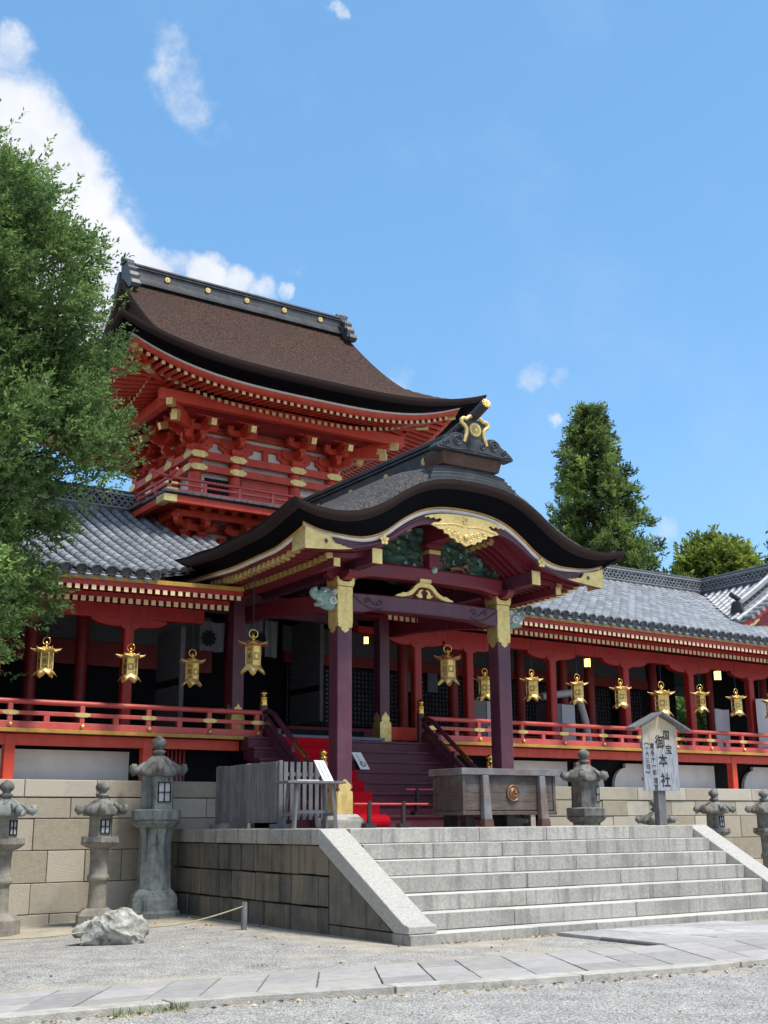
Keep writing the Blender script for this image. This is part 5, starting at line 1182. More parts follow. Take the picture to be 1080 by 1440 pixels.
# timber bands behind the brackets with white gaps
for (z0, z1) in ((10.56, 10.68), (10.80, 10.93), (11.0, 11.1)): tp('wall_beam', ['red'], lambda m: ringbeam(m, z0, z1, .05))
def f_scallop(m, mids):
    for a, b in mids:
        for (c, sg) in ((a, 1), (b, -1)):
            w = min(.5, (b-a)*.42); p = [(XT+c, 10.255), (XT+c+sg*w*.72, 10.255), (XT+c+sg*w*.72, 10.33), (XT+c+sg*w*.80, 10.40), (XT+c+sg*w*.98, 10.43), (XT+c+sg*w, 10.56), (XT+c, 10.56)]
            m.prism(p, 'y', TYW-.03, TYW+.06)
        m.box(XT+a, XT+b, TYW-.028, TYW+.058, 10.25, 10.275)
        if b-a > 1.3: m.box(XT+(a+b)/2-.07, XT+(a+b)/2+.07, TYW-.035, TYW+.06, 10.255, 10.56)
for a_, b_ in ((CX[0], CX[1]), (CX[1], CX[2]), (CX[2], CX[3])): tp('scalloped_panel', ['red'], lambda m: f_scallop(m, [(a_, b_)]))
# ceiling slats between brackets and purlin
tp('cove_slats', ['red', 'crimson'], lambda m: (m.hexa([(XT-2.6, 24.45, 10.92),(XT+2.6, 24.45, 10.92),(XT+2.6, 24.9, 10.93),(XT-2.6, 24.9, 10.93),(XT-2.9, 24.12, 11.1),(XT+2.9, 24.12, 11.1),(XT+2.6, 24.9, 11.1),(XT-2.6, 24.9, 11.1)], 1), None))
# balcony
BY0, BX0, BX1, BY1 = 23.72, -3.26, 3.2, 30.0
def bring(m, z0, z1, o, w, mat=0, x0=BX0, x1=BX1, y0=BY0, y1=BY1):
    m.box(XT+x0+o, XT+x1-o, y0+o, y0+o+w, z0, z1, mat); m.box(XT+x0+o, XT+x1-o, y1-o-w, y1-o, z0, z1, mat); m.box(XT+x0+o, XT+x0+o+w, y0+o+w+.001, y1-o-w-.001, z0, z1, mat); m.box(XT+x1-o-w, XT+x1-o, y0+o+w+.001, y1-o-w-.001, z0, z1, mat)
bal = tp('balcony', ['red'], lambda m: m.box(XT+BX0+.1, XT+BX1-.1, BY0+.1, BY1-.1, 8.70, 8.74))
def f_planks(m):
    n = int((BX1-BX0)/.17)
    for i in range(n): x = XT+BX0+i*.17; m.box(x+.006, x+.164, BY0-.05, TYW-.1, 8.745+random.uniform(-.004,.004), 8.80, 0, random.random())
    n = int((BY1-TYW)/.17)
    for i in range(n): y = TYW-.09+i*.17; m.box(XT+BX0-.05, XT-2.0, y+.006, y+.164, 8.745, 8.80, 0, random.random()); m.box(XT+1.95, XT+BX1+.05, y+.006, y+.164, 8.745, 8.80, 0, random.random())
tp('deck_planks', ['wood'], f_planks, bal)
tp('balcony_beam', ['red'], lambda m: bring(m, 8.54, 8.69, .02, .14), bal, bevel=.006)
tp('lower_rail', ['redrail'], lambda m: bring(m, 8.80, 8.88, .12, .09), bal); tp('middle_rail', ['redrail'], lambda m: bring(m, 8.985, 9.03, .14, .06), bal); 
def f_tr2(m):
    z = 9.14; a = .17
    for (p, q) in (((BX0-.25, BY0+a), (BX1+.25, BY0+a)), ((BX0-.25, BY1-a), (BX1+.25, BY1-a)), ((BX0+a, BY0-.25), (BX0+a, BY1+.25)), ((BX1-a, BY0-.25), (BX1-a, BY1+.25))):
        zz = z if p[1] == q[1] else z+.0
        d = V(q[0]-p[0], q[1]-p[1], 0); L = np.linalg.norm(d); d /= L
        pts = [(XT+p[0]+d[0]*t, p[1]+d[1]*t, zz+.09*(max(0, 1-t/.55)**2+max(0, 1-(L-t)/.55)**2)) for t in (0, .15, .3, .55, 1, L/2, L-1, L-.55, L-.3, L-.15, L)]
        m.tube(pts, .035, 8)
tp('top_rail', ['redrail'], f_tr2, bal)
for i, x in enumerate(np.linspace(BX0+.17, BX1-.17, 8)): tp('rail_post', ['redrail'], lambda m: m.box(XT+x-.035, XT+x+.035, BY0+.13, BY0+.21, 8.881, 9.10), bal)
for i, y in enumerate(np.linspace(BY0+.9, BY1-.2, 6)):
    tp('rail_post', ['redrail'], lambda m: m.box(XT+BX0+.13, XT+BX0+.21, y-.035, y+.035, 8.881, 9.10), bal)
def f_bc(m):
    if True:
        x = XT+bx
        m.box(min(x-sx*.30, x+sx*.01), max(x-sx*.30, x+sx*.01), BY0+.005, BY0+.16, 8.535, 8.695)
        m.box(min(x-sx*.17, x+sx*.012), max(x-sx*.17, x+sx*.012), BY0+.161, BY0+.45, 8.53, 8.70)
        m.box(min(x-sx*.36, x-sx*.10), max(x-sx*.36, x-sx*.10), BY0+.11, BY0+.22, 8.795, 8.885); m.box(min(x-sx*.36, x-sx*.10), max(x-sx*.36, x-sx*.10), BY0+.13, BY0+.21, 8.98, 9.036)
        m.box(min(x-sx*.22, x-sx*.11), max(x-sx*.22, x-sx*.11), BY0+.221, BY0+.42, 8.795, 8.885)
        for (ex, ey) in ((bx+sx*.25, BY0+.17), (bx-sx*.17, BY0-.25)):
            pass
for sx, bx in ((-1, BX0), (1, BX1)): tp('gilt_corner', ['gold'], f_bc, bal)
# brackets carrying the balcony
for x in CX: bracket(XT+x, TYW-.05, 0, -1, 7.72, 2, 1.0, nose=False)
for y in CY: bracket(XT+CX[0]+.05, y, -1, 0, 7.72, 2, 1.0, nose=False)
for sx, cx in ((-1, CX[0]), (1, CX[3])): bracket(XT+cx, TYW, sx*math.sqrt(.5), -math.sqrt(.5), 7.72, 2, 1.05, nose=False, diag=True)
for (z0, z1) in ((7.55, 7.72), (7.95, 8.08), (8.28, 8.4)): tp('lower_beam', ['red'], lambda m: ringbeam(m, z0, z1, .06))
tp('balcony_girder', ['red'], lambda m: bring(m, 8.40, 8.535, .55, .12), bal)
# ridge: box ridge with roundels, flat cap and stacked ogre tiles at both ends
def f_tridge(m):
    x0, x1 = XT-3.10, XT+3.10
    for (w, za, zb) in ((.25,15.04,15.15),(.21,15.15,15.22),(.17,15.22,15.46),(.21,15.46,15.51),(.23,15.52,15.57),(.19,15.57,15.60)): m.box(x0, x1, TYR-w, TYR+w, za, zb)
    n = 40
    for i in range(n): a = x0+i*(x1-x0)/n; m.tube([(a, TYR, 15.59), (a+(x1-x0)/n-.01, TYR, 15.59)], .075, 10, 0, True, random.random())
rdg = tp('tower_ridge', ['ironlight'], f_tridge, bevel=.008)
for x in np.linspace(-2.2, 2.45, 5):
    def f_r(m): chrys(m, (XT+x, 15.35), .078, TYR-.19, 12)
    tp('gilt_roundel', ['gold'], f_r, rdg)
for sg in (-1, 1):
    def f_og(m):
        e = XT+sg*3.11
        for (a, b, w, za, zb) in ((0,.22,.21,15.08,15.60),(.02,.27,.18,15.60,15.67),(-.06,.16,.26,15.2,15.32),(.0,.24,.29,15.02,15.2)): m.box(min(e+sg*a, e+sg*b), max(e+sg*a, e+sg*b), TYR-w, TYR+w, za, zb)
        for yy in (-1, 1):
            P = [(TYR+yy*.22,15.46),(TYR+yy*.34,15.44),(TYR+yy*.42,15.34),(TYR+yy*.40,15.24),(TYR+yy*.50,15.20),(TYR+yy*.56,15.08),(TYR+yy*.54,14.96),(TYR+yy*.66,14.92),(TYR+yy*.70,14.80),(TYR+yy*.62,14.72),(TYR+yy*.48,14.74),(TYR+yy*.36,14.86),(TYR+yy*.22,15.0)]
            m.prism(P, 'x', e+sg*.02 if sg > 0 else e-.26, e+.26 if sg > 0 else e-.02)
        for (yy, zz) in ((.34,15.38),(.50,15.14),(.64,14.84)): 
            for s2 in (-1, 1): m.tube([(e-sg*.03, TYR+s2*yy*.9, zz), (e+sg*.25, TYR+s2*yy*.9, zz)], .056, 10)
        m.tube([(e-sg*.02, TYR, 15.68), (e+sg*.30, TYR, 15.71)], .07, 10)
    tp('ogre_tile', ['ironlight'], f_og, rdg, bevel=.012)
# ================================================================== hanging gilt lanterns
def make_hanging(name, label, loc, wire_top, s=1., hood='gold'):
    """six sided gilt lantern; origin at the foot of its skirt"""
    t = thing(name, label, 'hanging lantern', loc, None)
    def q(nm, mats, fn, parent=t):
        m = MB(); fn(m); m.v = [(x*s, y*s, z*s) for x, y, z in m.v]; return m.build(nm, mats, parent, org=(0,0,0))
    H = [math.pi/6+k*math.pi/3 for k in range(6)]
    def body(m):
        r = .130; m.lathe([(r*.97, .135), (r*.97, .42)], n=6, mat=0, smooth=False, rot=math.pi/6)
        for a in H: c = (r*math.cos(a), r*math.sin(a)); m.beam((*c, .125), (*c, .43), .018, .018, 1)
        for z in (.135, .195, .34, .425): m.lathe([(r*1.0, z-.008), (r*1.06, z-.008), (r*1.06, z+.008), (r*1.0, z+.008)], n=6, mat=1, smooth=False, rot=math.pi/6, caps=False)
    b = q('body', ['brass', 'gold'], body)
    def win(m):
        for k in range(6):
            a = k*math.pi/3; n = V(math.cos(a), math.sin(a), 0); tt = V(-math.sin(a), math.cos(a), 0); c = n*.1125
            def P(u, z, o=0): return tuple(c+tt*u+n*o+V(0,0,z))
            m.add([P(-.06,.205), P(.06,.205), P(.06,.335), P(-.06,.335)], [(0,1,2,3)], 0)
            for i in range(7):      # pierced lattice
                u = -.052+i*.104/6; m.beam(P(u,.21,.002), P(u,.33,.002), .004, .004, 1)
            for i in range(7):
                z = .21+i*.12/6; m.beam(P(-.05,z,.003), P(.05,z,.003), .004, .004, 1)
            ring = [P(.028*math.cos(x), .27+.034*math.sin(x), .007) for x in np.linspace(0, 2*math.pi, 13)[:-1]]
            m.add(ring, [list(range(12))], 2); 
            for z in (.152, .172, .36, .385, .405): m.beam(P(-.055,z,.003), P(.055,z,.003), .006, .006, 1)
    q('pierced_panel', ['darkbrass', 'gold', 'brass'], win, b)
    def roof(m):
        n = 48; rings = []
        for (f, z) in ((.05,.535),(.25,.525),(.5,.50),(.75,.462),(.9,.448),(1.0,.455),(1.0,.440),(.88,.432),(.6,.43)):
            row = []
            for i in range(n+1):
                a = 2*math.pi*i/n; lob = abs(math.cos(3*(a-math.pi/6)))**.6; R0 = .165+.085*lob*f**2+(.012*math.cos(12*a))*f; row.append((f*R0*math.cos(a), f*R0*math.sin(a), z+.034*lob**3*f**3))
            rings.append(row)
        m.grid(rings, 0, True)
        for a in H: m.tube([(.05*math.cos(a), .05*math.sin(a), .532), (.16*math.cos(a), .16*math.sin(a), .485), (.25*math.cos(a), .25*math.sin(a), .492), (.275*math.cos(a), .275*math.sin(a), .51)], [.008,.009,.011,.007], 6)
    q('hood', [hood], roof)
    def skirt(m):
        n = 36; top = []; mid = []; bot = []; bot2 = []
        for i in range(n+1):
            a = 2*math.pi*i/n+math.pi/6; c6 = abs(math.cos(3*(a-math.pi/6))); r6 = math.cos(math.pi/6)/math.cos(((a-math.pi/6+math.pi/6) % (math.pi/3))-math.pi/6)
            rt, rb = .135*r6, .160+.062*c6**2
            top.append((rt*math.cos(a), rt*math.sin(a), .13)); mid.append((lerp(rt,rb,.45)*math.cos(a), lerp(rt,rb,.45)*math.sin(a), .085)); zz = .078-.085*c6**2.2-.022*max(0, math.cos(9*(a-math.pi/6)))*(1-c6)
            bot.append((rb*math.cos(a), rb*math.sin(a), zz)); bot2.append((rb*.97*math.cos(a), rb*.97*math.sin(a), zz+.002))
        m.grid([top, mid, bot, bot2, [(x*.97, y*.97, z) for x, y, z in mid], [(x*.93, y*.93, z) for x, y, z in top]], 0, True)
    q('fringe', ['gold'], skirt)
    q('finial', ['brass'], lambda m: m.lathe([(.03,.53),(.036,.55),(.02,.562),(.018,.575),(.034,.59),(.034,.605),(.012,.63),(.001,.645)], n=12))
    q('ring', ['brass'], lambda m: m.tube([(.07*math.sin(a)*math.cos(-.9), .07*math.sin(a)*math.sin(-.9), .638-.07*math.cos(a)) for a in np.linspace(0, 2*math.pi, 21)[:-1]], .0105, 6, closed=True))
    m = MB(); m.tube([(0, 0, .705*s), (0, 0, wire_top-loc[2])], .006, 5); m.build('hanging_wire', ['darkpost'], t, org=(0,0,0))
    return t
M['darkbrass'] = pbr('aged_brass', (.20,.15,.06), (.12,.09,.035), 20, .5, metal=.6)
M['copperhood'] = pbr('reddish_gilt', (.60,.30,.12), (.45,.22,.09), 12, .35, metal=.8)
GL = 'gilt lanterns hanging under the eaves'
proto = make_hanging('hanging_lantern', 'gold hanging lantern in front of the first red column left of the porch', (XC-5.03, 20.9, 4.115), 5.82, 1.0)
proto['group'] = GL
def lan(dx, z, label, rot=.0, y=20.9):
    o = dup(proto); o.location = (XC+dx, y, z); o.rotation_euler.z = rot; o['label'] = label; return o
proto.rotation_euler.z = .25
lan(-6.63, 4.115, 'gold hanging lantern closest to the big tree, leftmost of the lantern row', .1)
lan(-3.775, 4.10, 'gold hanging lantern before the pale hanging curtain, third from the left', .75)
for i, (dx, z, lb, rt) in enumerate(((3.385, 4.19, 'gold hanging lantern half hidden by the right purple porch pillar', .8), (4.77, 4.25, 'gold hanging lantern just right of the right porch pillar', .85),
    (6.185, 4.235, 'gold hanging lantern in front of the grey cabinet and pipe on the veranda', .75), (7.605, 4.205, 'gold hanging lantern next left of the larger lantern above the sign board', .9),
    (10.43, 4.225, 'gold hanging lantern before the green gap, first right of the sign board', .2), (11.81, 4.195, 'gold hanging lantern left of the white cloth at the far right', .9), (13.2, 4.17, 'gold hanging lantern cut by the right edge of the picture', .4))):
    lan(dx, z, lb, rt)
big = lan(9.02, 4.05, 'larger gold hanging lantern directly above the wooden sign board', .8); big.scale = (1.24,)*3
for c in big.children:
    if c.name.startswith('hanging_wire'): c.scale = (.8, .8, .885)
p1 = make_hanging('porch_lantern', 'large gold lantern with reddish petal hood hanging left of the left porch pillar', (XC-3.45, 19.0, 4.16), 6.15, 1.13, 'copperhood'); p1['group'] = 'large lanterns under the porch eaves'; p1.rotation_euler.z = .55
p2 = dup(p1); p2.location = (XC+.94, 19.0, 4.21); p2['label'] = 'large gold lantern with reddish petal hood hanging between the two porch pillars'; p2.rotation_euler.z = .35
# small dim lanterns inside the hall
def make_small(loc):
    t = thing('inner_lantern', 'small dim brass lantern in the row hanging inside the dark hall behind the right veranda', 'hanging lantern', loc, 'dim lanterns hanging inside the hall')
    m = MB(); m.lathe([(.10,0),(.075,.05),(.075,.24)], n=6, smooth=False); m.build('body', ['darkbrass'], t, org=(0,0,0))
    m = MB(); m.lathe([(.14,.235),(.13,.25),(.06,.30),(.02,.32),(.025,.35),(.001,.38)], n=6, smooth=False); m.build('hood', ['darkbrass'], t, org=(0,0,0))
    m = MB(); m.tube([(0,0,.37),(0,0,.75)], .006, 5); m.build('hanging_wire', ['darkpost'], t, org=(0,0,0))
    return t
sm = make_small((XC+3.05, 24.0, 5.82))
for dx in (3.9, 4.35, 6.4, 7.0, 8.3, 8.75, 9.6, 10.4, 10.95, 11.5):
    o = dup(sm); o.location = (XC+dx, 24.0, 5.82+.03*math.sin(dx*9))
# lit lamps in the hall
def lit(loc, label, s=1.):
    t = thing('lit_lamp', label, 'lamp', loc, 'lit lamps inside the hall')
    m = MB(); m.lathe([(.085*s,-.11*s),(.085*s,.11*s)], n=6, smooth=False); m.build('glowing_shade', ['lamp'], t, org=(0,0,0))
    m = MB(); m.lathe([(.11*s,.11*s),(.10*s,.13*s),(.03*s,.17*s)], n=6, smooth=False); m.lathe([(.10*s,-.135*s),(.10*s,-.11*s)], n=6, smooth=False)
    for k in range(6): a = k*math.pi/3; m.beam((.088*s*math.cos(a), .088*s*math.sin(a), -.11*s), (.088*s*math.cos(a), .088*s*math.sin(a), .11*s), .012, .012)
    m.tube([(0,0,.16*s),(0,0,.9)], .006, 5); m.build('frame', ['darkbrass'], t, org=(0,0,0))
lit((XC+9.01, 23.5, 5.69), 'small glowing amber lamp in the dark hall left of the sign board lanterns'); lit((XC+14.19, 23.5, 5.66), 'small glowing amber lamp in the dark hall near the far right', 1.15)
lit((XC+1.88, 23.5, 5.75), 'small glowing lamp in the dark hall just right of the left porch pillar', .75)
# ================================================================== stone lanterns
def make_stone(name, label, loc, kind, mat, roofmat=None, head=1.):
    t = thing(name, label, 'stone lantern', loc); roofmat = roofmat or mat
    def q(nm, mats, fn, parent=t, bevel=0):
        m = MB(); fn(m); return m.build(nm, mats, parent, org=(0,0,0), bevel=bevel)
    if kind == 'small': zt, rs, rr, ph, fb, r_p = 1.165, .155, .47, .15, (.215, 1.33, 1.70), .33
    else: zt, rs, rr, ph, fb, r_p = 1.48, .28, .545, .32, (.325, 1.81, 2.38), .47
    if kind == 'small':
        q('base', [mat], lambda m: m.lathe([(.36,-.2),(.36,.10),(.30,.16),(.22,.21)], n=6, smooth=False, rot=.3), bevel=.01)
        q('shaft', [mat], lambda m: m.lathe([(.165,.20),(.15,.3),(.145,.60),(.150,.63),(.178,.65),(.182,.69),(.178,.73),(.15,.75),(.148,1.0),(.158,1.14),(.165,1.18)], n=24))
        q('platform', [mat], lambda m: (m.lathe([(.16,1.165),(.22,1.18),(.29,1.215),(.33,1.25)], n=24), m.lathe([(.33,1.25),(.345,1.26),(.34,1.355)], n=6, smooth=False, rot=.25)), bevel=.012)
    else:
        q('base', [mat], lambda m: (m.lathe([(.50,-.2),(.51,.06),(.48,.10)], n=6, smooth=False, rot=.3), m.lathe([(.46,.10),(.46,.28),(.43,.36),(.37,.42),(.32,.46)], n=6, smooth=False, rot=.3)), bevel=.03)
        q('shaft', [mat], lambda m: m.lathe([(.315,.455),(.30,.6),(.285,1.0),(.285,1.3),(.31,1.485)], n=8, smooth=False, rot=.2), bevel=.012)
        q('platform', [mat], lambda m: (m.lathe([(.32,1.485),(.37,1.51),(.43,1.57),(.45,1.605)], n=12, smooth=False), m.lathe([(.45,1.606),(.475,1.625),(.48,1.79),(.45,1.805),(.36,1.812)], n=6, smooth=False, rot=.25)), bevel=.015)
    r, z0, z1 = fb
    f_o = q('fire_box', [mat], lambda m: m.lathe([(r, z0), (r*.97, z1)], n=6, smooth=False, rot=math.pi/6+.58), bevel=.01)
    def window(m):
        for k in (4,):
            a = k*math.pi/3+.58; n = V(math.cos(a), math.sin(a), 0); tt = V(-math.sin(a), math.cos(a), 0); c = n*(r*.985*math.cos(math.pi/6)); w = r*.36; za, zb = lerp(z0,z1,.22), lerp(z0,z1,.80)
            P = lambda u, z, o: tuple(c+tt*u+n*o+V(0,0,z))
            m.add([P(-w,za,.004),P(w,za,.004),P(w,zb,.004),P(-w,zb,.004)], [(0,1,2,3)], 1)
            for u in (-w, 0, w): m.beam(P(u,za-.012,.008), P(u,zb+.012,.008), .022, .016, 0)
            for z in (za, (za+zb)/2, zb): m.beam(P(-w-.012,z,.0085), P(w+.012,z,.0085), .022, .016, 0)
    q('window_grid', ['ink', 'lens'], window, f_o)
    def roof(m):
        n = 48; k = rr; rings = []
        hgt = .26 if kind == 'small' else .35
        for (f, z) in ((.55,-.035),(.97,-.02),(1.0,.0),(.985,.05),(.90,.085),(.72,.15),(.52,.22),(.36,.255),(.22,.27)):
            row = []
            for i in range(n+1):
                a = 2*math.pi*i/n; c6 = abs(math.cos(3*a)); hexr = math.cos(math.pi/6)/math.cos((a % (math.pi/3))-math.pi/6)
                R0 = k*lerp(.84, 1.0, 0)*hexr*(1 if f < 1.1 else 1)*.90
                row.append((f*R0*math.cos(a+.2), f*R0*math.sin(a+.2), z1+.02+z*hgt/.27+.05*c6**8*f**4*k/.47))
            rings.append(row)
        m.grid(rings, 0, True)
        for kk in range(6):          # curled corners
            a = kk*math.pi/3+.2; P = [(u*k*math.cos(a), u*k*math.sin(a), z1+zz*k/.47) for u, zz in ((.50,.20),(.66,.14),(.80,.09),(.90,.075),(.955,.10),(.93,.15),(.86,.15))]
            m.tube(P, [.03*k/.47,.045*k/.47,.062*k/.47,.070*k/.47,.062*k/.47,.05*k/.47,.03*k/.47], 8)
    q('roof', [roofmat], roof)
    zt = z1+.02+(.26 if kind == 'small' else .35)
    s = 1. if kind == 'small' else 1.15
    q('finial', [roofmat], lambda m: m.lathe([(.06*s,-.03),(.055*s,.02*s),(.10*s,.05*s),(.115*s,.085*s),(.085*s,.10*s),(.06*s,.115*s),(.065*s,.13*s),(.11*s,.17*s),(.122*s,.215*s),(.10*s,.265*s),(.05*s,.30*s),(.015*s,.325*s)], (0, 0, zt-.02), 16))
    return t
def gl(x, y): return gz(x, y)
SLG = 'stone lanterns along the base wall'
a = make_stone('stone_lantern', 'slim pale stone lantern with round ringed shaft standing behind the white rock', (XC-5.83, 19.85, 0.0), 'small', 'lanternpale', 'lantern'); a['group'] = SLG
b = dup(a); b.location = (XC-7.44, 19.9, -.01); b.rotation_euler.z = .5; b['label'] = 'stone lantern with greenish mossy roof cut by the left edge of the picture'
for c in b.children:
    if c.name.startswith('roof'): c.data = c.data.copy(); c.data.materials[0] = M['lanterngreen']
d_ = make_stone('stone_lantern', 'dark grey stone lantern right of the steps, standing alone beside the sign board', (XC+9.62, 20.0, .0), 'small', 'lantern'); d_['group'] = SLG
e_ = dup(d_); e_.location = (XC+7.6, 20.0, -.28+.05); e_['label'] = 'dark stone lantern partly hidden behind the post of the sign board'; e_.rotation_euler.z = .4
f_ = dup(d_); f_.location = (XC+11.45, 20.0, .0); f_['label'] = 'dark stone lantern at the right edge of the picture against the base wall'; f_.rotation_euler.z = .3
g1 = make_stone('tall_stone_lantern', 'tall bluish lichen covered stone lantern with thick octagonal shaft left of the platform', (XC-4.62, 20.35, .0), 'tall', 'lanterngreen', 'lantern'); g1['group'] = 'tall stone lanterns flanking the platform'
g2 = make_stone('tall_stone_lantern', 'tall dark stone lantern with big curled roof just right of the offering box', (XC+5.43, 20.0, .03), 'tall', 'lantern'); g2['group'] = 'tall stone lanterns flanking the platform'; g2.rotation_euler.z = .5
# ================================================================== rock, rope and stakes
def rock():
    r2 = np.random.default_rng(5); m = MB(); n, k = 26, 40; rows = []
    ph = r2.uniform(0, 6, (10, 3)); fr = r2.uniform(1.5, 7, (10, 3)); am = 1/fr.mean(1)
    for i in range(n+1):
        t = math.pi*i/n; row = []
        for j in range(k+1):
            f = 2*math.pi*j/k; d = V(math.sin(t)*math.cos(f), math.sin(t)*math.sin(f), math.cos(t))
            e = np.sign(d)*np.abs(d)**.6; h = sum(am[q]*math.sin(fr[q]@d+ph[q].sum()) for q in range(10))
            rdg = abs(math.sin(3.1*d[0]+5*d[2]+2*d[1])); s = 1+.15*h-.12*rdg
            row.append((e[0]*.56*s, e[1]*.36*s, .22+e[2]*.31*s+.05*e[0]*(e[2] > 0)))
        rows.append(row)
    cuts = []
    for q in range(22): nn = r2.normal(size=3); nn /= np.linalg.norm(nn); cuts.append((nn, r2.uniform(.60, .86)))
    for row in rows:
        for q in range(len(row)):
            p = V(*row[q]); e = V(p[0]/.56, p[1]/.36, (p[2]-.22)/.31)
            for nn, dd in cuts:
                k2 = nn@e-dd
                if k2 > 0: e = e-nn*k2*.92
            row[q] = (e[0]*.66, e[1]*.44, .22+e[2]*.36)
    m.grid(rows, 0, False); o = m.build('boulder', ['rock'], org=(0,0,0)); o.location = (XC-6.75, 16.55, -.11); o.rotation_euler.z = -.45
    sub = o.modifiers.new('sub', 'SUBSURF'); sub.levels = 1; sub.render_levels = 3; sub.subdivision_type = 'CATMULL_CLARK'
    tx = bpy.data.textures.new('rock_relief', 'MUSGRAVE'); tx.musgrave_type = 'RIDGED_MULTIFRACTAL'; tx.noise_scale = .30; tx.octaves = 5; tx.dimension_max = .9; tx.noise_intensity = .6; dm = o.modifiers.new('relief', 'DISPLACE'); dm.texture = tx; dm.strength = .075; dm.mid_level = .6
    tag(o, 'white and grey craggy boulder lying on the gravel at the lower left', 'boulder')
rock()
def stake(x, y, h, lab):
    m = MB(); m.lathe([(.048,-.2),(.045,h-.015),(.035,h)], (0,0,0), 10); o = m.build('stake', ['wood'], org=(0,0,0)); o.location = (x, y, gl(x, y)); o['group'] = 'short stakes carrying the rope'; return tag(o, lab, 'stake')
stake(8.66, 16.9, .40, 'short weathered wooden stake holding the rope near the dark platform wall')
stake(7.62, 18.6, .16, 'stub of a wooden stake on the ground right of the boulder')
stake(3.9, 15.6, .36, 'short wooden stake holding the rope outside the left picture edge')
def rope():
    P = []
    A, B, C_ = V(8.62, 16.88, .33), V(6.6, 16.9, .13), V(3.9, 15.6, .22)
    for t in np.linspace(0, 1, 14): p = lerp(A, B, t); P.append((p[0], p[1], p[2]-.10*math.sin(math.pi*t)))
    for t in np.linspace(.08, 1, 14): p = lerp(B, C_, t); P.append((p[0], p[1], p[2]-.06*math.sin(math.pi*t)))
    m = MB(); m.tube(P, .011, 6); o = m.build('rope', ['rope'], org=(6.5, 16.8, 0)); tag(o, 'thin straw rope strung low between stakes behind the boulder', 'rope')
rope()
# ================================================================== slatted screen, table, notices
sc_ = thing('slatted_screen', 'grey weathered wooden screen of vertical slats at the left end of the platform', 'screen', (XC-3.8, 18.4, PZ), None)
for k, y in enumerate(np.arange(17.36, 19.52, .098)):
    m = MB(); m.box(XC-3.825, XC-3.80, y, y+.085, 1.56+.0*k, 2.53+random.uniform(-.006,.006), 0, random.random()); m.build('slat', ['wood'], sc_)
for (y) in (17.30, 18.42, 19.52):
    m = MB(); m.box(XC-3.80, XC-3.73, y, y+.075, PZ, 2.545); m.build('post', ['wood'], sc_, bevel=.006)
for z in (1.62, 2.36): m = MB(); m.box(XC-3.798, XC-3.76, 17.38, 19.52, z, z+.07); m.build('cross_rail', ['wood'], sc_)
m = MB(); m.box(XC-3.95, XC-3.6, 17.26, 17.34, PZ, 1.54); m.box(XC-3.95, XC-3.6, 19.5, 19.58, PZ, 1.54); m.build('foot', ['wood'], sc_)
for k, x in enumerate(np.arange(XC-3.70, XC-2.98, .118)):
    m = MB(); m.box(x, x+.068, 17.32, 17.345, 1.60, 2.53+random.uniform(-.01,.005), 0, random.random()); m.build('slat', ['wood'], sc_)
for z in (1.66, 2.30): m = MB(); m.box(XC-3.73, XC-2.9, 17.346, 17.385, z, z+.06); m.build('cross_rail', ['wood'], sc_)
m = MB(); m.box(XC-2.96, XC-2.89, 17.30, 17.38, PZ, 2.53); m.build('post', ['wood'], sc_)
tb = thing('side_table', 'narrow grey weathered wooden table in front of the slatted screen', 'table', (XC-3.43, 16.9, PZ))
m = MB(); m.box(XC-3.98, XC-2.90, 16.68, 17.12, 2.165, 2.205); m.build('table_top', ['wood'], tb, bevel=.006)
for (sx, x) in ((-1, XC-3.78), (1, XC-3.12)):
    for (sy, y) in ((-1, 16.76), (1, 17.03)):
        m = MB(); m.beam((x, y, 2.16), (x+sx*.06, y+sy*.03, PZ), .055, .055); m.build('leg', ['wood'], tb)
m = MB(); m.box(XC-3.82, XC-3.08, 16.88, 16.92, 1.70, 1.75); m.box(XC-3.86, XC-3.80, 16.74, 17.06, 1.66, 1.71); m.box(XC-3.10, XC-3.04, 16.74, 17.06, 1.66, 1.71); m.build('stretcher', ['wood'], tb)
m = MB(); m.box(XC-3.75, XC-3.35, 16.78, 17.0, 2.207, 2.222); o = m.build('paper_sheet', ['paper'], org=(XC-3.55, 16.9, 2.207)); tag(o, 'flat white paper sheet lying on the grey side table', 'paper')
def notice(name, label, cx, y, z, w, h, tilt, lean, cat):
    t = thing(name, label, cat, (cx, y, z)); m = MB(); m.hexa([(-w/2,-.006,0),(w/2,-.006,0),(w/2,.006,0),(-w/2,.006,0),(-w/2-lean,h*math.sin(tilt)-.006,h*math.cos(tilt)),(w/2-lean,h*math.sin(tilt)-.006,h*math.cos(tilt)),(w/2-lean,h*math.sin(tilt)+.006,h*math.cos(tilt)),(-w/2-lean,h*math.sin(tilt)+.006,h*math.cos(tilt))]); m.build('sheet', ['paper'], t, org=(0,0,0))
    return t
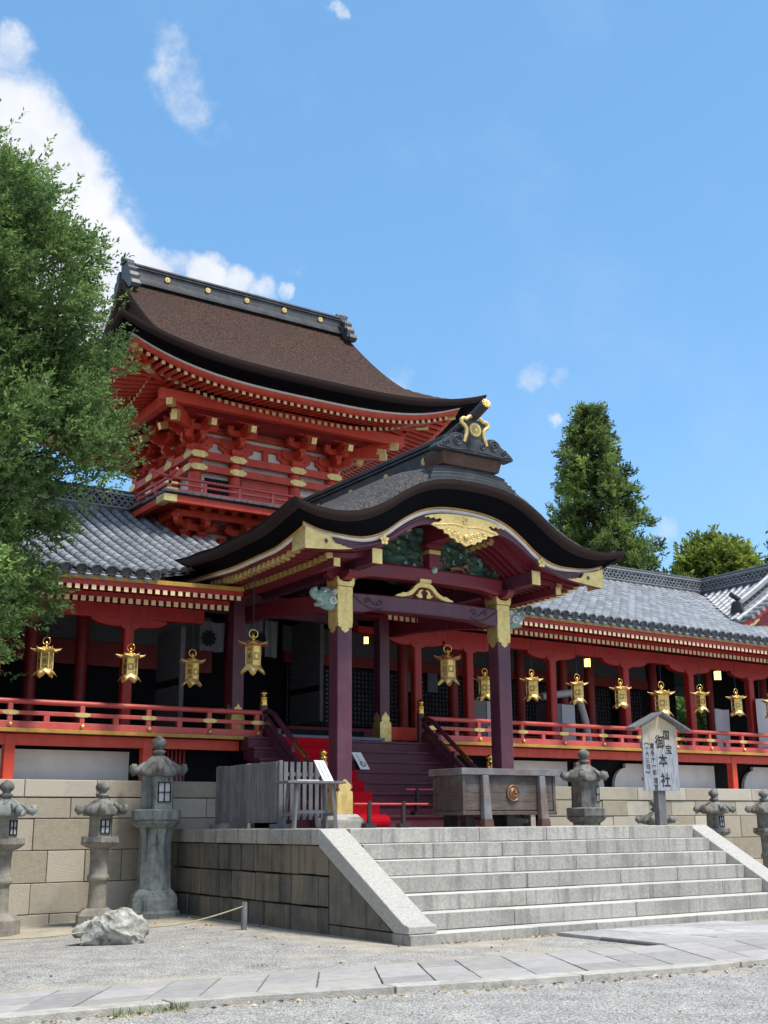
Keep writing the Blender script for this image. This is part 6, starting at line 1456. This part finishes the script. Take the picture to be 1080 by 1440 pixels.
def marks(t, w, h, tilt, lean, cols, ring=False, seed=1):
    rr = random.Random(seed); m = MB()
    def P(u, v, o=-.0085): return (u*w-lean*v, v*h*math.sin(tilt)+o, v*h*math.cos(tilt))
    for u in cols:
        v = .88
        while v > .15:
            L = rr.uniform(.02, .06)
            m.beam(P(u+rr.uniform(-.02,.02), v), P(u+rr.uniform(-.04,.04), v-L), .008, .003, up=(0,1,0)); 
            if rr.random() < .6: m.beam(P(u-.05, v-L*.5), P(u+.05, v-L*.5), .006, .003, up=(0,1,0))
            v -= L+.02
    if ring:
        m.tube([P(.05+.27*math.cos(a), .32+.15*math.sin(a)*1.0) for a in np.linspace(0, 2*math.pi, 21)[:-1]], .006, 5, closed=True); m.tube([P(-.13,.42), P(.23,.22)], .006, 5)
    m.build('lettering', ['ink'], t, org=(0,0,0))
n1 = notice('table_notice', 'white notice sheet with columns of writing propped on the grey table', XC-3.14, 16.84, 2.207, .19, .36, .38, .11, 'notice'); marks(n1, .19, .36, .38, .11, (-.2, .18), seed=2)
m = MB(); m.beam((.02, .10, .0), (-.06, .12, .26), .03, .02); m.build('prop', ['wood'], n1, org=(0,0,0))
n2 = notice('stair_notice', 'white notice board with a circle sign leaning on the purple stairs', XC-.30, 20.16, 2.575, .22, .37, .42, .12, 'notice'); marks(n2, .22, .37, .42, .12, (-.1,), True, 3)
m = MB(); m.hexa([(-.09,.01,0),(.11,.01,0),(.11,.2,0),(-.09,.2,0),(-.19,.13,.30),(.0,.13,.30),(.0,.16,.30),(-.19,.16,.30)]); m.build('stand', ['ink'], n2, org=(0,0,0))
# ================================================================== low barriers
def barrier(label, x0, x1, posts, y, zb, zr):
    t = thing('low_barrier', label, 'barrier', ((x0+x1)/2, y, zb), 'low red barred barriers before the stairs'); ox = (x0+x1)/2
    m = MB(); m.tube([(x0-ox, 0, zr-zb), (x1-ox, 0, zr-zb)], .017, 8); m.build('bar', ['barrier'], t, org=(0,0,0))
    for p in posts:
        m = MB(); m.box(p-ox-.03, p-ox+.03, -.03, .03, .07, zr-zb+.05); m.build('post', ['darkpost'], t, org=(0,0,0))
        m = MB(); m.box(p-ox-.11, p-ox+.11, -.07, .07, 0, .075); m.build('foot', ['darkpost'], t, org=(0,0,0))
barrier('low barrier with long red bar on two dark posts in front of the carpet', XC-1.93, XC-.33, (XC-1.61, XC-.88), 18.0, PZ, 1.87)
barrier('low barrier with short red bar on the stairs beside the offering box', XC+.15, XC+1.4, (XC+.42,), 19.40, 1.68, 2.17)
# ================================================================== offering box
ob = thing('offering_box', 'large dark wooden offering box with metal trim and round bronze crest', 'offering box', (XC+1.14, 17.85, PZ))
BX, BX_, BY, BY_ = XC+.0, XC+2.28, 17.38, 18.36
def op(name, mats, fn, parent=ob, bevel=0):
    m = MB(); fn(m); return m.build(name, mats, parent, bevel=bevel)
body = op('body', ['boxwood'], lambda m: m.box(BX+.06, BX_-.06, BY+.06, BY_-.06, 1.70, 2.38), bevel=.01)
op('planks', ['boxwood'], lambda m: [m.box(BX+.10, BX_-.10, BY+.045, BY+.0595, 1.76+i*.155, 1.91+i*.155, 0, random.random()) for i in range(4)], body)
op('rim', ['boxtrim'], lambda m: (m.box(BX-.03, BX_+.03, BY-.03, BY+.09, 2.383, 2.50), m.box(BX-.03, BX_+.03, BY_-.09, BY_+.03, 2.383, 2.50), m.box(BX-.03, BX+.09, BY+.091, BY_-.091, 2.383, 2.50), m.box(BX_-.09, BX_+.03, BY+.091, BY_-.091, 2.383, 2.50), [m.beam((BX+.1, y, 2.46), (BX_-.1, y, 2.46), .05, .05) for y in np.arange(BY+.16, BY_-.1, .11)]), bevel=.008)
op('bottom_rail', ['boxwood'], lambda m: (m.box(BX+.02, BX_-.02, BY+.02, BY_-.02, 1.67, 1.735)), bevel=.008)
for x in (BX+.06, BX_-.06):
    for y in (BY+.06, BY_-.06): op('corner_trim', ['boxwood'], lambda m: m.box(x-.03, x+.03, y-.03, y+.03, 1.736, 2.382))
for x in (BX+.52, BX_-.40):
    op('brace', ['boxtrim'], lambda m: (m.hexa([(x-.09,BY-.08,PZ+.13),(x+.09,BY-.08,PZ+.13),(x+.09,BY+.04,PZ+.13),(x-.09,BY+.04,PZ+.13),(x-.07,BY-.03,2.38),(x+.07,BY-.03,2.38),(x+.075,BY+.05,2.38),(x-.075,BY+.05,2.38)])), bevel=.012)
    op('brace_shoe', ['brown'], lambda m: m.hexa([(x-.11,BY-.10,PZ),(x+.11,BY-.10,PZ),(x+.11,BY+.06,PZ),(x-.11,BY+.06,PZ),(x-.097,BY-.088,PZ+.135),(x+.097,BY-.088,PZ+.135),(x+.097,BY+.05,PZ+.135),(x-.097,BY+.05,PZ+.135)]), bevel=.008)
for x in (BX+.30, BX+1.25, BX_-.2):
    for y in (BY+.25, BY_-.2): op('leg', ['darkpost'], lambda m: m.box(x-.1, x+.1, y-.08, y+.08, PZ, 1.668))
def f_crest(m):
    c = (BX+1.20, 2.06); y = BY+.044
    m.prism([(c[0]+.155*math.cos(t), c[1]+.155*math.sin(t)) for t in np.linspace(0, 2*math.pi, 29)[:-1]], 'y', y-.02, y+.01)
    m.tube([(c[0]+.14*math.cos(t), y-.024, c[1]+.14*math.sin(t)) for t in np.linspace(0, 2*math.pi, 29)[:-1]], .014, 8, closed=True)
    for k in range(3):               # three commas chasing each other
        P = []; rs = []
        for t in np.linspace(0, 1, 12): a = k*2*math.pi/3+t*2.9; r = .045+.055*t; P.append((c[0]+r*math.cos(a), y-.022, c[1]+r*math.sin(a))); rs.append(.034*(1-t)**.7+.004)
        m.tube(P, rs, 8)
op('bronze_crest', ['bronze'], f_crest, body)
# ================================================================== sign board
sb = thing('sign_board', 'roofed wooden sign board with black brush writing on a post above the steps', 'sign board', (XC+3.58, 15.95, PZ))
def sp(name, mats, fn, parent=sb, bevel=0):
    m = MB(); fn(m); return m.build(name, mats, parent, org=(0,0,0), bevel=bevel)
def f_bd(m): m.prism([(-.455,.625),(.435,.625),(.42,1.82),(.0,2.0),(-.435,1.80)], 'y', -.03, .0)
board = sp('board', ['signwood'], f_bd, bevel=.004)
sp('post', ['wood'], lambda m: (m.box(-.095, .095, .002, .14, 0, 1.85)), bevel=.008)
for z in (.8, 1.45): sp('batten', ['wood'], lambda m: m.box(-.46, .44, .002, .03, z, z+.06))
def f_rf(m):
    for sg in (-1, 1): m.beam((-.01+sg*.02, -.02, 2.055), (-.01+sg*.71, -.02, 1.745), .26, .045, up=(0,0,1))
sp('roof', ['wood'], f_rf, bevel=.006)
def text(body, size, x, z, sx=1.):
    cu = bpy.data.curves.new('lettering', 'FONT'); cu.body = body; cu.size = size; cu.align_x = 'CENTER'; cu.align_y = 'CENTER'; cu.extrude = 0
    o = bpy.data.objects.new('lettering', cu); COL.objects.link(o); dg = bpy.context.evaluated_depsgraph_get(); dg.update()
    me = bpy.data.meshes.new_from_object(o.evaluated_get(dg)); bpy.data.objects.remove(o)
    mt = Matrix.Translation((x, -.033, z)) @ Matrix.Rotation(R(90), 4, 'X') @ Matrix.Diagonal((sx, 1, 1, 1)); me.transform(mt)
    return me
def letters():
    jobs = []
    for ch, x, z, s in (('国', .155, 1.64, .185), ('宝', .20, 1.375, .185), ('御', -.01, 1.50, .27), ('本', .04, 1.16, .25), ('社', .075, .80, .27)): jobs.append((ch, s, x, z))
    z = 1.43
    for ch in '寛永十一年': jobs.append((ch, .12, -.215+(1.4-z)*.06, z)); z -= .122
    z = .80
    for ch in '造営': jobs.append((ch, .115, -.165, z)); z -= .12
    z = 1.39
    for ch in '一六三四': jobs.append((ch, .10, -.35+(1.39-z)*.05, z)); z -= .112
    for ch, z in (('︵', 1.47), ('︶', .945)): 
        pass
    mb = MB()
    for ch, s, x, z in jobs:
        me = text(ch, s, x, z, .92); mb.add([v.co[:] for v in me.vertices], [list(p.vertices) for p in me.polygons], 0); mb.add([(v.co.x+s*.03, v.co.y-.0006, v.co.z+s*.012) for v in me.vertices], [list(p.vertices) for p in me.polygons], 0); mb.add([(v.co.x+s*.012, v.co.y-.0012, v.co.z-s*.02) for v in me.vertices], [list(p.vertices) for p in me.polygons], 0); bpy.data.meshes.remove(me)
    for z0, sg in ((1.455, 1), (.985, -1)):   # brackets round the year
        mb.tube([(-.345+.055*math.cos(t), -.033, z0+sg*.035*math.sin(t)) for t in np.linspace(.2, math.pi-.2, 8)], .007, 5)
    mb.build('lettering', ['ink'], board, org=(0,0,0))
letters()
sb.rotation_euler = (0, R(.4), R(-3))
# ================================================================== things on the verandas
def cab(label, x0, x1, y0, y1, z0, z1, split):
    t = thing('metal_cabinet', label, 'cabinet', ((x0+x1)/2, (y0+y1)/2, z0), 'grey metal cabinets on the right veranda')
    m = MB(); m.box(x0, x1, y0+.02, y1, z0, z1); m.build('case', ['acdark'], t, bevel=.01); m = MB(); m.box(split, x1, y0, y0+.019, z0+.02, z1-.02); m.build('door', ['acbox'], t, bevel=.005)
    m = MB(); m.box(x0-.004, x0, y0+.1, y0+.14, (z0+z1)/2, (z0+z1)/2+.1); m.box(split+.03, split+.06, y0-.012, y0-.001, (z0+z1)/2-.05, (z0+z1)/2+.08); m.build('handle', ['ink'], t)
cab('pale grey metal cabinet on the right veranda beside a bent pipe', XC+6.80, XC+7.66, 22.62, 23.1, ZR, 4.44, XC+7.22); cab('dark grey metal cabinet half hidden by the right porch pillar', XC+4.42, XC+4.95, 22.62, 23.0, ZR, 4.40, XC+4.80)
m = MB(); m.tube([(XC+8.2, 22.7, ZR), (XC+8.08, 22.7, 4.05), (XC+7.95, 22.72, 4.5), (XC+7.7, 22.8, 4.75), (XC+7.2, 22.85, 4.68), (XC+6.8, 22.9, 4.62)], .10, 12); o = m.build('bent_pipe', ['acbox'], org=(XC+7.9, 22.7, ZR)); tag(o, 'thick grey bent pipe beside the pale cabinet on the veranda', 'pipe')
def cloth(label, x0, x1, y, z0, z1, seed, cat='curtain', mark=None, name='curtain'):
    rr = random.Random(seed); m = MB(); G = []
    for u in np.linspace(0, 1, 24): G.append([(lerp(x0,x1,u), y+.025*math.sin(9*u+seed)+.02*math.sin(21*u+2*v), lerp(z0,z1,v)+.01*math.sin(7*u)) for v in np.linspace(0, 1, 10)])
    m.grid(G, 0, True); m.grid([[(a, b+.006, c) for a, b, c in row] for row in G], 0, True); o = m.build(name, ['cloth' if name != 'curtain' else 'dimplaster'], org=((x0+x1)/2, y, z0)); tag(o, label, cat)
    if mark:
        m = MB(); c = ((x0+x1)/2+mark, lerp(z0,z1,.42)); r = .15
        m.prism([(c[0]+r*math.cos(t), c[1]+r*math.sin(t)) for t in np.linspace(0, 2*math.pi, 25)[:-1]], 'y', y-.055, y-.05)
        for k in range(10): a = k*math.pi/5; m.prism([(c[0]+r*1.0*math.cos(a)+.03*math.cos(t), c[1]+r*1.0*math.sin(a)+.03*math.sin(t)) for t in np.linspace(0, 2*math.pi, 9)[:-1]], 'y', y-.0552, y-.0502)
        m.build('crest', ['navy'], o)
    return o
cloth('white cloth hung over the veranda rail at the far right', XC+14.15, XC+15.6, 22.15, 3.5, 4.86, 3, 'cloth', name='hanging_cloth'); cloth('narrow white cloth strip hanging left of the far right column', XC+13.25, XC+13.85, 22.9, 3.4, 4.6, 4, 'cloth', name='hanging_cloth')
cloth('pale curtain with dark round crest behind the large left porch lantern', XC-1.62, XC-1.14, 23.0, 5.11, 5.93, 5, mark=.12); cloth('narrow pale curtain strip right of the crested curtain in the dark hall', XC-1.10, XC-.78, 23.0, 5.10, 5.91, 6); cloth('pale curtain in the dark hall behind the third lantern from the left', XC-2.66, XC-2.10, 23.0, 5.13, 5.76, 7, mark=-.1)
def sheetp(x, z, lab):
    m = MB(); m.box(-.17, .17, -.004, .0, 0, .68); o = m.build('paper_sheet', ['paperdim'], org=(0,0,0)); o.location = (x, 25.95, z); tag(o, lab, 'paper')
sheetp(XC+5.60, 4.95, 'pale paper sheet hanging on the lattice right of the inner pillar'); sheetp(XC+4.95, 4.92, 'pale paper sheet hanging on the lattice left of the slim red column')
# ================================================================== trees
def leaf_mesh(name, P, D, size, aspect, tint, mat, parent=None, org=(0,0,0), fold=.25):
    """many small leaf-shaped quads: positions P, directions D"""
    n = len(P); D = D/np.linalg.norm(D, axis=1)[:, None]
    ref = rng.normal(size=(n, 3)); S_ = np.cross(D, ref); S_ /= np.linalg.norm(S_, axis=1)[:, None]; N_ = np.cross(S_, D)
    L = size[:, None]; w = L*aspect
    v0 = P; v1 = P+D*L*.45+S_*w/2+N_*w*fold; v2 = P+D*L; v3 = P+D*L*.45-S_*w/2+N_*w*fold
    vs = np.stack([v0, v1, v2, v3], 1).reshape(-1, 3)-np.array(org)
    me = bpy.data.meshes.new(name); me.vertices.add(4*n); me.vertices.foreach_set('co', vs.astype(np.float32).ravel())
    me.loops.add(4*n); me.loops.foreach_set('vertex_index', np.arange(4*n, dtype=np.int32)); me.polygons.add(n)
    me.polygons.foreach_set('loop_start', np.arange(0, 4*n, 4, dtype=np.int32)); me.polygons.foreach_set('loop_total', np.full(n, 4, dtype=np.int32))
    me.materials.append(M[mat]); at = me.attributes.new('tint', 'FLOAT', 'FACE'); at.data.foreach_set('value', tint.astype(np.float32)); me.update(calc_edges=True)
    o = bpy.data.objects.new(name, me); COL.objects.link(o)
    if parent: o.parent = parent
    return o
def sprigs(C, Rr, out, n_sprig, n_leaf, slen, lsize):
    """leafy twigs filling clumps centred at C (radius Rr), pointing along out"""
    P = []; D = []; T = []; Z = []
    for c, r, o in zip(C, Rr, out):
        base = rng.normal(size=(n_sprig, 3))*.42*r; base[:, 2] *= .75
        dirs = rng.normal(size=(n_sprig, 3))*.55+o+base/r*.7; dirs /= np.linalg.norm(dirs, axis=1)[:, None]
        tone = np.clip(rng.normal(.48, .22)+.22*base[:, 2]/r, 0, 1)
        for b, d, tn in zip(base, dirs, np.broadcast_to(tone, n_sprig)):
            t = np.linspace(.08, 1, n_leaf); pos = c+b+np.outer(t*slen*rng.uniform(.7, 1.3), d)+rng.normal(size=(n_leaf, 3))*.012
            sd = rng.normal(size=(n_leaf, 3)); sd -= np.outer(sd@d, d); sd /= np.linalg.norm(sd, axis=1)[:, None]
            P.append(pos); D.append(d*.75+sd*.75); T.append(np.clip(tn+rng.normal(size=n_leaf)*.13, 0, 1)); Z.append(lsize*rng.uniform(.7, 1.25, n_leaf))
    return np.concatenate(P), np.concatenate(D), np.concatenate(T), np.concatenate(Z)
def branch_tree(m, root, tips, r0):
    for tip, fork, r in tips:
        a = V(*fork); b = V(*tip); mid = lerp(a, b, .5)+V(*rng.normal(size=3))*.08*np.linalg.norm(b-a)+V(0, 0, .05*np.linalg.norm(b-a))
        m.tube([a, lerp(a, mid, .5), mid, lerp(mid, b, .5), b], [r, r*.8, r*.6, r*.42, r*.2], 6)
def big_tree():
    tx, ty = 1.2, 18.0                       # trunk stands left of the picture
    t = thing('broadleaf_tree', 'big leafy green tree with dense crown at the left, in front of the left corridor', 'tree', (tx, ty, gz(tx, ty)))
    m = MB(); m.tube([(tx,ty,-.3),(tx+.05,ty,1.5),(tx-.08,ty+.05,4),(tx+.05,ty,7),(tx,ty,9.5),(tx-.05,ty,10.6)], [.42,.34,.30,.24,.14,.05], 14); m.build('trunk', ['trunk'], t)
    # crown outline: reach from the trunk axis by height, read as real distances
    Zs = [3.6,4.2,4.6,5.1,5.6,6.2,6.7,7.3,7.8,8.4,8.8,9.5,10.0,10.6,11.0,11.3,11.75,12.15,12.5]
    Rs = [3.3,4.0,4.3,4.45,4.2,4.65,4.9,5.45,5.5,5.15,5.2,5.3,5.25,5.0,4.7,4.1,3.7,3.2,2.2]
    C = []; Rr = []; O = []; tips = []
    k = 0
    while k < 900:
        z = rng.uniform(3.6, 12.5); a = rng.uniform(-math.pi, math.pi)
        if not (-1.9 < a < 1.1) and rng.random() < .86: continue      # fewer clumps on the far side from the hall
        R_ = interp(z, Zs, Rs); f = math.sqrt(rng.uniform(.34, 1)); r = max(.26, rng.normal(.43, .09))
        lump = 1+.05*math.sin(3*a+2.2*z)+.04*math.sin(5*a-1.3*z)
        p = V(tx+(R_*lump-r*.7)*f*math.cos(a), ty+(R_*lump-r*.7)*f*math.sin(a)*.5, z+rng.normal()*.1)
        hole = math.sin(1.9*p[0]+.7)*math.sin(1.6*p[2]+1.0)+.5*math.sin(2.7*p[1]+p[2])
        if hole > .84: continue
        o = V(math.cos(a)*.7, math.sin(a)*.7, .55); C.append(p); Rr.append(r); O.append(o); k += 1
        if f > .55: tips.append((tuple(p), (tx+rng.normal()*.1+.15*f*math.cos(a), ty+.15*f*math.sin(a), max(1.8, z-R_*f*.42-rng.uniform(.1,.7))), .055))
    # low sprays over the corridor eave
    for (x, y, z, r) in ((5.3,18.0,5.15,.36),(5.6,18.1,4.95,.28),(5.0,17.9,4.75,.36),(5.5,18.0,5.3,.26),(4.85,17.9,5.5,.4)):
        C.append(V(x,y,z)); Rr.append(r); O.append(V(.75,-.2,-.1)); tips.append(((x,y,z), (tx+.2, ty, z-.3), .045))
    P, D, T, Z = sprigs(C, Rr, O, 44, 15, .28, .080)
    leaf_mesh('crown', P, D, Z, .42, T, 'leaf', t, org=root_loc(t))
    m = MB(); branch_tree(m, None, tips[::2], .06); m.build('branches', ['trunk'], t)
big_tree()
def conifer(name, label, x, y, h, r0, zb, seed, mat='cedar', n=430, lsz=.20):
    global rng
    rng = np.random.default_rng(seed); t = thing(name, label, 'tree', (x, y, 0))
    m = MB(); m.tube([(x,y,-.5),(x,y,h*.5),(x+.1,y,h*.97)], [r0*.09,r0*.06,.03], 10); m.build('trunk', ['trunk'], t)
    C = []; Rr = []; O = []; tips = []
    z = h-.25
    while z > zb:
        f = (h-z)/(h-zb); R_ = (r0*(f**.85)+.15)*rng.uniform(.82, 1.12); nb = int(4+4*f); a0 = rng.uniform(0, 6.28)
        for k in range(nb):
            a = a0+2*math.pi*k/nb+rng.normal()*.22; rb = R_*rng.uniform(.55, 1.18); e = (x+rb*math.cos(a), y+rb*math.sin(a), z-.13*rb+rng.normal()*.12)
            tips.append((e, (x, y, z+.12*rb), .05+.02*f))
            for q in ((.45, .72, 1.) if rb > 1.2 else (.55, 1.)):
                C.append(V(x+rb*q*math.cos(a), y+rb*q*math.sin(a), lerp(z+.1*rb, e[2], q)+rng.normal()*.08)); Rr.append(rng.uniform(.26, .50)*(.7+.45*f)); O.append(V(math.cos(a)*.6, math.sin(a)*.6, .5))
        z -= rng.uniform(.30, .46)*(.7+.5*f)
    P, D, T, Z = sprigs(C, Rr, O, 15, 12, .36, lsz)
    leaf_mesh('crown', P, D, Z, .34, T, mat, t, org=root_loc(t)); m = MB(); branch_tree(m, None, tips, .07); m.build('branches', ['trunk'], t)
    return t
def roundtree(name, label, x, y, zc, rx, rz, seed, mat='lime', n=240):
    global rng
    rng = np.random.default_rng(seed); t = thing(name, label, 'tree', (x, y, 0)); m = MB(); m.tube([(x,y,-.5),(x,y,zc)], [.4,.15], 10); m.build('trunk', ['trunk'], t)
    C = []; Rr = []; O = []; tips = []
    for i in range(n):
        d = rng.normal(size=3); d /= np.linalg.norm(d); q = rng.uniform(.3, 1)**.5; lump = 1+.14*math.sin(5*d[0]+3*d[2]*4+seed)
        C.append(V(x+d[0]*rx*q*lump, y+d[1]*rx*q*lump, zc+d[2]*rz*q*lump)); Rr.append(rng.uniform(.5, .85)); O.append(V(d[0]*.5, d[1]*.5, .7)); 
        if i % 3 == 0: tips.append((tuple(C[-1]), (x, y, zc-.5*rz), .06))
    P, D, T, Z = sprigs(C, Rr, O, 20, 10, .5, .28); leaf_mesh('crown', P, D, Z, .4, np.clip(T+.2, 0, 1), mat, t, org=root_loc(t)); m = MB(); branch_tree(m, None, tips, .06); m.build('branches', ['trunk'], t)
    return t
conifer('cedar_tree', 'tall pointed cedar tree rising behind the right tiled roof', 33.7, 34.7, 18.6, 3.65, 8.0, 21)
roundtree('round_tree', 'small rounded bright green tree just above the right roof ridge', 39.3, 33.3, 11.45, 1.2, 1.35, 22)
conifer('cedar_tree', 'dark cedar partly visible at the right edge above the roof corner', 39.2, 28.6, 14.0, 3.0, 7.5, 23, n=260)
roundtree('garden_shrub', 'dark green shrub seen through the open bay behind the right veranda', 37.4, 33.4, 4.3, 2.1, 2.2, 24, 'leaf', 120)
rng = np.random.default_rng(99)
# dry leaves and grass along the kerb
def litter():
    P = []; D = []
    def put(x, y): P.append((x, y, gz(x, y)+.012)); a = rng.uniform(0, 6.28); D.append((math.cos(a), math.sin(a), rng.uniform(-.05, .25)))
    for _ in range(330): x = rng.uniform(2.5, 12.5); put(x, path_near(x)-abs(rng.normal())*.14-.02)
    for _ in range(120): x = rng.uniform(9.7, 11.8); put(x, 13.22-abs(rng.normal())*.05)
    for _ in range(90): put(rng.uniform(8.1, 9.1), rng.uniform(15, 20.3))
    for _ in range(150): put(rng.uniform(3, 15), rng.uniform(7, 18))
    P = np.array(P); D = np.array(D); o = leaf_mesh('fallen_leaves', P, D, rng.uniform(.025, .065, len(P)), .5, rng.uniform(0, 1, len(P)), 'litter', fold=.1); tag(o, 'small dry leaves scattered along the kerb and the steps', 'fallen leaves', kind='stuff')
litter()
def pebbles():
    m = MB(); r3 = random.Random(8)
    for _ in range(2600):
        x, y = r3.uniform(2, 14), r3.uniform(6.5, 9.9)
        if y > path_near(x)-.03: continue
        s = r3.uniform(.006, .016); a = r3.uniform(0, 3); z = gz(x, y)
        vs = [(x+s*math.cos(a), y+s*math.sin(a), z), (x-s*.8*math.sin(a), y+s*.8*math.cos(a), z), (x-s*math.cos(a), y-s*math.sin(a), z), (x+s*.7*math.sin(a), y-s*.7*math.cos(a), z), (x, y, z+s*.8)]
        m.add(vs, [(0,1,4),(1,2,4),(2,3,4),(3,0,4)], 0, False, r3.random())
    o = m.build('gravel_stones', ['pebble'], org=(8, 8, 0)); tag(o, 'loose grey gravel stones in front of the kerb', 'gravel', kind='stuff')
M['pebble'] = pbr('pebble', (.34,.35,.37), (.24,.25,.27), 20, .9, tint=1.2)
pebbles()
def tuft(x, y, n, h, lab):
    P = np.stack([x+rng.normal(size=n)*.10, y+rng.normal(size=n)*.03, np.full(n, gz(x, y))], 1); D = np.stack([rng.normal(size=n)*.45, rng.normal(size=n)*.45, np.ones(n)], 1)
    o = leaf_mesh('grass_tuft', P, D, h*rng.uniform(.4, 1.1, n), .09, rng.uniform(0, 1, n), 'grass', fold=.05); tag(o, lab, 'grass', kind='stuff')
tuft(4.05, 9.98, 70, .09, 'grass tuft growing at the kerb, lower left'); tuft(4.45, 10.02, 80, .10, 'grass tufts growing at the kerb, lower left'); tuft(7.6, 9.50, 50, .06, 'low grass at the kerb'); tuft(6.55, 12.35, 50, .06, 'small weed in the gravel'); tuft(12.0, 13.0, 30, .10, 'weed at the corner of the approach paving')
